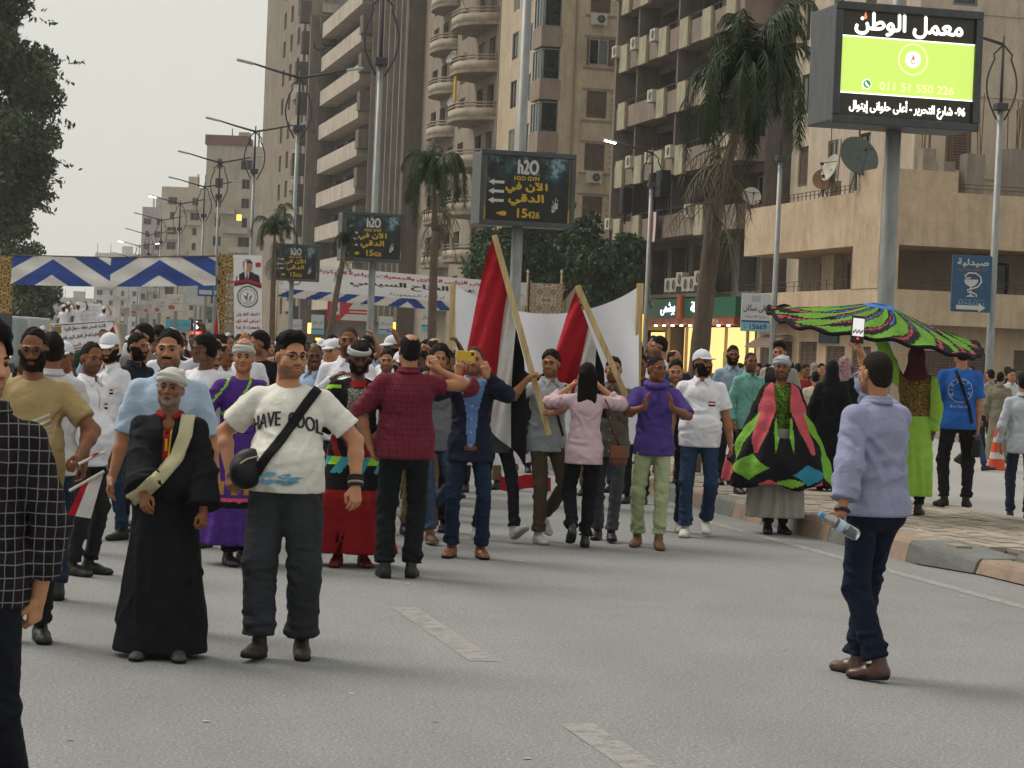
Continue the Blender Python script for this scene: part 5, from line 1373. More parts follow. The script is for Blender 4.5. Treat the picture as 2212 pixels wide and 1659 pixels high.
P_.shape('drop_emblem', [(.06+.030*cos(t), .062+.030*sin(t)) for t in np.linspace(-pi*1.15, pi*.15, 14)]+[(.06, .145)], RED_E, 4); P_.disc('drop_core', .06, .062, .019, .019, WE, 5)
P_.shape('drop_mark', [(-.51+.020*cos(t), .50+.020*sin(t)) for t in np.linspace(-pi*1.15, pi*.15, 14)]+[(-.51, .565)], m_emit('#e08a50', .8), 4)
P_.text('011 51 550 226', .12, -.225, .86, .085, PALE, 3, False)
P_.disc('chat_logo', -.46, -.215, .052, .052, WE, 3); P_.disc('chat_logo_disc', -.46, -.215, .045, .045, m_emit('#3aa860', .6), 4); P_.shape('chat_logo_handset', [(-.483, -.195), (-.473, -.190), (-.462, -.21), (-.445, -.225), (-.435, -.238), (-.447, -.246), (-.468, -.233), (-.484, -.21)], WE, 5); P_.shape('chat_logo_tail', [(-.512, -.268), (-.500, -.232), (-.478, -.258)], WE, 3)
YEL = m_plain('#b8982c', .5, .3, var=.1); WHT = m_plain('#b9b9b4', .5, .3, var=.08); CY = m_plain('#7fa7b5', .5)
def m_camo():
    t = NT('dark_print'); v = t.coord(); n = t.noise(v, 3.4, 4, .7); n2 = t.noise(v, 7.0, 3)
    z = t.sep(v)[2]; up = t.math('MULTIPLY_ADD', z, 0.35, 0.5)
    c = t.ramp(t.math('MULTIPLY', n, up), [(0.24, '#0c0e10'), (0.30, '#15262b'), (0.36, '#2d4a4f'), (0.41, '#7d98a6')]); t.set(t.mix(t.ramp(n2, [(.55, 0.0), (.7, .5)]), c, srgb('#101214')), .35, .4); return t.m
CAMO = m_camo()
def gym(d, px_, zc, label):
    r, P = ad_box(d, px_, zc, label); P.rect('dark_field', 0, 0, BW-.13, BH-.13, CAMO, 1)
    P.text('h2O', .0, .385, .36, .24, WHT, 2, False, .012); P.text('GYM', .17, .262, .07, .04, YEL, 2, False)
    P.text('H2O GYM', -.02, .185, .44, .068, YEL, 2, False, .004); P.text('الآن في', -.02, .02, .74, .19, YEL, 2, True, .010); P.text('الدقي', -.02, -.19, .62, .20, YEL, 2, True, .010)
    P.text('15', -.08, -.42, .17, .15, YEL, 2, False, .008); P.text('426', .12, -.44, .22, .11, YEL, 2, False, .006); P.text('تمارين', .50, -.25, .10, .26, WHT, 2, True, .006)
    for k in range(3):
        y = .10-.16*k; P.shape('arrow', [(-.70, y), (-.60, y+.055), (-.60, y+.024), (-.42, y+.024), (-.42, y-.024), (-.60, y-.024), (-.60, y-.055)], WHT, 2)
    P.shape('leaf_mark', [(-.46+.10*cos(t), -.44+.03*sin(2*t)*.5+.035*sin(t)) for t in np.linspace(0, 2*pi, 14)[:-1]], YEL, 2)
    for k in (-1, 1): P.rect('side_strip', k*(BW/2-.085), 0, .035, BH-.13, m_plain('#6d6538', .6), 2); P.shape('corner_mark', [(k*(BW/2-.07), -.56), (k*(BW/2-.07), -.30), (k*(BW/2-.10), -.36), (k*(BW/2-.10), -.56)], YEL, 3)
gym(40, 1114, 4.50, 'largest of the black gym billboards with arrows and yellow lettering')
gym(60.6, 791, 4.52, 'middle sized black gym billboard with arrows and yellow lettering'); gym(80.5, 628, 4.45, 'smallest of the black gym billboards with arrows and yellow lettering')

# ------------------------------------------------------------------ small boards on posts
def board(px0, py0, px1, py1, d, label, base, cat='sign', yaw=0.0, name='street_sign'):
    c = at((px0+px1)/2, (py0+py1)/2, d); w = (px1-px0)*d/FPX; h = (py1-py0)*d/FPX
    r = thing(name, c, yaw, label, cat); mb = MB(); mb.bx(-w/2, w/2, 0, .09, -h/2, h/2); bevel(mb.build('board', base, r), .015)
    return r, Panel(r, (0, -.002, 0), (1, 0, 0), (0, 0, 1)), w, h
r, P, w, h = board(2056, 552, 2142, 674, 64.5, 'blue pharmacy sign with a cup and snake emblem', m_plain('#1d4a6b', .45, .4))
P.text('صيدلية', .02, h*.37, w*.78, h*.14, WHT, 1, True, .008); P.text('د/ علاء سعيد', .0, h*.25, w*.72, h*.07, m_plain('#b05050', .5), 1)
P.shape('cup_bowl', [(.20*cos(t)-.02, .12+.20*sin(t)) for t in np.linspace(pi, 2*pi, 12)], WHT, 1); P.rect('cup_stem', -.02, -.20, .05, .30, WHT, 1.5); P.shape('cup_foot', [(-.17, -.37), (.13, -.37), (-.02, -.30)], WHT, 1)
mb = MB(); mb.tube([P.pt(x_, y_, 4) for x_, y_ in ((-.04, .17), (-.16, .14), (-.20, .22), (-.10, .30), (.10, .30), (.24, .20), (.27, .06), (.18, -.08), (.02, -.14), (-.12, -.18), (-.10, -.24), (.04, -.26), (.14, -.31), (.15, -.38))], .026, 6); mb.build('snake_emblem', WHT, r, True)
P.text('37622211', .0, -h*.345, w*.66, h*.045, CY, 1, False); P.text('خدمة توصيل', 0, -h*.285, w*.7, h*.045, CY, 1)
P.shape('arrow', [(-.42, -h*.42-.06), (.22, -h*.42-.06), (.22, -h*.42-.13), (.42, -h*.42), (.22, -h*.42+.13), (.22, -h*.42+.06), (-.42, -h*.42+.06)], WHT, 1)
def lab_sign(px0, py0, px1, py1, d, label, full=False):
    r, P, w, h = board(px0, py0, px1, py1, d, label, m_plain('#b5b7b8', .5, .3, var=.06)); P.rect('blue_foot', 0, -h*.37, w*.97, h*.24, m_plain('#6fa6bb', .5), 1); P.rect('navy_band', 0, -h*.235, w*.97, h*.045, m_plain('#23346b', .5), 2)
    P.text('دقى سكان', 0, h*.10, w*.84, h*.20, M_DKMET, 1, True, .006 if full else 0)
    if full:
        P.text('خدمة 24 ساعة', 0, -h*.10, w*.7, h*.07, M_DKMET, 1); P.text('15669', w*.10, -h*.37, w*.58, h*.13, M_DKMET, 2, False, .006); P.text('ت', -w*.32, -h*.37, w*.12, h*.12, M_DKMET, 2, True); P.rect('logo_block', 0, h*.36, w*.3, h*.16, m_plain('#9b9ea3', .5), 1)
lab_sign(1601, 634, 1664, 716, 84, 'white and blue laboratory sign with the number 15669', True)
lab_sign(818, 684, 849, 722, 112, 'white laboratory sign behind the middle billboard post'); lab_sign(910, 664, 940, 718, 108, 'white laboratory sign seen below the long white banner')
lab_sign(672, 680, 700, 722, 130, 'dim laboratory sign beside the glowing yellow shop window'); lab_sign(632, 690, 652, 722, 140, 'dim narrow laboratory sign between the far posts')
r, P, w, h = board(707, 640, 803, 694, 118, 'red and white shop sign with slanting bands', m_plain('#a82f38', .5)); P.shape('white_band', [(-w*.02, -h*.02), (w*.18, h*.46), (w*.48, h*.46), (w*.48, -h*.02)], WHT, 1); P.shape('white_band', [(-w*.20, -h*.46), (-w*.08, -h*.22), (w*.48, -h*.22), (w*.48, -h*.46)], WHT, 1); P.rect('crest_panel', -w*.30, .0, w*.16, h*.5, WHT, 1); P.shape('crest', [(-w*.35, -h*.12), (-w*.25, -h*.12), (-w*.27, h*.05), (-w*.30, h*.14), (-w*.33, h*.05)], M_DKMET, 2); P.text('ال', w*.3, h*.25, w*.12, h*.2, M_DKMET, 2); P.rect('pale_line', w*.2, -h*.12, w*.4, h*.05, WHT, 1)
stack = [(427, 597, 462, 640, 95, '#1f4f8a', 'blue'), (463, 600, 468, 640, 96, '#2f6b58', 'green'), (401, 614, 445, 660, 100, '#aeb2b2', 'white'), (360, 636, 396, 672, 118, '#c3c0ba', 'white'), (331, 646, 360, 676, 130, '#bfbcb6', 'white'), (309, 652, 331, 676, 140, '#b5b2ac', 'white'), (282, 656, 308, 680, 150, '#aaa7a2', 'pale'), (260, 664, 280, 684, 165, '#a09d98', 'pale')]
for i, (a, c, e, g_, d, col, nm) in enumerate(stack):
    r, P, w, h = board(a, c, e, g_, d, nm + (' clinic board low on a post' if i < 3 else ' red lettered board') + (' behind the blue and white banner', ' close to the ornamented column', ' with a pale lower field', ' largest of the red lettered row', ' second in the red lettered row', ' third in the red lettered row', ' with a grey base at the row end', ' smallest at the row end')[i], m_plain(col, .5))
    if i > 2: P.text('لاب', 0, h*.2, w*.5, h*.25, m_plain('#a03a34', .5)); P.disc('red_spot', -w*.2, -h*.28, w*.2, h*.14, m_plain('#a8564c', .5)); P.text('سكان', w*.05, -h*.02, w*.6, h*.14, M_DKMET)
    else: P.rect('white_field', 0, -h*.3, w*.8, h*.22, WHT); P.text('عيادة', 0, h*.2, w*.6, h*.25, WHT)
    mb = MB(); mb.tube([(0, .06, -h/2), (0, .06, -(at((a+e)/2, (c+g_)/2, d).z))], .06, 6); mb.build('post', M_POLE, r)
for (a, c, e, g_, d, col, tx, lb) in ((358, 690, 420, 712, 190, '#4f9bb0', 'بنك مصر', 'pale blue shop fascia beyond the crowd'), (440, 662, 476, 690, 150, '#5f6a58', 'مطعم', 'grey green fascia behind the ornamented column')):
    r, P, w, h = board(a, c, e, g_, d, lb, m_plain(col, .5)); P.text(tx, 0, 0, w*.7, h*.5, M_DKMET)
r, P, w, h = board(412, 690, 436, 722, 115, 'lit display screen with a red lower bar', m_plain('#20242c', .3)); P.disc('white_figure', 0, h*.12, w*.28, h*.28, m_emit('#dfe4ff', 1.2)); P.rect('red_bar', 0, -h*.4, w*.95, h*.2, m_emit('#ff3010', 1.5)); P.text('عرض', 0, -h*.4, w*.6, h*.12, m_emit('#ffe0d0', 1.5), 2)
for (a, c, e, g_, d, col, st, lb) in ((664, 696, 676, 722, 150, '#ffd060', 2.5, 'tall glowing yellow shop window'), (680, 728, 694, 752, 120, '#ffb040', 1.6, 'small glowing orange shop light'), (510, 462, 523, 478, 240, '#ffc860', 1.2, 'square glowing sign high on the tall tan block'), (838, 694, 856, 722, 122, '#ffc040', 2.0, 'glowing yellow shop logo behind the bald man'), (1064, 716, 1082, 736, 125, '#60ff60', 1.6, 'green glowing pharmacy light')):
    r, P, w, h = board(a, c, e, g_, d, lb, m_plain('#6a5a3a', .5), 'sign', 0, 'lit_sign'); P.rect('glowing_face', 0, 0, w*.86, h*.86, m_emit(col, st), 1)

# ------------------------------------------------------------------ festive arch over the road: columns, striped banner, portrait panel, long banner
BLUE = m_cloth('#2f478c'); WCL = m_cloth('#d2cfc9'); WHITE_CL = m_cloth('#dedee0', .04)
def quad_fn(c00, c10, c11, c01, sag=0.0, fold=.03, seed=0.0):
    """cloth between four corners; x,y in -.5..+.5"""
    c00, c10, c11, c01 = [Vector(c) for c in (c00, c10, c11, c01)]
    def fn(x, y):
        a, b_ = x+.5, y+.5; p = c00*(1-a)*(1-b_)+c10*a*(1-b_)+c11*a*b_+c01*(1-a)*b_
        p = p.copy(); p.z -= sag*4*a*(1-a); p.y += fold*(sin(a*23+seed)+.6*sin(a*41+b_*5+seed)+.5*sin(b_*9+a*7)); return p
    return fn
def banner_px(label, pts, ds, sag=0, fold=.03, seed=0.0, name='banner', cat='banner'):
    """pts: picture corners bl, br, tr, tl; ds: their distances"""
    W_ = [at(p[0], p[1], d) for p, d in zip(pts, ds)]; o = sum(W_, Vector())/4; r = thing(name, o, 0, label, cat)
    fn = quad_fn(*[w-o for w in W_], sag, fold, seed); P = Panel(r, (0, 0, 0), (1, 0, 0), (0, 0, 1), fn); return r, P
r, P = banner_px('blue and white zigzag cloth banner stretched over the road', [(22, 614), (466, 616), (466, 553), (28, 551)], (93, 88, 88, 93), .08, .05)
mb = MB(); nx, ny = 260, 30; mb.grid([[P.pt(-.5+i/nx, -.5+j/ny, 0) for j in range(ny+1)] for i in range(nx+1)]); mi = []
for i in range(nx):
    for j in range(ny):
        x = (i+.5)/nx*2; half = int(x); x -= half; xc = .42 if half == 0 else .47; yt = 1-(j+.5)/ny
        q = abs(x-xc)/.46-yt; mi.append(1 if ((q+.62) % 1.06) < .53 else 0)
mb.mi = mi; mb.build('striped_cloth', [WCL, BLUE], r, True)
mb = MB(); mb.tube([P.pt(-.5, .5, 0), P.pt(0, .5, 0), P.pt(.5, .5, 0)], .03, 6); mb.build('top_rope', M_FR_B, r)
def m_ornate(bg, fg):
    t = NT('ornament'); v = t.coord((1, 1, 1)); s_ = t.sep(v); x = t.math('ABSOLUTE', s_[0]); 
    cb = t.new('ShaderNodeCombineXYZ'); t.link(x, cb.inputs[0]); t.link(t.math('PINGPONG', s_[2], .35), cb.inputs[2])
    vo = t.new('ShaderNodeTexVoronoi'); vo.feature = 'DISTANCE_TO_EDGE'; vo.inputs['Scale'].default_value = 9; t.link(cb.outputs[0], vo.inputs['Vector'])
    n = t.noise(cb.outputs[0], 7, 2); c = t.mix(t.ramp(vo.outputs['Distance'], [(.05, 1.0), (.12, 0.0)]), t.ramp(n, [(.45, bg), (.55, shade(srgb(bg), .45))]), srgb(fg)); t.set(c, .8, .1); return t.m
ORN = m_ornate('#6a4a26', '#b39a62'); ORN2 = m_ornate('#b8b4ac', '#8a6a34')
def ornate_panel(px0, px1, py0, py1, d, label, mat, name='festive_column'):
    p = at((px0+px1)/2, py1, d); w = (px1-px0)*d/FPX; h = (py1-py0)*d/FPX; r = thing(name, (p.x, p.y, 0), 0, label, 'column')
    mb = MB(); mb.bx(-w/2, w/2, -.06, .06, 0, p.z+h); mb.build('printed_cloth', mat, r)
    for k in (-1, 1): mb = MB(); mb.tube([(k*w/2, .08, 0), (k*w/2, .08, p.z+h+.1)], .04, 6); mb.build('timber_post', m_plain('#8a6f4a', .8), r)
    return r
ornate_panel(468, 503, 550, 700, 88.3, 'brown and gold ornamented cloth column right of the zigzag banner', ORN); ornate_panel(-8, 22, 552, 720, 93.3, 'ornamented cloth column at the left end of the zigzag banner', ORN)
ornate_panel(484, 508, 590, 735, 87.5, 'white scroll patterned cloth panel beside the portrait panel', ORN2); ornate_panel(1143, 1212, 612, 706, 96, 'ornamented cloth column at the right end of the long banner', ORN2)
r, P = banner_px('tall white election panel with a portrait and a round emblem', [(506, 742), (566, 742), (566, 552), (504, 550)], (86.5, 86.5, 86.5, 86.5), 0, .015, 1)
mb = MB(); mb.grid([[P.pt(-.5+i/12, -.5+j/30, 0) for j in range(31)] for i in range(13)]); mb.build('cloth', WHITE_CL, r, True)
SUIT = m_plain('#1c2030', .7); SKN = m_skin('#a9785c'); RED = m_cloth('#b02a34')
P.shape('flag_band', [(-.46, .40), (.46, .42), (.46, .37), (-.46, .35)], RED, 2); P.shape('suit', [(-.42, .19), (-.40, .26), (-.14, .31), (.14, .31), (.40, .27), (.44, .19)], SUIT, 3); P.shape('shirt_front', [(-.08, .31), (.08, .31), (.0, .21)], WHT, 4); P.shape('tie', [(-.02, .295), (.02, .295), (.03, .22), (-.02, .20)], RED, 5)
P.disc('face', 0, .37, .17, .078, SKN, 4, n=18); P.shape('hair', [(-.17, .385), (-.16, .42), (-.05, .452), (.07, .452), (.16, .42), (.17, .385), (.13, .41), (-.13, .41)], m_hair('#3a3530'), 5)
P.shape('flag_swoosh', [(-.48, .17), (0, .20), (.48, .15), (.48, .185), (0, .225), (-.48, .205)], RED, 6); P.shape('flag_swoosh', [(-.48, .145), (0, .178), (.48, .125), (.48, .15), (0, .20), (-.48, .17)], SUIT, 6)
P.disc('round_emblem', 0, .03, .38, .125, m_plain('#77715f', .6), 2, .86); P.disc('round_emblem', 0, .03, .28, .09, m_plain('#8d8874', .6), 2, .9); P.shape('emblem_plant', [(-.03, -.04), (.03, -.04), (.16, .05), (.05, .03), (0, .09), (-.05, .03), (-.16, .05)], m_plain('#6a6452', .6), 2)
for i, tx in enumerate(('الاتحاد التعاونى', 'الزراعى المركزى', 'والجمعيات الزراعية', 'فى قرى مصر')): P.text(tx, 0, -.17-.075*i, .84, .042, RED, 2, True, .003)
def unit_text(P, tx, x, y, w, h, mat, lay=2, bold=0.0): P.text(tx, x, y, w, h, mat, lay, True, bold)
r, P = banner_px('long white banner with red and black lettering over striped cloth', [(600, 622), (1140, 660), (1140, 611), (600, 565)], (87, 97, 97, 87), .05, .03, 2)
mb = MB(); mb.grid([[P.pt(-.5+i/60, -.5+j/8, 0) for j in range(9)] for i in range(61)]); mb.build('cloth', WHITE_CL, r, True)
unit_text(P, 'الاتحاد التعاونى الزراعى المركزى والجمعيات الزراعية المركزية', .05, .30, .80, .17, RED, 2, .002); unit_text(P, 'عبد الفتاح السيسي', .02, -.04, .50, .30, M_DKMET, 2, .003); unit_text(P, 'لرئاسة الجمهورية', .03, -.38, .22, .15, M_DKMET, 2); unit_text(P, 'يؤيد السيد الرئيس', .40, -.05, .16, .14, m_plain('#4a5a8a', .6), 2)
P.disc('round_emblem', -.44, -.05, .03, .3, m_plain('#8d8874', .6), 2, .8, 18)
r, P = banner_px('strip of blue and white triangles hanging below the long banner', [(596, 640), (1132, 682), (1136, 658), (600, 622)], (87.1, 97.1, 97.1, 87.1), .04, .03, 2)
mb = MB(); nx, ny = 240, 8; mb.grid([[P.pt(-.5+i/nx, -.5+j/ny, 0) for j in range(ny+1)] for i in range(nx+1)]); mb.mi = [1 if ((i/nx*9.5 - (1 if int(i/nx*9.5/4.75) == 0 else -1)*.5*(j/ny)) % 1.0) < .46 else 0 for i in range(nx) for j in range(ny)]; mb.build('striped_cloth', [WCL, BLUE], r, True)
for px_, d in ((600, 87), (1140, 97), (1213, 96)):
    p = at(px_, 600, d); r = thing('timber_post', (p.x, p.y, 0), 0, {600: 'timber post holding the near end of the long banner', 1140: 'timber post holding the far end of the long banner', 1213: 'tall thin post beside the ornamented column'}[px_], 'post'); mb = MB(); mb.tube([(0, 0, 0), (.02, 0, p.z*.5), (0, 0, p.z+.35)], [.05, .045, .04], 7); mb.build('shaft', m_plain('#a08c68', .8), r, True); mb = MB(); mb.tube([(0, 0, p.z+.2), (0, 0, p.z+.3)], .06, 7); mb.build('rope_binding', m_plain('#c0b090', .9), r, True)
r, P = banner_px('hand carried white placard with a red and black border', [(113, 764), (262, 742), (250, 690), (106, 700)], (25.5, 25.5, 25.5, 25.5), 0, .012, 3, 'placard', 'placard')
mb = MB(); mb.grid([[P.pt(-.5+i/14, -.5+j/8, 0) for j in range(9)] for i in range(15)]); mb.build('cloth', WHITE_CL, r, True)
for (y, h_) in ((.44, .03), (-.44, .03)): P.rect('border', 0, y, .94, h_, m_plain('#6a2a30', .6), 2, 12, 1)
for x in (-.46, .46): P.rect('border', x, 0, .016, .86, m_plain('#6a2a30', .6), 2, 1, 8)
for i, (tx, y, c) in enumerate((('الاتحاد المحلى لنقابات عمال الجيزة', .28, M_DKMET), ('اللجنة النقابية لعمال النقل البرى بالجيزة', -.02, M_DKMET), ('يؤيدون السيد', -.32, RED))): P.text(tx, .02-.03*i, y, (.62, .74, .4)[i], .15, c, 2, True, .002)
P.rect('gold_emblem', -.38, .27, .12, .24, m_plain('#8a7430', .5), 2, 3, 3); P.disc('portrait_head', .28, -.06, .075, .20, m_skin('#9a6a50'), 3, n=16); P.shape('portrait_hair', [(.215, .02), (.25, .15), (.31, .15), (.35, .04), (.33, .09), (.25, .10)], m_hair('#3a3530'), 4); P.shape('pattern_corner', [(-.42, -.25), (-.20, -.42), (-.42, -.42)], m_plain('#5a4a20', .6), 2)
for k, x in enumerate((-.5, .5)): mb = MB(); a = P.pt(x, .55, -2); b_ = P.pt(x, -.5, -2); mb.tube([a, b_, b_+Vector((0, 0, -.9))], .014, 6); mb.build('stick', m_plain('#b8a078', .7), r)

# ------------------------------------------------------------------ roof dishes, cone, far truck
dish(at(1848, 412, 83.2), 1.6, radians(22), radians(66), 'large dark satellite dish on the corner building parapet', None, '#4d544f')
dish(at(1796, 412, 86), 1.1, radians(-70), radians(70), 'pale satellite dish seen edge on behind the large dark one', None, '#a8a596')
dish(at(1777, 425, 86.5), .85, radians(-12), radians(72), 'small rusty satellite dish on the corner building parapet', None, '#8a6a4a')
dish(at(1622, 456, 95), .8, radians(10), radians(70), 'small white satellite dish behind the drooping palm', None, '#b9b6ac')
p = gr(2152, 1015); r = thing('traffic_cone', p, 0, 'orange traffic cone with two white bands beside the pavement', 'traffic cone')
OR_ = m_plain('#c4421c', .5, .4, var=.12); mb = MB(); mb.box((0, 0, .02), (.42, .42, .04)); bevel(mb.build('base', OR_, r), .015)
zz = [(.15, .04), (.035, .74)]; rr = lambda z: .155-(z-.04)*.172
for a, c, m, nm in ((.04, .19, OR_, 'cone_section'), (.19, .30, m_plain('#b9b5ae', .5, var=.2, scale=9), 'white_band'), (.30, .47, OR_, 'cone_section'), (.47, .55, m_plain('#b9b5ae', .5, var=.2, scale=9), 'white_band'), (.55, .74, OR_, 'cone_section')):
    mb = MB(); mb.lathe([(rr(a), a), (rr(c), c)], 18, None, False); mb.build(nm, m, r, True)
mb = MB(); mb.lathe([(.034, .74), (.03, .75), (.012, .751)], 14); mb.build('tip', OR_, r, True)
def truck(px0, px1, d, top, label, col):
    p = at((px0+px1)/2, 740, d); w = (px1-px0)*d/FPX; r = thing('truck', (p.x, p.y, 0), radians(4), label, 'truck'); H_ = top
    mb = MB(); mb.bx(-w/2, w/2, 1.8, 6.5, .8, H_); bevel(mb.build('cargo_box', m_plain(col, .5, .4), r), .05); mb = MB(); mb.bx(-w/2+.05, w/2-.05, 0, 1.75, .6, min(H_, 2.3)); bevel(mb.build('cab', m_plain('#8f979b', .4, .5), r), .12, 3)
    mb = MB(); mb.bx(-w/2+.2, w/2-.2, -.012, .0, 1.35, 2.1); mb.build('windscreen', m_glass('#33403f', .1), r); mb = MB(); mb.bx(-w/2+.1, w/2-.1, -.04, .1, .5, .75); mb.build('bumper', M_DKMET, r)
    for sx in (-1, 1):
        mb = MB(); mb.lathe([(.09, -.02), (.10, .03), (.02, .04)], 12, Matrix.Translation((sx*(w/2-.3), -.02, .95)) @ Matrix.Rotation(pi/2, 4, 'X')); mb.build('headlight', m_emit('#fff0d0', .8), r)
        for y in (.9, 5.2): mb = MB(); mb.lathe([(.1, -.12), (.42, -.12), (.45, -.05), (.45, .05), (.42, .12), (.1, .12)], 18, Matrix.Translation((sx*(w/2-.1), y, .45)) @ Matrix.Rotation(pi/2, 4, 'Y')); mb.build('wheel', M_DARK, r, True)
    return r
truck(-75, 40, 62, 2.05, 'white pickup truck in the crowd by the trees', '#b4b8ba'); truck(128, 236, 84, 2.1, 'pickup truck carrying flag wavers far down the road', '#9a9a98')
r, P = banner_px('white banner with blue and red lettering on the far pickup', [(168, 700), (226, 688), (220, 658), (168, 652)], (83, 83, 83, 83), 0, .02, 1)
mb = MB(); mb.grid([[P.pt(-.5+i/10, -.5+j/6, 0) for j in range(7)] for i in range(11)]); mb.build('cloth', WHITE_CL, r, True)
for i, y in enumerate((.3, .1, -.15)): P.text('الاتحاد العام لعمال مصر', .03, y, .75, .13, m_plain('#3a5a9a', .6) if i < 2 else RED, 2)
# ------------------------------------------------------------------ trees and palms
def m_leaf(c0, c1):
    t = NT('foliage'); v = t.coord(); n = t.noise(v, .9, 4, .65); n2 = t.noise(v, 9, 2)
    c = t.mix(.4, t.ramp(n, [(.3, c0), (.7, c1)]), t.ramp(n2, [(.3, c0), (.7, c1)])); t.set(c, .65, .25)
    t.b.inputs['Transmission Weight'].default_value = 0.0; return t.m
BARK = m_wall('#5a4a3a', '#33291f', .5, 3)
def leaf_cloud(name, parent, clumps, n, size, mat, seed, droop=0.0, wisps=0):
    """many leaf blades scattered in uneven clumps: one crown mesh"""
    rs = np.random.RandomState(seed); C = np.array([c[:3] for c in clumps]); R_ = np.array([c[3] for c in clumps]); Pw = R_**2/np.sum(R_**2)
    k = rs.choice(len(C), n, p=Pw); d = rs.normal(size=(n, 3)); d /= np.linalg.norm(d, axis=1)[:, None]; rad = rs.rand(n)**.45
    c = C[k]+d*(R_[k]*rad)[:, None]*np.array([1, 1, .8])
    if wisps:
        w = rs.choice(n, wisps); t = rs.rand(wisps)
        tips = C[k[w]]+d[w]*(R_[k[w]]*1.0)[:, None]; out = d[w]*np.array([1, 1, .1]); g = np.repeat(np.arange(wisps//14+1), 14)[:wisps]
        base = tips[g*14 % wisps]; od = out[g*14 % wisps]; od = od/np.linalg.norm(od, axis=1)[:, None]; c[w] = base+od*(t*1.9)[:, None]*R_.mean()*.55+rs.normal(size=(wisps, 3))*.07+np.array([0, 0, -.25])*t[:, None]
    a = rs.normal(size=(n, 3)); a[:, 2] -= droop; a /= np.linalg.norm(a, axis=1)[:, None]; b_ = np.cross(a, rs.normal(size=(n, 3))); b_ /= np.linalg.norm(b_, axis=1)[:, None]
    s_ = size*(.6+.8*rs.rand(n))[:, None]
    V = np.stack([c-a*s_, c+b_*s_*.42, c+a*s_, c-b_*s_*.42], 1).reshape(-1, 3); Q = np.arange(n*4).reshape(-1, 4)
    return np_mesh(name, [(V, Q, rs.randint(0, len(mat), n))], mat, parent, False)
def limbs(parent, base, tops, r0, seed, name='limb'):
    rg = random.Random(seed)
    for k, t in enumerate(tops):
        base_ = Vector(base); t = Vector(t); m = base_.lerp(t, .5)+Vector((rg.uniform(-.3, .3), rg.uniform(-.3, .3), rg.uniform(0, .5))); mb = MB(); mb.tube([base_, base_.lerp(m, .6), m, t], [r0, r0*.75, r0*.5, r0*.12], 7); mb.build(name, BARK, parent, True)
LEAF_D = [m_leaf('#334230', '#4d5c40'), m_leaf('#38482f', '#566644'), m_leaf('#2b382a', '#435238'), m_leaf('#4a543a', '#68724a')]
LEAF_G = [m_leaf('#1f3320', '#35502c'), m_leaf('#28402a', '#476236'), m_leaf('#1a2a1c', '#2c4226')]
def clump_set(seed, n, c, ext, r):
    rg = random.Random(seed); out = []
    for i in range(n):
        while True:
            p = [rg.uniform(-1, 1) for _ in range(3)]
            if sum(q*q for q in p) < 1: break
        out.append((c[0]+p[0]*ext[0], c[1]+p[1]*ext[1], c[2]+p[2]*ext[2], r*rg.uniform(.55, 1.15)))
    return out
def tree(label, px_, d, trunk_h, cz, ext, ncl, r, n, size, leaf, seed, droop=0, wisps=0, crown_dx=0):
    b = ground_at(px_, d); t = thing('tree', b, 0, label, 'tree'); cl = clump_set(seed, ncl, (crown_dx, 0, cz), ext, r)
    mb = MB(); mb.tube([(0, 0, 0), (.1, 0, trunk_h*.5), (crown_dx*.3, 0, trunk_h)], [.38, .3, .24], 10); mb.build('trunk', BARK, t, True)
    limbs(t, (crown_dx*.3, 0, trunk_h*.95), [c[:3] for c in cl[:9]], .16, seed); o = leaf_cloud('crown', t, cl, n, size, leaf, seed, droop, wisps); return t
tree('tall dark tree with trailing twigs at the roadside', -40, 118, 5, 13.2, (2.3, 3.0, 7.6), 46, 1.5, 60000, .165, LEAF_D, 4, .4, 2600, .5)
tree('low bushy tree below the tall dark tree', 18, 150, 2.0, 5.6, (2.1, 2.0, 2.9), 18, 1.4, 15000, .15, LEAF_G+LEAF_D[:1], 9, .3, 700)
tree('rounded dark tree behind the white pickup', 55, 128, 1.5, 3.4, (1.3, 1.5, 2.6), 12, 1.2, 7000, .18, LEAF_D, 12, .3, 300)
tree('broad green tree behind the largest gym billboard', 1165, 112, 3.2, 6.3, (3.9, 2.6, 2.3), 30, 1.35, 30000, .15, LEAF_G, 21, .1, 900)
tree('smaller green tree beside the dark grimy block', 1300, 106, 2.8, 5.6, (1.6, 1.6, 1.7), 12, 1.0, 8000, .17, LEAF_G, 25, .1, 300)
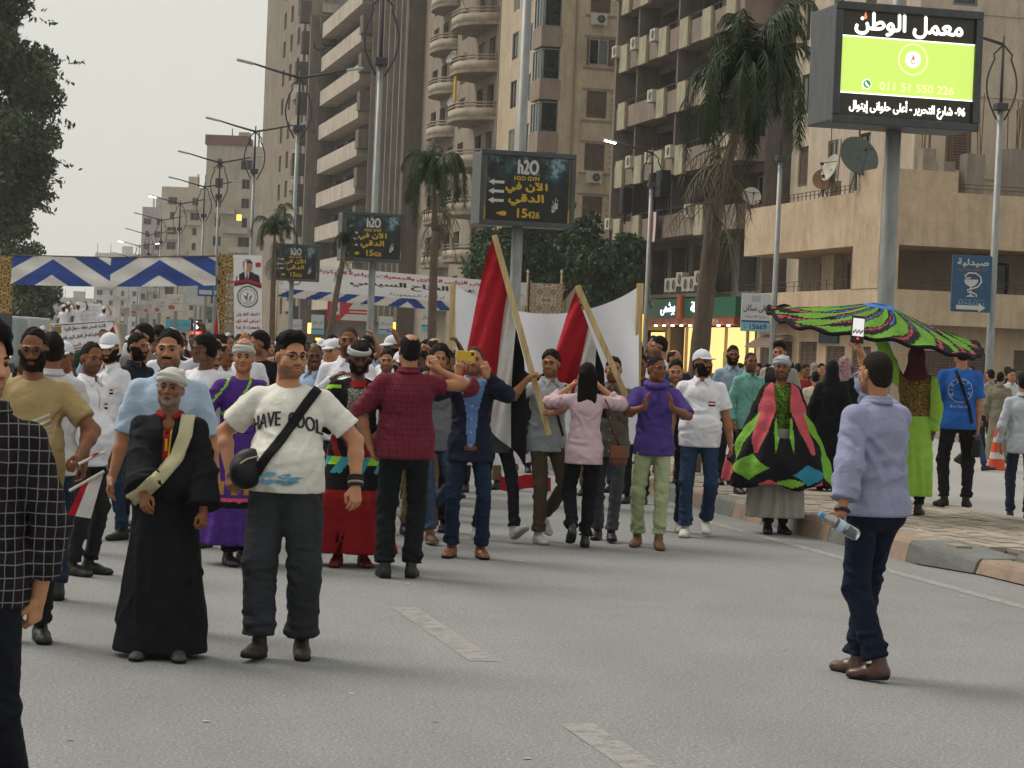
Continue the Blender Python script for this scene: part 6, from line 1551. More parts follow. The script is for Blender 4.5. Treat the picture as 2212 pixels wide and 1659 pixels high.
# palms on the median: leaning trunk, mop of drooping fronds, dead stems below
M_PTR = m_wall('#6a5645', '#3a2d22', .6, 4); FR_G = [m_leaf('#26331f', '#465237'), m_leaf('#1e2a1b', '#38452c')]; FR_D = [m_leaf('#4a4638', '#6b6552'), m_leaf('#3b382e', '#57523f')]
def palm(label, d, base_px, top_px, crown_px, nf, flen, ndead, seed, rad=.16, bias=(0, 0)):
    b = gr(base_px[0], 800, 0) if False else ground_at(base_px[0], d); top = at(top_px[0], top_px[1], d)-b; cr = at(crown_px[0], crown_px[1], d)-b
    t = thing('palm_tree', b, 0, label, 'palm tree'); rg = random.Random(seed)
    mid = Vector((0, 0, 0)).lerp(top, .5)+Vector((-.05, 0, 0)); mb = MB(); pts = []; rr_ = []
    for i in range(15): q = i/14; p = Vector((0, 0, 0))*(1-q)**2+mid*2*q*(1-q)+top*q*q; pts.append(p); rr_.append(rad*(1.15-.35*q)*(1+.06*(i % 2)))
    mb.tube(pts, rr_, 10); mb.build('trunk', M_PTR, t, True)
    mb = MB(); mb.tube([top, top.lerp(cr, .5), cr], [rad*.75, rad*.5, rad*.2], 8); mb.build('crownshaft', M_PTR, t, True)
    def frond(root, az, el, L, droop, name, mats, dens, ll, shr=1.0):
        mb = MB(); p = root.copy(); dr = Vector((cos(az)*cos(el), sin(az)*cos(el), sin(el))); pts = [p.copy()]; n = 14
        for i in range(n): dr = (Vector((dr.x*shr, dr.y*shr, dr.z))+Vector((0, 0, -droop*(.4+i/n)))).normalized(); p = p+dr*(L/n); pts.append(p.copy())
        mb.tube(pts, [.016*(1-.7*i/n) for i in range(n+1)], 5)
        for i in range(2, n*dens):
            q = i/dens; k = min(int(q), n-1); base = pts[k].lerp(pts[k+1], q-k); ax = (pts[k+1]-pts[k]).normalized(); sd = ax.cross(Vector((0, 0, 1)))
            if sd.length < .1: sd = Vector((1, 0, 0))
            sd.normalize()
            for s_ in (-1, 1):
                l = ll*(.5+.7*sin(pi*min(1, q/n*.9+.1)))*rg.uniform(.75, 1.15); o = (sd*s_*.55+ax*.45+Vector((0, 0, -.55))+Vector((rg.uniform(-.2, .2), rg.uniform(-.2, .2), rg.uniform(-.25, .1)))).normalized()
                a = base; m_ = base+o*l*.5; e = m_+(o+Vector((0, 0, -.7))).normalized()*l*.55; w = ax*.009
                mb.cur = rg.randrange(2); mb.add([a-w, a+w, m_+w*.9, m_-w*.9, e], [(0, 1, 2, 3), (3, 2, 4)]); mb.cur = 0
        mb.build(name, mats, t)
    for k in range(nf):
        az = 2*pi*k/nf*2.4+rg.uniform(-.3, .3); frond(cr.lerp(top, rg.uniform(0, .25)), az, rg.uniform(.75, 1.5), flen*rg.uniform(.7, 1.15), rg.uniform(.40, .80), 'frond', FR_G, 5, flen*.17, .80)
    for k in range(ndead):
        az = rg.uniform(0, 2*pi); frond(top.lerp(cr, rg.uniform(-.15, .55)), az, rg.uniform(-.6, .3), flen*rg.uniform(.35, .7), rg.uniform(.12, .3), 'dead_frond', FR_D, 1, flen*.22)
    return t
palm('tall palm with a drooping mop of fronds beside the lit shop', 30, (1500, 775), (1548, 430), (1630, 150), 40, 1.75, 16, 3, .13)
palm('slim palm on the median left of the largest gym billboard', 48, (938, 760), (940, 500), (937, 360), 24, 1.55, 12, 5, .10)
palm('small palm behind the smallest gym billboard', 78, (590, 760), (592, 560), (594, 490), 16, 1.5, 8, 8, .10)
palm('leaning thin palm behind the middle gym billboard', 58, (693, 760), (738, 575), (748, 520), 10, .8, 8, 11, .085)
# ------------------------------------------------------------------ cloth patterns
def m_plaid(base, lines, period, wid=.10, soft=None):
    t = NT('plaid_cloth'); c = srgb(base); v = t.coord(); x = t.sep(v); col = None
    sx = t.math('ADD', x[0], t.math('MULTIPLY', x[1], .8)); n = t.noise(v, 30, 3)
    wv = t.math('MULTIPLY', t.noise(v, 5, 3), period*.7); sx = t.math('ADD', sx, wv); sz = t.math('ADD', x[2], t.math('MULTIPLY', wv, .7))
    fx = t.math('FRACT', t.math('DIVIDE', sx, period)); fz = t.math('FRACT', t.math('DIVIDE', sz, period))
    lx = t.math('LESS_THAN', fx, wid); lz = t.math('LESS_THAN', fz, wid)
    base_c = t.ramp(n, [(.3, shade(c, .8)), (.7, shade(c, 1.2))])
    if soft:
        bx = t.math('LESS_THAN', t.math('FRACT', t.math('DIVIDE', sx, period*2)), .5); bz = t.math('LESS_THAN', t.math('FRACT', t.math('DIVIDE', sz, period*2)), .5)
        base_c = t.mix(t.math('MULTIPLY', t.math('ADD', bx, bz), .5), base_c, srgb(soft))
    col = t.mix(t.math('MULTIPLY', t.math('MAXIMUM', lx, lz), .68), base_c, srgb(lines)); t.set(col, .85, .15)
    t.bump(t.noise(t.coord((1, 1, .55)), 22, 5), .5, .02); return t.m
def m_scroll(bg, fg, scale=16):
    t = NT('brocade'); v = t.coord(); vo = t.new('ShaderNodeTexVoronoi'); vo.feature = 'DISTANCE_TO_EDGE'; vo.inputs['Scale'].default_value = scale
    w = t.new('ShaderNodeTexNoise'); w.inputs['Scale'].default_value = scale*.8; t.link(v, w.inputs['Vector']); t.link(t.mix(.12, v, w.outputs['Color']), vo.inputs['Vector'])
    n = t.noise(v, scale*1.6, 2, .4); m = t.math('MAXIMUM', t.ramp(vo.outputs['Distance'], [(.05, 1.0), (.11, 0.0)]), t.ramp(n, [(.57, 0.0), (.62, 1.0)]))
    t.set(t.mix(m, srgb(bg), srgb(fg)), .7, .2); return t.m
def ribbon(P, tgt, pts, width, mat, name, back=False, off=.008):
    """a band laid over the front (or back) of a garment along the 2d path pts (x to the viewer's right, z)"""
    vs = []; fs = []; dense = []
    for (a, b_) in zip(pts[:-1], pts[1:]):
        for q in np.linspace(0, 1, 9)[:-1]: dense.append((a[0]+(b_[0]-a[0])*q, a[1]+(b_[1]-a[1])*q))
    dense.append(pts[-1]); n = 4
    for i, p in enumerate(dense):
        q0, q1 = dense[max(i-1, 0)], dense[min(i+1, len(dense)-1)]; dx, dz = q1[0]-q0[0], q1[1]-q0[1]; L = math.hypot(dx, dz); nx, nz = -dz/L, dx/L
        for j in range(n+1): o = width*(j/n-.5); vs.append((p[0]+nx*o, p[1]+nz*o))
    for i in range(len(dense)-1): fs += [(i*(n+1)+j, i*(n+1)+j+1, (i+1)*(n+1)+j+1, (i+1)*(n+1)+j) for j in range(n)]
    o = print_on(tgt, name, [(v[0]*P.s, v[1]*P.s) for v in vs], fs, (0, 0, 0), (1, 0, 0) if back else (-1, 0, 0), (0, 0, 1), mat, off)
    s_ = o.modifiers.new('thickness', 'SOLIDIFY'); s_.thickness = .008; s_.offset = 0; return o
def prop(name, loc, label, cat, group=None): return thing(name, loc, 0, label, cat, group)
def G(x, y, z=0.0): return gr(x, y, z)
def D(x, d, z=0.0): p = at(x, 760, d); return Vector((p.x, p.y, z))
WHITE_P = m_cloth('#dadae0'); JEAN_D = m_denim('#1b2638'); JEAN_B = m_denim('#2c3d55'); BLK = m_cloth('#17181b'); BLK_T = m_cloth('#1f2022')
SH_BLK = dict(mat=m_plain('#141414', .5, .4)); SH_WHT = dict(mat=m_plain('#b9b6ae', .7, .2), sole=m_plain('#a5a29a', .7), laces=m_plain('#d0cdc6', .8)); SH_BRN = dict(mat=m_plain('#4a2c1f', .35, .5))
KHAKI = m_cloth('#7c6a4e')
def polo(**k): d = dict(kind='polo', name='polo_shirt', mat=WHITE_P, sleeve=.72, hem=.82, collar=True, placket=(1.24, 1.41), nb=2, neck=.062); d.update(k); return d
def shirt(mat, **k): d = dict(kind='shirt', mat=mat, sleeve=1.9, hem=.80, collar=True, placket=(.84, 1.41), nb=6, neck=.062); d.update(k); return d
def tee(mat, **k): d = dict(kind='t_shirt', mat=mat, sleeve=.72, hem=.82, neck=.070); d.update(k); return d

# --- man in the plaid shirt at the edge
PL = m_plaid('#1a1519', '#86918a', .040, .09, '#261c24')
p = person('man in a black and white plaid shirt with a hand in his pocket', D(-30, 7.2), -22, 1.71, 'e', 1.0, head=(-72, 2, 0), hair=('curly', '#120e0d'), stub=True,
           hl=('px', 82, 1292, .02), el=(-1, -.55, -.1), palm=(None, (1, 0, 0)), curl=(.3, .5), top=shirt(PL, sleeve=1.72, hem=.83, sr=(.074, .068, .064), cmat=PL, seed=2), bottom=dict(mat=m_cloth('#15171f'), w=(.092, .07, .062)), shoes=SH_BLK,
           fr=(.12, .25, 0, 0, 8), fl=(-.10, -.15, 0, 0, -8), res=.9, seed=3)
# --- bearded man with glasses
p = person('bearded man with glasses in a tan t-shirt', D(72, 12.3), 12, 1.70, 'c', 1.12, .3, head=(8, -6, 0), hair=('receding', '#15110f'), beard='full', mouth=1, glasses=('#15130f', None),
           hl=('px', 168, 992, -.2), el=(-1, -.2, -.4), curl=(.3, .8), hr=(.2, .2, .95), top=tee(m_cloth('#a08b62'), hem=.84, sr=(.082, .078, .05)), bottom=dict(mat=BLK_T), shoes=SH_BLK, res=1.0, seed=5)
for k in range(4):
    v, f = grid2(.20-.03*k, .012, 8, 1); print_on(p.top, 'print_stripe', v, f, (-.01-.02*k, 0, 1.20-.024*k), (-1, 0, .45), (.45, 0, 1), m_cloth(('#b9b7a8', '#d0d0c2', '#a8a496', '#8a8474')[k]))
# --- marchers in white polos, left group
person('man in a grey white polo with dark red sleeve trim seen from behind', D(112, 14.2), -158, 1.68, 'c', 1.1, hair=('short', '#181210'), top=polo(mat=m_cloth('#b9b8b8')), bottom=dict(mat=JEAN_D), shoes=SH_BLK, res=1.2, seed=6)
person('young man in a white cap with a small flag emblem', D(138, 17.5), 8, 1.60, 'c', .95, wear=('cap', m_cloth('#c9c9d2')), head=(12, 0, 0), top=polo(), bottom=dict(mat=JEAN_D), shoes=SH_BLK, res=1.3, seed=7)
person('balding man in a white polo turned to the bearded man in the cap', D(196, 15.8), 62, 1.62, 'c', 1.05, .2, head=(22, -4, 0), hair=('receding', '#1b1512'), stub=True, top=polo(badge=(-.08, 1.29)), bottom=dict(mat=BLK_T), shoes=SH_BLK, res=1.1, seed=8)
p = person('bearded man in a white cap leaning to the balding man', G(222, 1165), -38, 1.68, 'b', 1.05, head=(-32, -8, 0), wear=('cap', m_cloth('#cdcdd6')), hair=('short', '#15110f'), beard='full', top=polo(badge=(-.10, 1.28)), bottom=dict(mat=m_denim('#24344a')), shoes=dict(mat=m_plain('#2a2826', .6)), fr=(.1, .1, 0, 0, 8), fl=(-.1, -.12, 0, 0, -8), res=1.1, seed=9)
person('grey bearded man in a dark jacket beside a red shirted marcher', D(296, 19.5), 55, 1.70, 'a', 1.0, hair=('short', '#14110f'), beard='full', top=shirt(m_cloth('#20222b'), nb=0), bottom=dict(mat=BLK_T), shoes=SH_BLK, res=1.2, seed=10)
# --- tall man in the light blue shirt
p = person('tall grave man in a light blue short sleeved shirt', D(366, 13.0), 6, 1.725, 'b', 1.12, head=(8, 2, 0), hair=('short', '#15120f'), stub=True, beard='mous', hr=(.30, .06, .86), hl=(-.30, .05, .88), top=shirt(m_cloth('#9fb2c8'), sleeve=.95, hem=.80, sr=(.08, .085, .06)), bottom=dict(mat=m_cloth('#3a3a3e')), shoes=SH_BLK, res=.95, seed=11)
# --- man in the black galabeya
ROBE = m_cloth('#141519', .2); s0 = G(346, 1418)
p = person('smiling man in a long black robe with a cream sash and white turban', s0, 4, 1.515, 'c', 1.08, .25, head=(6, 6, -4), wear=('turban', m_cloth('#b9b6b0')), hair=None, stub='grey', mouth=1, fat=1.05, nose=1.15, brow='#3a3430',
           hr=('px', 312, 1098, -.36), er=(1, -.5, -.2), hl=('px', 440, 1120, -.16), el=(-1, -.5, -.2), palm=((-.5, -.8, 0), (.8, -.5, 0)), curl=([.2, .25, .35, .4], [.6, .6, .6, .6]),
           top=dict(kind='robe', mat=ROBE, sleeve=1.88, hem=.035, flare=1.5, loose=1.04, sr=(.082, .098, .135), wr=.010, wf=13, fa=1.6, neck=.066, vneck=True), shoes=dict(mat=m_plain('#3b423e', .6)), fr=(.10, .10, 0, 0, 10), fl=(-.11, .12, 0, 0, -10), res=.9, seed=12)
SASH = m_cloth('#b9b190'); s = p.s
ribbon(p, p.top, [(.115, 1.475), (.105, 1.36), (.06, 1.22), (-.03, 1.10), (-.13, 1.00), (-.20, .955)], .082, SASH, 'sash', off=.012)
RDC = m_cloth('#8c1f1f'); YLC = m_cloth('#b99a2e')
ribbon(p, p.top, [(.0, 1.40), (-.005, 1.20)], .040, RDC, 'red_placket', off=.006); ribbon(p, p.top, [(.024, 1.385), (.012, 1.22)], .008, YLC, 'yellow_piping', off=.010); ribbon(p, p.top, [(-.004, 1.33), (-.004, 1.255)], .014, YLC, 'yellow_panel', off=.009)
mb = MB(); mb.tube([p.nk + s*np.array([cos(t)*.070, .006+sin(t)*.074, .012-.030*max(sin(t), 0)]) for t in np.linspace(radians(110), radians(430), 26)], .014, 6); mb.build('red_collar', RDC, p.root, True)
# --- man in the printed white t-shirt
s0 = G(604, 1418)
p = person('heavy young man with glasses in a printed white t-shirt', s0, -6, 1.725, 'e', 1.17, .40, head=(-36, 0, 0), fat=1.16, hair=('quiff', '#12100f'), glasses=('#141414', None), stub=True, mouth=1,
           hr=('px', 497, 1020, -.02), er=(1, -.6, -.1), hl=('px', 768, 1052, -.05), el=(-1, -.45, -.1), palm=((-.3, -.9, 0), (.6, -.8, 0)), curl=(.35, .3),
           top=tee(m_cloth('#dad8cf', .05), sleeve=.74, hem=.895, sr=(.080, .088, .06), flare=1.0, wr=.0085), bottom=dict(mat=m_denim('#2b2d31'), w=(.118, .096, .088), len=.97), shoes=dict(mat=m_plain('#2c2520', .6), sole=m_plain('#1b1a17', .8), laces=m_plain('#6a5f40', .8)),
           fr=(.09, .16, 0, 6, 6), fl=(-.115, -.02, 0, 0, -14), res=.85, seed=13)
s = p.s; INK = m_cloth('#3a3a40'); bv = bvh_of(p.top)
def arc_text(txt, xc, zc, w, h, rise):
    v, f = text_polys(txt, w, h, 0, False); v = np.array(v); v[:, 1] += rise*(1-(v[:, 0]+xc)**2/.012); v[:, 0] += xc; v[:, 1] += zc; return v, f
for tx, xc, w in (('HAVE', -.105, .165), ('COOL', .105, .165)):
    v, f = arc_text(tx, xc, 1.28, w, .078, .016)
    for dx_ in (-.003, .0, .003): print_on(p.top, 'lettering', [((a+dx_)*s, b_*s) for a, b_ in v], f, (0, 0, 0), (-1, 0, 0), (0, 0, 1), INK, .005+dx_*.1, bvh=bv)
rg = random.Random(5); WATER = m_cloth('#6fa3bd')
vs, fs = [], []
for k in range(15):
    x, z = rg.uniform(-.10, .10), .965+rg.uniform(-.02, .035); w, h_ = rg.uniform(.04, .09), rg.uniform(.008, .016); o = len(vs); vs += [(x-w/2, z), (x, z-h_), (x+w/2, z+h_*.4), (x+.1*w, z+h_)]; fs.append((o, o+1, o+2, o+3))
for i, q in enumerate(fs): print_on(p.top, 'water_print', [(vs[j][0]*s, vs[j][1]*s) for j in q], [(0, 1, 2, 3)], (0, 0, 0), (-1, 0, 0), (0, 0, 1), WATER, .004+.0004*i, bvh=bv)
STRAP = m_cloth('#1c1c1e')
r = prop('crossbody_bag', s0, 'black crossbody bag on the man in the printed t-shirt', 'bag')
st = ribbon(p, p.top, [(.155, 1.462), (.10, 1.36), (-.02, 1.16), (-.13, 1.00)], .052, STRAP, 'strap', off=.014); st.parent = r; st.matrix_parent_inverse = Matrix.Identity(4); r.rotation_euler = p.root.rotation_euler
F = Field((.02, .0, .85), (.36, .36, 1.20), .009); F.ell((.185, .155, 1.02), (.095, .06, .115), .0, R=roty(-.4)); F.ell((.20, .185, 1.00), (.07, .05, .07), .02); F.wrinkle(.004, 30, 4); V, Q = F.mesh(); np_mesh('pouch', [(V*s, Q, 0)], [m_plain('#17171a', .55, .3)], r)
mb = MB(); mb.tube([np.array(q)*s for q in ((.12, .20, 1.09), (.17, .225, 1.075), (.235, .215, 1.03))], .005, 5); mb.build('zip', m_metal('#8a8a80', .4, .7), r)
for k in range(4):
    mb = MB(); c = p.wr[-1]-p.hdir[-1]*(.01+.016*k); d = Vector(p.hdir[-1]); a = d.orthogonal().normalized(); b_ = d.cross(a); mb.tube([Vector(c)+(a*cos(t)+b_*sin(t))*.037 for t in np.linspace(0, 2*pi, 17)], .007, 6); mb.build('bracelet', (m_plain('#2a1d16', .7), m_plain('#9a938a', .6), m_plain('#3a1f1a', .7), m_plain('#191715', .7))[k], p.root, True)
# --- purple costume
PUR = m_cloth('#4a2a78', .2); LIME = m_cloth('#8fc23a'); CREAMC = m_cloth('#b9b3a0'); PINKC = m_cloth('#c0506a'); GOLD = m_cloth('#a57a2c'); BLK2 = m_cloth('#131316')
def mi_purple(c):
    out = np.zeros(len(c), int); w = (c[:, 0]*.9+c[:, 2]*.7) % .16; out[(w < .022) & (c[:, 2] > .95)] = 1; out[((c[:, 0]+.07)**2+(c[:, 2]-1.30)**2 < .0012) & (c[:, 1] > 0)] = 2; return out
s0 = G(507, 1218)
p = person('performer in a purple embroidered costume with a white and red turban', s0, 32, 1.66, 'b', 1.05, head=(28, 4, 0), wear=('turban', m_cloth('#b5b2ac')), hair=None, mouth=1, hr=(.30, .12, .98), hl=(-.28, .10, .95),
           top=dict(kind='tunic', mat=[PUR, LIME, GOLD], mi=mi_purple, sleeve=1.9, hem=.70, flare=1.25, sr=(.085, .085, .07), neck=.07, wf=18),
           bottom=dict(kind='skirt', mat=[PUR, PINKC, BLK2, GOLD], mi=lambda c: np.where((c[:, 2] > .50) & (c[:, 2] < .535), 1, np.where((c[:, 2] > .455) & (c[:, 2] <= .50), 2, np.where((c[:, 2] > .56) & (c[:, 2] < .66) & (np.sin(np.arctan2(c[:, 1], c[:, 0])*14) > .1), 3, 0))), hem=.16, w=(.19, .30), d=.85, fold=.016, legs=dict(mat=BLK2)), shoes=SH_BLK, fr=(.1, .1, 0, 0, 8), fl=(-.1, -.05, 0, 0, -8), res=1.0, seed=14)
V, Q = wear_mesh('cap', .006); c = V[Q].mean(1); keep = (c[:, 2] > .10); np_mesh('patterned_cap_top', [(p.HT(V*np.array([.97, .97, 1.06])+[0, 0, .012]), Q[keep], 0)], [m_scroll('#8a2f2a', '#c8a890', 60)], p.root)
# --- others around
person('tall bald man in a white polo looking ahead', D(752, 19.3), 6, 1.83, 'c', 1.12, head=(6, 2, 0), hair=('buzz', '#3a2c22'), stub=True, beard='goatee', top=polo(), bottom=dict(mat=JEAN_D), shoes=SH_BLK, res=1.1, seed=15)
RDD = m_cloth('#7d1218', .2); TEAL = m_cloth('#3a8f98'); SCR = m_scroll('#16161a', '#9a978c', 42); s0 = G(757, 1222)
p = person('performer in a black vest with white scrollwork over a red skirt', s0, 8, 1.69, 'f', 1.0, head=(-4, -12, 0), wear=('band', m_cloth('#a9a7a4')), hair=('wavy', '#15100d'), beard='full',
           hr=(.13, .20, 1.04), er=(1, -.3, -.4), hl=(-.12, .20, 1.02), el=(-1, -.3, -.4), palm=((-1, -.2, 0), (1, -.2, 0)), curl=(.4, .4),
           top=dict(kind='vest', mat=[BLK2, SCR, RDC, LIME], mi=lambda c: np.where((np.abs(c[:, 0]) < .085) & (c[:, 1] > .04) & (c[:, 2] < 1.40) & (c[:, 2] > 1.0), 1, np.where((c[:, 2] > 1.405) & (c[:, 1] > .03) & (np.abs(c[:, 0]) < .06), 2, np.where((np.abs(c[:, 2]-1.405-.10*(.2-np.abs(c[:, 0]))) < .014) & (np.abs(c[:, 0]) > .13), 3, 0))), sleeve=1.6, hem=.84, flare=1.15, sr=(.085, .085, .07), neck=.066),
           bottom=dict(kind='skirt', mat=[RDD, BLK2, TEAL, RDC, LIME], mi=lambda c: np.where(c[:, 2] > .86, np.where(np.sin(np.arctan2(c[:, 1], c[:, 0])*9+c[:, 2]*30) > .2, 3, 1), np.where((c[:, 2] > .74) & (np.sin(np.arctan2(c[:, 1], c[:, 0])*7-c[:, 2]*22) > .0), 2, np.where((c[:, 2] > .80), 4, np.where(c[:, 2] > .60, 1, np.where((c[:, 2] > .54), 3, 0))))), hem=.11, w=(.19, .36), d=.75, fold=.03, nf=6, legs=dict(mat=RDD)), shoes=dict(mat=m_plain('#6a1518', .5), kind='boot'), fr=(.11, .05, 0, 0, 12), fl=(-.1, .02, 0, 0, -8), res=1.0, seed=16)
# --- maroon shirt from behind
s0 = G(864, 1248)
p = person('man in a dark red checked shirt seen from behind with one arm raised', s0, 186, 1.775, 'b', 1.16, .15, head=(-14, 4, 0), hair=('ring', '#14110f'), hl=('px', 800, 965, .02), el=(-1, .2, -.2), hr=('px', 946, 800, .10), er=(.8, -.2, -.6), hd=(( -.35, .35, .9), None), palm=((-.5, 1, 0), None), curl=(.15, .3),
           top=shirt(m_plaid('#66202f', '#7d3644', .020, .12, '#571a28'), sleeve=1.06, hem=.855, sr=(.085, .080, .07), placket=None, flare=1.02), bottom=dict(mat=m_cloth('#14191b'), w=(.094, .074, .072)), shoes=SH_BLK, fr=(.08, .02, 0, 0, 10), fl=(-.115, -.03, 0, 0, -6), res=.95, seed=17)
p = person('man in jeans and sandals stepping behind the man in the checked shirt', G(928, 1172), 20, 1.70, 'b', 1.0, top=tee(m_cloth('#6a6a70')), bottom=dict(mat=m_denim('#34445a'), len=.96), shoes=dict(mat=m_plain('#5a3626', .6), sole=m_plain('#8a7a64', .7)), fr=(.05, .18, 0, 4, 5), fl=(-.08, -.28, .12, -50, -5), res=1.2, seed=18)
# --- blazer and yellow phone
BLZ = m_cloth('#1b1f30'); s0 = G(1006, 1204)
p = person('man in a navy blazer filming with a yellow phone', s0, 2, 1.70, 'b', 1.06, head=(4, 10, 0), hair=('receding', '#3a332c'), stub=True, mouth=1, hr=('px', 990, 808, -.34), er=(1, .1, -.8), hl=('px', 1050, 812, -.34), el=(-1, .1, -.7), hd=((-.15, .1, 1), (.15, .1, 1)), palm=((-.4, -1, 0), (.4, -1, 0)), curl=([.3, .5, .6, .7], [.3, .4, .5, .6]),
           top=dict(kind='blazer', mat=[BLZ, m_cloth('#5f7db0'), BLZ], mi=lambda c: np.where((np.abs(c[:, 0]-.0) < .045+.06*np.clip((c[:, 2]-1.2)/.25, 0, 1)-.02*np.clip((1.1-c[:, 2])/.2, 0, 1)) & (c[:, 1] > .03) & (c[:, 2] > .90), 1, 0), sleeve=1.92, hem=.80, flare=1.06, sr=(.084, .078, .062), collar=True, cmat=m_cloth('#7f93ad'), neck=.062, placket=(.92, 1.40), pmat=m_cloth('#5f7db0'), nb=5),
           bottom=dict(mat=m_denim('#16263a'), w=(.088, .068, .062)), shoes=dict(mat=m_plain('#7a452c', .4, .4), laces=m_plain('#5a3020', .6)), fr=(.125, .02, 0, 0, 14), fl=(-.125, .02, 0, 0, -12), res=.9, seed=19)
mb = MB(); mb.bx(-.05, .05, .125, .145, .875, .905); mb.build('belt', m_plain('#7a3a22', .5), p.root)
r = prop('phone', at(1006, 769, s0.y-.44), 'yellow mobile phone held up by the man in the blazer', 'phone'); mb = MB(); mb.bx(-.076, .076, -.005, .006, -.040, .040); bevel(mb.build('case', m_plain('#c9a62c', .4, .4, var=.05), r), .006, 3); mb = MB(); mb.bx(.042, .066, -.009, -.0052, .006, .032); bevel(mb.build('camera_block', m_plain('#3a3320', .4), r), .003); r.rotation_euler = (0, radians(2), 0)
# --- grey sweater
p = person('young man in a grey sweater with yellow print looking aside', G(1062, 1166), 28, 1.70, 'b', 1.0, head=(52, 4, 0), hair=('buzz', '#14110f'), mouth=1, hl=(-.26, .1, .9), hr=(.24, .05, .9), top=tee(m_cloth('#4c4e4f'), sleeve=1.9, hem=.80), bottom=dict(mat=m_denim('#17191d'), w=(.084, .062, .056)), shoes=SH_WHT, fr=(.12, -.06, 0, 0, 5), fl=(-.08, .34, .02, 28, -4), res=1.0, seed=20)
v, f = text_polys('OR', .085, .065, 0, False); print_on(p.top, 'print', v*p.s, f, (0, 0, 1.24*p.s), (-1, 0, 0), (0, 0, 1), m_cloth('#b99a2a'))
# --- flag bearer in pale shirt
s0 = G(1172, 1172)
p = person('man with glasses in a pale grey blue shirt carrying the taller flag', s0, 26, 1.70, 'b', 1.04, head=(42, 2, 0), hair=('wavy', '#17120f'), stub=True, glasses=('#1a1a1a', None), hr=('px', 1143, 816, -.40), er=(1, -.2, -.8), hl=('px', 1192, 893, -.36), el=(-1, -.5, -.3), curl=(.95, .95), palm=((-1, .6, 0), (1, .6, 0)), hd=((-.6, .5, .5), (.7, .5, .2)), thumb=(.9, .9),
           top=shirt(m_cloth('#9fa6aa'), sleeve=.80, hem=.83, sr=(.078, .082, .06), seed=4), bottom=dict(mat=m_cloth('#4b4032'), w=(.094, .072, .058)), shoes=SH_WHT, fr=(.09, .10, 0, 0, 6), fl=(-.08, -.20, .05, -35, -4), res=.9, seed=21)
ribbon(p, p.top, [(.155, 1.44), (.02, 1.2), (.10, .98)], .022, m_cloth('#3a1a20'), 'bag_strap')
# --- woman in the pink shirt
s0 = G(1253, 1184)
p = person('woman with long black hair in a pale pink shirt seen from behind', s0, 182, 1.60, 'e', 1.02, head=(0, 2, 0), hair=('long', '#100e0e'), female=True, hl=('px', 1232, 836, .22), el=(-1, .1, -.6), hr=('px', 1298, 838, .22), er=(1, .1, -.6), curl=(.7, .7), hd=((-.5, .3, .7), (.5, .3, .7)),
           top=shirt(m_cloth('#c4aab2', .05), sleeve=1.55, hem=.80, placket=None, flare=1.04, sr=(.076, .072, .062), wf=22), bottom=dict(mat=m_cloth('#15161b'), w=(.098, .074, .066)), shoes=dict(mat=m_plain('#131313', .4, .5), kind='boot'), fr=(.05, .10, 0, 0, 4), fl=(-.09, -.12, .03, -22, -2), res=.9, seed=22)
r = prop('handbag', s0, 'brown leather handbag hanging from the woman in pink', 'bag'); r.rotation_euler = p.root.rotation_euler; lb = m_plain('#5a3020', .45, .4, var=.2)
c = np.array(p.MI @ at(1336, 985, s0.y-.02)); mb = MB(); mb.box(c, (.15, .075, .17)); bevel(mb.build('bag_body', lb, r), .025, 3); mb = MB(); mb.box(c+np.array([0, -.042, .035]), (.152, .012, .11)); bevel(mb.build('flap', m_plain('#6d3d28', .45, .4), r), .006); mb = MB(); mb.tube([c+np.array([.0, 0, .08]), c+np.array([-.04, -.06, .28]), p.sh[1]+np.array([.03, -.07, .0])*p.s, p.sh[1]+np.array([-.02, 0, .075])*p.s, p.sh[1]+np.array([.0, .08, .0])*p.s, c+np.array([0, .03, .08])], .007, 5); mb.build('strap', lb, r, True)
# --- second flag bearer
p = person('shouting man in an olive grey shirt carrying the shorter flag', G(1310, 1168), -8, 1.665, 'b', 1.04, head=(-10, 2, 0), hair=('short', '#17120f'), mouth=1, stub=True, hl=('px', 1368, 884, -.26), el=(-1, -.4, -.5), hr=(.22, .10, .92), curl=(.4, .95), palm=(None, (.5, .8, 0)), hd=(None, (.5, .6, .3)),
           top=shirt(m_cloth('#67645a'), sleeve=1.55, hem=.80), bottom=dict(mat=m_denim('#43464a'), w=(.088, .068, .058)), shoes=SH_BLK, fr=(.10, -.1, 0, 0, 4), fl=(-.06, .16, 0, 5, -10), res=1.0, seed=23)
# --- purple hoodie
p = person('clapping man in a purple hoodie and pale green trousers', G(1403, 1182), -6, 1.70, 'c', .98, head=(-38, 0, 3), hair=('buzz', '#1a1512'), nose=1.2, mouth=1, hr=('px', 1392, 880, -.36), er=(1, -.1, -.9), hl=('px', 1452, 882, -.36), el=(-1, -.1, -.9), hd=((-.1, .1, 1), (.1, .1, 1)), palm=((-1, .1, 0), (1, .1, 0)), curl=(.1, .1), thumb=(.2, .2),
           top=dict(kind='hoodie', mat=m_cloth('#4d3b80', .2), sleeve=.95, hem=.835, flare=1.04, loose=1.04, sr=(.085, .085, .07), neck=.07), bottom=dict(mat=m_cloth('#98a27c'), w=(.092, .074, .062), len=.95, skin=m_skin(SK['c'])), shoes=dict(mat=m_plain('#6a4a30', .6), kind='sandal', sole=m_plain('#5a4630', .7)), fr=(.12, -.02, 0, 0, 8), fl=(-.09, .20, 0, 0, -10), res=.9, seed=24)
F = Field(p.nk-.2, p.nk+.2, .009)
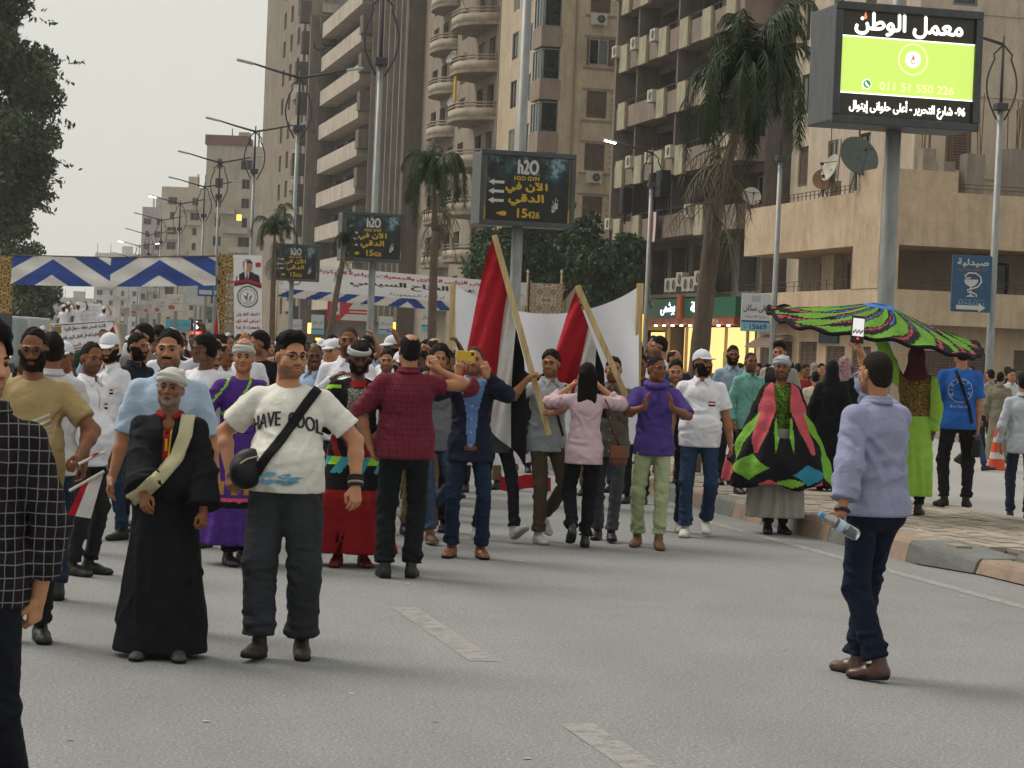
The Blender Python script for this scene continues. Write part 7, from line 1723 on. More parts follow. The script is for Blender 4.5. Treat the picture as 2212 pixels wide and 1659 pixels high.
for j in range(18):
    t0, t1 = 2*pi*j/18, 2*pi*(j+1)/18; Pf = lambda t: p.nk+p.s*np.array([cos(t)*.092, .004+sin(t)*.088, .018-.02*sin(t)]); F.cone(Pf(t0), Pf(t1), .026, .026, .01)
F.ell(p.nk+np.array([0, -.10, -.03]), (.10, .05, .09), .03); F.wrinkle(.005, 40, 3); V, Q = F.mesh(); np_mesh('hood', [(V, Q, 0)], [m_cloth('#57458c', .2)], p.root)
for x in (-.03, .03): mb = MB(); mb.tube([p.nk+np.array([x, .105, .01]), p.nk+np.array([x*1.1, .135, -.09]), p.nk+np.array([x*1.2, .14, -.17])], .004, 5); mb.build('drawstring', m_cloth('#3a2c66'), p.root)
person('man in a dark shirt peering past the purple hoodie', D(1462, 21.9), -8, 1.66, 'b', 1.0, head=(-4, -6, 0), hair=('short', '#15110f'), stub=True, top=shirt(BLK, nb=0), bottom=dict(mat=BLK_T), shoes=SH_WHT, res=1.2, seed=25)
# --- white polo, cap
p = person('bearded man in a white cap and white polo walking in jeans', G(1502, 1159), -4, 1.76, 'a', 1.12, .1, head=(-36, 8, 0), wear=('cap', m_cloth('#c9c9d2')), hair=('short', '#15110f'), beard='full', hr=(.27, .02, .92), hl=('px', 1582, 985, -.05), el=(-1, -.5, 0), curl=(.3, .5),
           top=polo(badge=(-.10, 1.27), hem=.845, sr=(.08, .082, .06)), bottom=dict(mat=m_denim('#22344c'), w=(.092, .070, .062)), shoes=SH_WHT, fr=(.10, .10, 0, 0, 6), fl=(-.09, -.12, .02, -14, -6), res=.9, seed=26)
# --- men on the median
person('man in a light blue shirt behind the man in the teal shirt', D(1583, 27.4, .175), 10, 1.68, 'c', 1.0, head=(10, 0, 0), hair=('short', '#17120f'), beard='full', top=shirt(m_cloth('#8fa3b5')), bottom=dict(mat=BLK_T), shoes=SH_BLK, res=1.2, seed=27)
person('man in a teal shirt with a shaved head on the median', D(1622, 25.6, .175), 28, 1.60, 'c', 1.05, head=(14, 6, 0), hair=('buzz', '#2a211b'), stub=True, top=shirt(m_cloth('#6fa39c')), bottom=dict(mat=BLK_T), shoes=SH_BLK, res=1.1, seed=28)
person('man in a black waistcoat over a pale t-shirt', D(1684, 26.2, .175), -24, 1.73, 'b', 1.1, head=(-8, 0, 0), hair=('quiff', '#14110f'), stub=True, top=dict(kind='waistcoat', mat=[m_cloth('#9a958a'), BLK], mi=lambda c: np.where((np.abs(c[:, 0]) < .15) & (c[:, 2] < 1.46), 1, 0), sleeve=.72, hem=.82), bottom=dict(mat=BLK_T), shoes=SH_BLK, res=1.1, seed=29)
# --- pink caped performer
PK = m_cloth('#b8525c', .2); LM = m_cloth('#72a63c', .2); BL = m_cloth('#2f7f9c', .15); s0 = G(1673, 1152)
def mi_cape(c):
    a = np.degrees(np.arctan2(c[:, 0], c[:, 1])); z = c[:, 2]; out = np.zeros(len(c), int)     # a: 0 at the front, + to the wearer's right
    side = np.abs(a)
    w = 21*np.clip((z-.78)/.45, 0, 1)+2
    out[(np.abs(side-44) < w) & (z > .80)] = 1
    out[(np.abs(side-68-8*np.sin(z*9)) < 13*np.clip((z-.70)/.35, 0, 1)*np.clip((1.22-z)/.2, 0, 1))] = 2
    out[(np.abs(side-14) < 6*np.clip((z-.80)/.2, 0, 1)) & (z < 1.15)] = 2
    for ac, zc, da, dz, m in ((-34, .60, 24, .10, 3), (48, .66, 26, .13, 2), (-72, .66, 18, .16, 2), (-8, .52, 22, .045, 2), (20, .50, 14, .05, 1), (-52, .50, 12, .05, 1), (85, .60, 20, .12, 1), (-100, .6, 16, .1, 1), (120, .7, 20, .2, 2), (160, .8, 16, .3, 1), (-150, .8, 18, .3, 2)):
        q = np.abs(a-ac)/da+np.abs(z-zc)/dz; out[q < 1] = m
    return out
p = person('performer in a black cape with pink and green flame patches', s0, 4, 1.74, 'c', 1.0, head=(12, 6, 0), wear=('turban', m_cloth('#a9a6ae')), hair=None, stub=True, hr=(.22, .12, .95), hl=(-.22, .12, .95),
           top=dict(kind='tunic', mat=[m_scroll('#15160f', '#5f8a1e', 34)], sleeve=1.5, hem=.75, neck=.066), shoes=dict(mat=m_plain('#17181c', .5), kind='boot'), fr=(.08, .05, 0, 0, 8), fl=(-.08, 0, 0, 0, -8),
           bottom=dict(kind='skirt', mat=m_cloth('#9b978f'), hem=.16, w=(.2, .29), fold=.02, legs=dict(mat=m_cloth('#191b26'))), res=1.0, seed=30)
F = Field((-.62, -.55, .42), (.62, .55, 1.50), .012)
prof = [(1.425, .13, .09), (1.37, .225, .14), (1.22, .28, .19), (1.0, .36, .27), (.78, .45, .36), (.60, .52, .42), (.50, .53, .43)]
for (z0, w0, d0), (z1, w1, d1) in zip(prof[:-1], prof[1:]): F.etube((0, 0, z0), (0, 0, z1), (w0, d0), (w1, d1), k=.02)
X = F.ax[0][:, None, None]; Y = F.ax[1][None, :, None]; Z = F.ax[2][None, None, :]; an = np.arctan2(X, Y); tt = np.clip((1.35-Z)/.9, 0, 1); F.F += (.028*tt*np.sin(an*11+1.5*np.sin(an*2+Z*5))).astype(f32); F.wrinkle(.005, 16, 3, .4)
F.F = np.maximum(F.F, (.475+.03*np.sin(an*5)-Z).astype(f32)); I = F.like()
for (z0, w0, d0), (z1, w1, d1) in zip(prof[:-1], prof[1:]): I.etube((0, 0, z0-.03), (0, 0, z1-.06), (w0-.035, d0-.035), (w1-.035, d1-.035), k=.0)
F.F = np.maximum(F.F, -I.F); F.F = np.maximum(F.F, np.where((Y > 0) & (Z > .95), (.055+(Z-.95)*.06-np.abs(X)), -1).astype(f32)); V, Q = F.mesh(); np_mesh('cape', [(V*p.s, Q, mi_cape(V[Q].mean(1)))], [BLK2, PK, LM, BL], p.root)
mb = MB(); mb.grid([[p.HT((-.05-.02*j, -.06-.02*i*.4, .02-.05*i)) for j in range(3)] for i in range(6)]); mb.build('turban_tail', m_cloth('#b0adb2'), p.root, True)
# --- women in black
ABA = m_cloth('#101114', .2)
for (lb, x, d, h, yw, hc, rc, z) in (('woman in a long black abaya seen from behind', 1800, 27.0, 1.54, 165, '#131417', ABA, .175), ('woman in a black abaya with a pale red flecked headscarf', 1826, 29.5, 1.60, 150, '#a39a9a', ABA, .175), ('woman in a black headscarf behind the lavender shirted man', 1850, 31, 1.5, 140, '#151618', ABA, 0)):
    person(lb, D(x, d, z), yw, h, 'e', 1.1, female=True, hair=None, wear=('hijab', m_scroll('#a39a9a', '#8a3a4a', 30) if hc == '#a39a9a' else m_cloth(hc)), top=dict(kind='abaya', mat=rc, sleeve=1.95, hem=.04, flare=1.5, loose=1.08, sr=(.085, .095, .10), wr=.010, wf=14), shoes=SH_BLK, res=1.2, seed=int(x))
# --- man with the bottle
LAV = m_cloth('#8d90ab', .07); s0 = G(1874, 1466)
p = person('man in a lavender shirt filming with a raised phone and holding a bottle', s0, -142, 1.765, 'b', 1.16, .25, head=(4, 4, 0), hair=('buzz', '#221b17'), stub=True, hr=('px', 1862, 772, .42), er=(.3, .2, -1), hl=('px', 1818, 1112, -.28), el=(-.3, -1, -.3), hd=((-.1, .15, 1), (.2, .95, -.35)), palm=((-.6, .7, 0), (1, .2, .3)), curl=([.5, .6, .65, .7], [.75, .75, .75, .75]), thumb=(.7, .8),
           top=shirt(LAV, sleeve=1.70, hem=.875, sr=(.085, .088, .072), flare=1.03, wr=.008, wf=30, fa=1.35), bottom=dict(mat=m_denim('#10192a'), w=(.094, .072, .068)), shoes=SH_BRN, fr=(.06, .15, 0, 0, 6), fl=(-.05, -.11, 0, -4, -6), res=.8, seed=31, lean=(0, .03))
mb = MB(); c = Vector(p.wr[-1])-Vector(p.hdir[-1])*.02; d_ = Vector(p.hdir[-1]); a = d_.orthogonal().normalized(); b_ = d_.cross(a)
mb.tube([c+(a*cos(t)+b_*sin(t))*.034 for t in np.linspace(0, 2*pi, 17)], .011, 6); mb.build('watch', m_plain('#15151a', .4, .4), p.root, True)
hw = p.MW @ Vector(p.wr[-1]); r = prop('water_bottle', Vector(p.MW @ Vector(p.wr[-1]+np.array([.02, .085, -.03]))), 'clear plastic water bottle with a blue cap in a hand', 'bottle')
t = NT('bottle_plastic'); t.set(srgb('#dfe8ec'), .08, .5); t.b.inputs['Transmission Weight'].default_value = .85; t.b.inputs['IOR'].default_value = 1.25
ax = (at(1855, 1160, s0.y-.30)-at(1772, 1112, s0.y-.36)).normalized(); Rb = Vector((0, 0, 1)).rotation_difference(-ax).to_matrix().to_4x4()
r.location = at(1812, 1134, s0.y-.36)
mb = MB(); mb.lathe([(.012, -.118), (.030, -.12), (.033, -.11), (.033, -.05), (.030, -.045), (.033, -.04), (.033, .02), (.030, .025), (.033, .03), (.032, .055), (.022, .085), (.013, .098), (.013, .105)], 18, Rb); mb.build('bottle_body', t.m, r, True)
mb = MB(); mb.lathe([(.015, .103), (.016, .105), (.016, .124), (.012, .126)], 14, Rb); mb.build('cap', m_plain('#3f8fc4', .4), r, True); mb = MB(); mb.lathe([(.0336, -.02), (.0336, .015)], 18, Rb, False); mb.build('label', m_plain('#a8c4d8', .5), r, True)
r = prop('phone', at(1853, 712, s0.y+.40), 'mobile phone held overhead with its screen lit', 'phone'); r.rotation_euler = (radians(-8), radians(4), radians(6)); mb = MB(); mb.bx(-.038, .038, -.004, .005, -.078, .078); bevel(mb.build('case', m_plain('#3a1c22', .4), r), .006, 3)
P = Panel(r, (0, -.0035, 0), (1, 0, 0), (0, 0, 1)); P.rect('screen', 0, .0, .068, .142, m_plain('#15151a', .2), 1); P.rect('screen_picture', 0, .012, .064, .10, m_emit('#d8d6d2', .75), 1.5)
for k in range(9): P.disc('screen_figure', -.026+.0065*k, -.018+.006*(k % 3), .004, .009, m_emit(('#40464a', '#8a6a5a', '#6a7a4a')[k % 3], .6), 1.8, n=8)
P.disc('shutter_button', 0, -.052, .007, .007, m_emit('#e04040', .9), 2, n=12)
# --- green performer with the raised skirt
LIME2 = m_cloth('#8ab545', .16); VEST = m_scroll('#14120d', '#8a6f30', 40); s0 = D(1980, 23.2, .175)
p = person('performer in lime green robes spinning a skirt overhead', s0, 168, 1.72, 'd', 1.0, head=(-10, 0, 0), hair=('short', '#15100d'), hl=('px', 1888, 700, .05), el=(-1, -.2, -.6), hr=('px', 2016, 935, -.05), er=(1, -.4, -.2), curl=(.5, .9),
           top=dict(kind='tunic', mat=[LIME2, VEST], mi=lambda c: np.where((np.abs(c[:, 0]) < .165) & (c[:, 2] > 1.02), 1, 0), sleeve=1.92, hem=.80, flare=1.05, sr=(.085, .085, .068), neck=.066, wf=18),
           bottom=dict(kind='skirt', mat=LIME2, hem=.20, w=(.175, .225), d=.8, fold=.02, nf=9, legs=dict(mat=BLK2)), shoes=dict(mat=m_plain('#121213', .5), kind='boot'), fr=(.09, 0, 0, 0, 8), fl=(-.08, .05, 0, 0, -6), res=1.0, seed=32)
V, Q = wear_mesh('hijab', .008); np_mesh('headscarf', [(p.HT(V), Q, 0)], [m_cloth('#4a1f2a')], p.root)
mb = MB(); mb.grid([[p.HT((.05+.02*j, .09-.01*i, -.02-.075*i)) for j in range(3)] for i in range(6)]); mb.build('scarf_tail', m_cloth('#8f8d90'), p.root, True)
sk = thing('spinning_skirt', at(1893, 712, s0.y-.05), 0, 'colourful striped skirt whirling flat above the lime green performer', 'skirt'); NA, NR = 240, 26; mb = MB(); R_ = Matrix.Rotation(radians(7.5), 3, 'Y') @ Matrix.Rotation(radians(7), 3, 'X')
rg = random.Random(2)
def skp(a, q): r_ = .10+q*1.0; z = .26*(1-q)**1.3+.018*sin(a*17+3*q)*q+.03*sin(a*3)*q-.02*q; return R_ @ Vector((r_*cos(a)*(1+.03*sin(a*5)), r_*sin(a), z))
mb.grid([[skp(2*pi*i/NA, j/NR) for j in range(NR+1)] for i in range(NA+1)]); mi = []
for i in range(NA):
    for j in range(NR):
        a, q = 2*pi*(i+.5)/NA, (j+.5)/NR; k = (a*13/(2*pi)+q*2.0) % 1.0
        if q < .06: m_ = 3
        elif q < .09: m_ = 4
        else: m_ = 1 if k < .56*(1-.6*abs(q-.55)) else 2 if .62 < k < .62+.10*(1-abs(q-.7)) else 3 if .80 < k < .88 and q < .5 else 0
        if q > .93: m_ = 0 if (a*30/(2*pi)) % 1 < .6 else 2
        mi.append(m_)
mb.mi = mi; o = mb.build('skirt_cloth', [BLK2, m_cloth('#5c8a2c', .25), m_cloth('#9a3f4a', .2), m_cloth('#3f6fb5'), m_cloth('#b0b4b8')], sk, True); mo = o.modifiers.new('thickness', 'SOLIDIFY'); mo.thickness = .012
mb = MB(); mb.tube([skp(2*pi*i/120, 1.0) for i in range(121)], .022, 6); mb.build('hem_roll', BLK2, sk, True)
# --- blue t-shirt
s0 = G(2062, 1096, .175)
p = person('man in a blue t-shirt with a round white back print', s0, 172, 1.80, 'b', 1.1, .1, head=(-20, 0, 0), hair=('short', '#17120f'), hr=('px', 2112, 940, -.05), er=(1, -.2, -.1), hl=('px', 1992, 930, .10), el=(-1, 0, -.3), curl=(.5, .4),
           top=tee(m_cloth('#2a5fae'), sleeve=.82, hem=.83, sr=(.082, .086, .06)), bottom=dict(mat=m_cloth('#1c1c1f'), w=(.096, .072, .060)), shoes=dict(mat=m_plain('#141415', .6), sole=m_plain('#1b1b1b', .8)), fr=(.12, .04, 0, 0, 12), fl=(-.12, .02, 0, 0, -25), res=.95, seed=33)
s = p.s; bv = bvh_of(p.top); PW_ = m_cloth('#b4bfd0'); v, f = disc2(.128*s, .128*s, 40, 1, .955); print_on(p.top, 'ring_print', v, f, (.0, 0, 1.245*s), (1, 0, 0), (0, 0, 1), PW_, .005, bvh=bv)
for k, ch in enumerate('KIRACTIVA'):
    a = radians((205, 178, 145, 105, 78, 48, 14, -18, -52)[k]); v, f = text_polys(ch, None, .042*s, 0, False); v = np.array(v); ca, sa = cos(a-pi/2), sin(a-pi/2); v2 = np.stack([v[:, 0]*ca-v[:, 1]*sa+.098*s*cos(a), v[:, 0]*sa+v[:, 1]*ca+.098*s*sin(a)], 1); print_on(p.top, 'ring_letter', v2, f, (0, 0, 1.245*s), (1, 0, 0), (0, 0, 1), PW_, .006, bvh=bv)
v, f = text_polys('Bro Our An', .20*s, .03*s, 0, False); print_on(p.top, 'lettering', v, f, (-.0, 0, 1.075*s), (1, 0, 0), (0, 0, 1), PW_, .006, bvh=bv)
r = prop('shoulder_bag', s0, 'black shoulder bag hanging at the blue shirted man', 'bag'); r.rotation_euler = p.root.rotation_euler; st = ribbon(p, p.top, [(-.055, 1.45), (.0, 1.32), (.10, 1.06), (.135, .90)], .030, STRAP, 'strap', True, .012); st.parent = r
c = np.array(p.MI @ at(2108, 968, s0.y-.12)); mb = MB(); mb.box(c, (.10, .16, .20)); bevel(mb.build('bag_body', m_plain('#16161a', .6), r), .03, 3)
# --- far pavement people on the right
def walker(lb, x, d, yw, h, top, sk='b', hair=('short', '#17120f'), **k): return person(lb, D(x, d), yw, h, sk, 1.0, hair=hair, top=top, bottom=k.pop('bottom', dict(mat=BLK_T)), shoes=k.pop('shoes', SH_BLK), res=1.5, **k)
walker('man in a grey brown galabeya walking by the cone', 2164, 41.5, 150, 1.66, dict(kind='galabeya', mat=m_cloth('#77705f'), sleeve=1.9, hem=.06, flare=1.35, loose=1.05, sr=(.08, .085, .085), collar=True), bottom=None, seed=41)
walker('man in a white shirt checking his hands beyond the cone', 2188, 43, 5, 1.72, shirt(m_cloth('#b5bbbd')), hr=(.1, .25, 1.15), hl=(-.1, .25, 1.12), bottom=dict(mat=JEAN_D), seed=42)
walker('man in a grey patterned shirt beside the pharmacy sign post', 2142, 45, -150, 1.70, shirt(m_scroll('#6a6a6a', '#9a958c', 20), placket=None), seed=43)
walker('woman in a flecked pink top with a dark skirt', 2118, 45.5, 160, 1.62, shirt(m_scroll('#8a6a6a', '#b09a94', 22), placket=None), hair=('wavy', '#17120f'), seed=44)
walker('person striding in jeans behind the blue shirted man', 2108, 38, 60, 1.7, tee(m_cloth('#7d6a62')), bottom=dict(mat=JEAN_B), fr=(.1, .3, 0, 8, 5), fl=(-.1, -.28, .03, -25, -5), seed=45)
walker('man in a white shirt and dark jeans at the pavement edge', 2216, 25.5, 170, 1.68, shirt(m_cloth('#b3b8c0')), bottom=dict(mat=JEAN_D), seed=46)
walker('man in a red shirt near the shuttered shops', 1742, 38, 20, 1.66, tee(m_cloth('#7d2228')), sk='c', seed=47)
walker('person in a cream top seen from behind near the shutters', 1764, 36, 175, 1.55, tee(m_cloth('#b5a698')), seed=48)
walker('man in a khaki jacket near the shuttered shops', 1776, 42, 10, 1.68, shirt(m_cloth('#6f6a4e')), seed=49)
# ------------------------------------------------------------------ flags, white sheet, small flags
PINE = NT('pine'); _v = PINE.coord((6, 6, .6)); PINE.set(PINE.ramp(PINE.noise(_v, 5, 5), [(.3, '#a58a5c'), (.7, '#cdb98c')]), .7, .2); PINE = PINE.m
def batten(parent, a, b_, w=.052, name='wooden_pole'):
    a, b_ = Vector(a), Vector(b_); d = b_-a; R_ = Vector((0, 0, 1)).rotation_difference(d.normalized()).to_matrix(); mb = MB(); mb.box((a+b_)/2, (w, w*.7, d.length), R_); o = mb.build(name, PINE, parent); bevel(o, .004); return o
def hanging_flag(label, d, pole, hoist, fly, seed):
    o0 = at(pole[1][0], pole[1][1], d); r = thing('flag', o0, 0, label, 'flag', None); T = lambda p, dd=0: at(p[0], p[1], d+dd)-o0
    batten(r, T(pole[0]), T(pole[1]))
    NS, NT_ = 36, 30
    def pt(s, t):
        h0 = (hoist[0][0]+(hoist[1][0]-hoist[0][0])*s, hoist[0][1]+(hoist[1][1]-hoist[0][1])*s); f0 = (fly[0][0]+(fly[1][0]-fly[0][0])*s, fly[0][1]+(fly[1][1]-fly[0][1])*s)
        b = t**1.15; x = h0[0]+(f0[0]-h0[0])*(t**.8); y = h0[1]+(f0[1]-h0[1])*t; x += 5*sin(s*14+t*3+seed)*t
        return T((x, y), .04+.07*sin(s*16+2*t+seed)*t**.6+.03*sin(s*31+5*t))
    for k, nm in enumerate(('red_stripe', 'white_stripe', 'black_stripe')):
        mb = MB(); n = NS//3; B_ = (0, .46, .74, 1.0); mb.grid([[pt(B_[k]+(B_[k+1]-B_[k])*i/n, j/NT_) for j in range(NT_+1)] for i in range(n+1)]); o = mb.build(nm, FLAGM[k], r, True)
    return r
hanging_flag('taller red white and black flag on a wooden pole', 19.72, ((1068, 508), (1186, 940)), ((1065, 516), (1132, 775)), ((988, 850), (1140, 1010)), 0)
hanging_flag('shorter red white and black flag on a wooden pole', 20.25, ((1247, 617), (1368, 892)), ((1244, 630), (1304, 795)), ((1180, 848), (1314, 905)), 2)
o0 = at(1180, 900, 25); sh = thing('white_sheet', o0, 0, 'large white cloth sheet stretched between two wooden battens', 'sheet'); T = lambda x, y, dd=0: at(x, y, 25+dd)-o0
n, m = 60, 36; mb = MB()
def shp(a, b):
    xt = 984+396*a; yt = 614+4*a+62*(1-(2*a-1)**2)**.9; yb = 1004-36*a+10*sin(a*5); y = yt+(yb-yt)*b
    return T(xt, y, .10*sin(a*9+b*2)+.05*sin(a*21-b*6)+.10*b*sin(a*4))
mb.grid([[shp(i/n, j/m) for j in range(m+1)] for i in range(n+1)]); mb.build('cloth', m_plain('#e6e5ec', .85, .1, var=.02), sh, True)
def shq(a, b): p = shp(a, b); p.y -= .012; return p
mb = MB(); mb.grid([[shq(.30+.28*i/12+.05*sin(j*.5), .42+.40*j/10-.16*(i/12-.5)**2*4) for j in range(11)] for i in range(13)]); mb.build('dark_print', m_cloth('#17171a'), sh, True)
mb = MB(); mb.grid([[T(1080+110*i/8, 1028+30*j/4+4*sin(i), -.3) for j in range(5)] for i in range(9)]); mb.build('red_lower_strip', FLAGM[0], sh, True)
batten(sh, T(979, 608), T(970, 880), .06); batten(sh, T(1383, 612), T(1374, 905), .075)
person('marcher in a dark shirt holding the left batten of the sheet', D(985, 25.6), 12, 1.66, 'c', 1.0, hl=('px', 972, 850, -.45), el=(-1, .2, -.6), curl=(.4, .9), top=tee(m_cloth('#23252b')), bottom=dict(mat=BLK_T), shoes=SH_BLK, res=1.4, seed=61)
person('marcher in a maroon shirt holding the right batten of the sheet', D(1386, 25.8), -12, 1.70, 'c', 1.0, hr=('px', 1376, 880, -.45), er=(1, .2, -.6), curl=(.9, .4), top=tee(m_cloth('#3a2226')), bottom=dict(mat=BLK_T), shoes=SH_BLK, res=1.4, seed=62)
def small_flag(label, a, b_, d, c0, c1, group=None, mats=None):
    """a: stick top, b_: stick foot; c0, c1: outer cloth corners in the picture"""
    o0 = at(*b_, d); r = thing('hand_flag', o0, 0, label, 'flag', group); T = lambda p, dd=0: at(p[0], p[1], d+dd)-o0; mb = MB(); mb.tube([T(a), T(b_)], .009, 6); mb.build('stick', m_plain('#c9c4b8', .5), r)
    a2 = (a[0]+(b_[0]-a[0])*.62, a[1]+(b_[1]-a[1])*.62)
    for k, nm in enumerate(('red_stripe', 'white_stripe', 'black_stripe')):
        mb = MB(); L_ = lambda s, t: T((a[0]+(a2[0]-a[0])*s+(c0[0]-a[0]+(c1[0]-a2[0]-c0[0]+a[0])*s)*t, a[1]+(a2[1]-a[1])*s+(c0[1]-a[1]+(c1[1]-a2[1]-c0[1]+a[1])*s)*t), .02*sin(t*7+s*3)); mb.grid([[L_((k+i/4)/3, j/8) for j in range(9)] for i in range(5)]); mb.build(nm, (mats or FLAGM)[k], r, True)
small_flag('small flag on a thin white stick above the bearded marcher', (246, 702), (286, 850), 24, (216, 742), (240, 800))
small_flag('furled red and white flag held by the man in tan', (225, 1018), (150, 1060), 12.0, (196, 1120), (146, 1112), None, [FLAGM[1], FLAGM[1], FLAGM[0]])
small_flag('rolled little red flag in the hand of the man in tan', (228, 975), (170, 1002), 11.95, (200, 980), (186, 996), None, [FLAGM[0], FLAGM[0], FLAGM[0]])
small_flag('narrow red flag hanging before the ornamented column', (470, 668), (474, 750), 60, (457, 752), (462, 756), None, [FLAGM[0], FLAGM[0], FLAGM[0]])
small_flag('little flag in the hand of a marcher behind the jeans clad man', (1582, 1000), (1600, 1035), 23, (1565, 1018), (1580, 1040))
# ------------------------------------------------------------------ the crowd behind: a few body types, copied with their own clothes
rgc = random.Random(42); CROWD = []
def base_type(i, **k): P = person('marcher', (0, 0, 0), 0, 1.72, shoes=SH_BLK, bottom=dict(mat=BLK_T), res=1.65, seed=70+i, **k); CROWD.append(P.root); return P
base_type(0, skin='b', hair=('short', '#15110f'), top=polo(placket=None, badge=None), stub=True)
base_type(1, skin='b', hair=('short', '#15110f'), wear=('cap', m_cloth('#c9c9d2')), top=polo(placket=None))
base_type(2, skin='b', hair=('receding', '#1a1512'), beard='mous', top=shirt(WHITE_P, placket=None), hr=(.2, .1, .95))
base_type(3, skin='b', hair=('short', '#15110f'), wear=('cap', m_cloth('#c9c9d2')), beard='full', top=tee(WHITE_P), hl=(-.24, .25, 1.75), el=(-1, .2, -.5), curl=(.3, .5))
base_type(4, skin='b', hair=('curly', '#15110f'), top=shirt(WHITE_P, placket=None), hr=(.12, .32, 1.45), er=(1, -.2, -.7), hl=(-.12, .32, 1.45), el=(-1, -.2, -.7))
base_type(5, skin='b', female=True, hair=None, wear=('hijab', m_cloth('#3a3a44')), top=dict(kind='long_tunic', mat=WHITE_P, sleeve=1.9, hem=.5, flare=1.2))
base_type(6, skin='b', hair=('wavy', '#15110f'), head=(48, -2, 0), top=tee(WHITE_P), stub=True)
base_type(7, skin='b', hair=('ring', '#221c18'), head=(-42, -4, 0), b=1.15, belly=.3, beard='mous', top=shirt(WHITE_P, placket=None))
COLS = [('white', '#d8d8de', 9), ('black', '#18191c', 4), ('navy', '#1e2740', 4), ('light blue', '#8fa5bc', 3), ('maroon', '#5a1f2a', 2), ('grey', '#6f7074', 3), ('dark green', '#28402f', 1), ('orange', '#b0702a', 1), ('tan', '#9a8560', 2), ('red', '#8f2026', 1), ('brown', '#4f3a2c', 2)]
SKL = ['a', 'b', 'c', 'e', 'd']; first = set()
HATS = ['bare headed', 'white capped', 'moustached', 'arm raising capped', 'curly haired waving', 'headscarf wearing', 'side glancing', 'heavy balding']
def set_mat(o, m, i=0):
    if len(o.material_slots) > i: o.material_slots[i].link = 'OBJECT'; o.material_slots[i].material = m
def add_crowd(x, d, z, where, yaw, h=None, typ=None, col=None):
    k = typ if typ is not None else rgc.choices(range(8), (7, 4, 4, 1, 1, 1, 6, 4))[0]; r = CROWD[k] if k not in first else copy_tree(CROWD[k]); first.add(k)
    p = at(x, 760, d); r.location = (p.x, p.y, z); r.rotation_euler = (0, 0, pi+radians(yaw)); s = (h or rgc.uniform(1.60, 1.80))/1.72; r.scale = (s, s, s)
    nm, hx, _ = col or rgc.choices(COLS, [c[2] for c in COLS])[0]
    if k in (1, 3) and rgc.random() < .75: nm, hx = 'white', '#d8d8de'
    sk = rgc.choice(SKL)
    for ch in r.children:
        n = ch.name.split('.')[0]
        if n in ('polo_shirt', 'shirt', 't_shirt', 'long_tunic'):
            set_mat(ch, m_cloth(hx))
            for g in ch.children: set_mat(g, m_cloth(hx))
        elif n == 'body': set_mat(ch, m_skin(SK[sk])); 
        elif n == 'trousers': tn, tm = rgc.choice([('dark jeans', JEAN_D), ('blue jeans', JEAN_B), ('black trousers', BLK_T), ('khakis', KHAKI)]); set_mat(ch, tm)
        elif n == 'hijab': set_mat(ch, m_cloth(rgc.choice(['#3a3a44', '#8a7a74', '#26262c', '#6a4a54'])))
    tag(r, '%s marcher in %s top and %s %s' % (HATS[k], nm, tn, where), 'person', 'marchers in the crowd'); return r
SPOTS = []
def free(x, d, rad):
    p = at(x, 760, d)
    for q in SPOTS:
        if (q.x-p.x)**2+(q.y-p.y)**2 < rad*rad: return False
    SPOTS.append(Vector((p.x, p.y))); return True
for o in list(COL.objects):
    if o.name.startswith('person') and o.parent is None and o not in CROWD: SPOTS.append(Vector(o.location.xy))
n_c = 0; tries = 0
ZONES = [(300, 1010, 18.2, 21, 9, 'near the front'), (100, 1000, 20.5, 27, 30, 'behind the front rank'), (60, 1000, 27, 38, 44, 'in mid march'), (60, 800, 38, 60, 52, 'well back in the march'), (40, 560, 60, 84, 34, 'at the zigzag banner'), (1010, 1460, 26.5, 34, 12, 'behind the white sheet'), (620, 1100, 62, 86, 16, 'under the long white banner')]
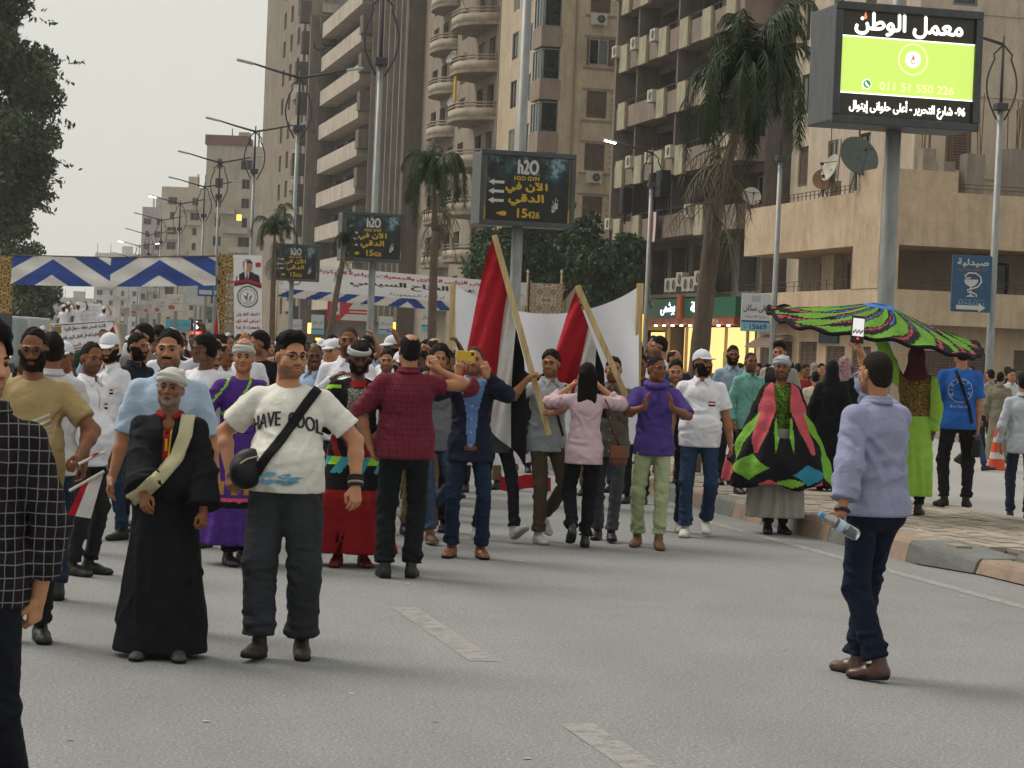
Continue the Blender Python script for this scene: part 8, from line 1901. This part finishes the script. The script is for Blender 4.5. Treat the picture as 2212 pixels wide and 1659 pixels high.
for (x0, x1, d0, d1, cnt, where) in ZONES:
    c = 0; tries = 0
    while c < cnt and tries < 2000:
        tries += 1; d = d0+(d1-d0)*rgc.random(); x = rgc.uniform(x0, x1)
        vv = d*(((x-PW/2)/FPX)*cos(TH)+sin(TH))
        if vv < -1 or (7.5 < vv < 10.6 and d < 60 and x < 1000): pass
        z = .165 if 7.75 < vv < 10.4 else 0.0
        if 90 < x < 290 and d < 34: continue
        if not free(x, d, .62): continue
        add_crowd(x, d, z, where, rgc.gauss(0, 22)); c += 1; n_c += 1
for k, (x, d) in enumerate(((1725, 47), (1760, 52), (1795, 46), (1835, 50), (1880, 55), (2075, 52), (2100, 57), (2135, 54), (2180, 52), (2205, 57), (1600, 45), (1640, 52), (1660, 44), (1710, 58))):
    if free(x, d, .5): add_crowd(x, d, .0, 'by the far shops', rgc.uniform(-180, 180), None, rgc.choice((0, 2, 4, 5)))
for k in range(9): add_crowd(132+k*11+rgc.uniform(-3, 3), 82+rgc.uniform(0, 3), 1.05+.1*(k % 2), 'riding on the far pickup', rgc.gauss(0, 30), 1.6, rgc.choice((1, 3)))
# grit, scraps and small litter on the asphalt
M_LIT = [m_plain('#b8b5ac', .8), m_plain('#8a8578', .8), m_plain('#a5a29b', .8)]
for k, (x, y) in enumerate(((1125, 1213), (932, 1225), (1310, 1425), (1495, 1367), (1490, 1262), (1500, 1490), (880, 1262), (940, 1560), (1690, 1405), (760, 1500), (1735, 1535), (1140, 1640), (445, 1560), (150, 1600), (1970, 1360), (2080, 1290))):
    p = gr(x, y); mb = MB(); a = rgc.uniform(0, pi); w = rgc.uniform(.012, .03); pts = [(w*cos(a+t)*rgc.uniform(.6, 1.2), w*.6*sin(a+t), .004+.004*rgc.random()) for t in (0, 1.3, 2.6, 4.0, 5.1)]; mb.poly(pts); o = mb.build('paper_scrap', M_LIT[k % 3]); o.location = (p.x, p.y, 0); tag(o, 'tiny pale scrap of litter lying on the asphalt', 'litter', 'litter on the road')

# ------------------------------------------------------------------ evening haze
hz = MB(); hz.bx(-420, 420, -8, 980, -1.0, 62); o = hz.build('haze', M_DARK); o['kind'] = 'stuff'
t = NT('haze'); t.n.remove(t.b); vp = t.new('ShaderNodeVolumePrincipled'); vp.inputs['Color'].default_value = (.99, .985, .97, 1); vp.inputs['Density'].default_value = .0003; vp.inputs['Anisotropy'].default_value = .2
t.link(vp.outputs[0], t.n['Material Output'].inputs['Volume']); o.data.materials.clear(); o.data.materials.append(t.m)
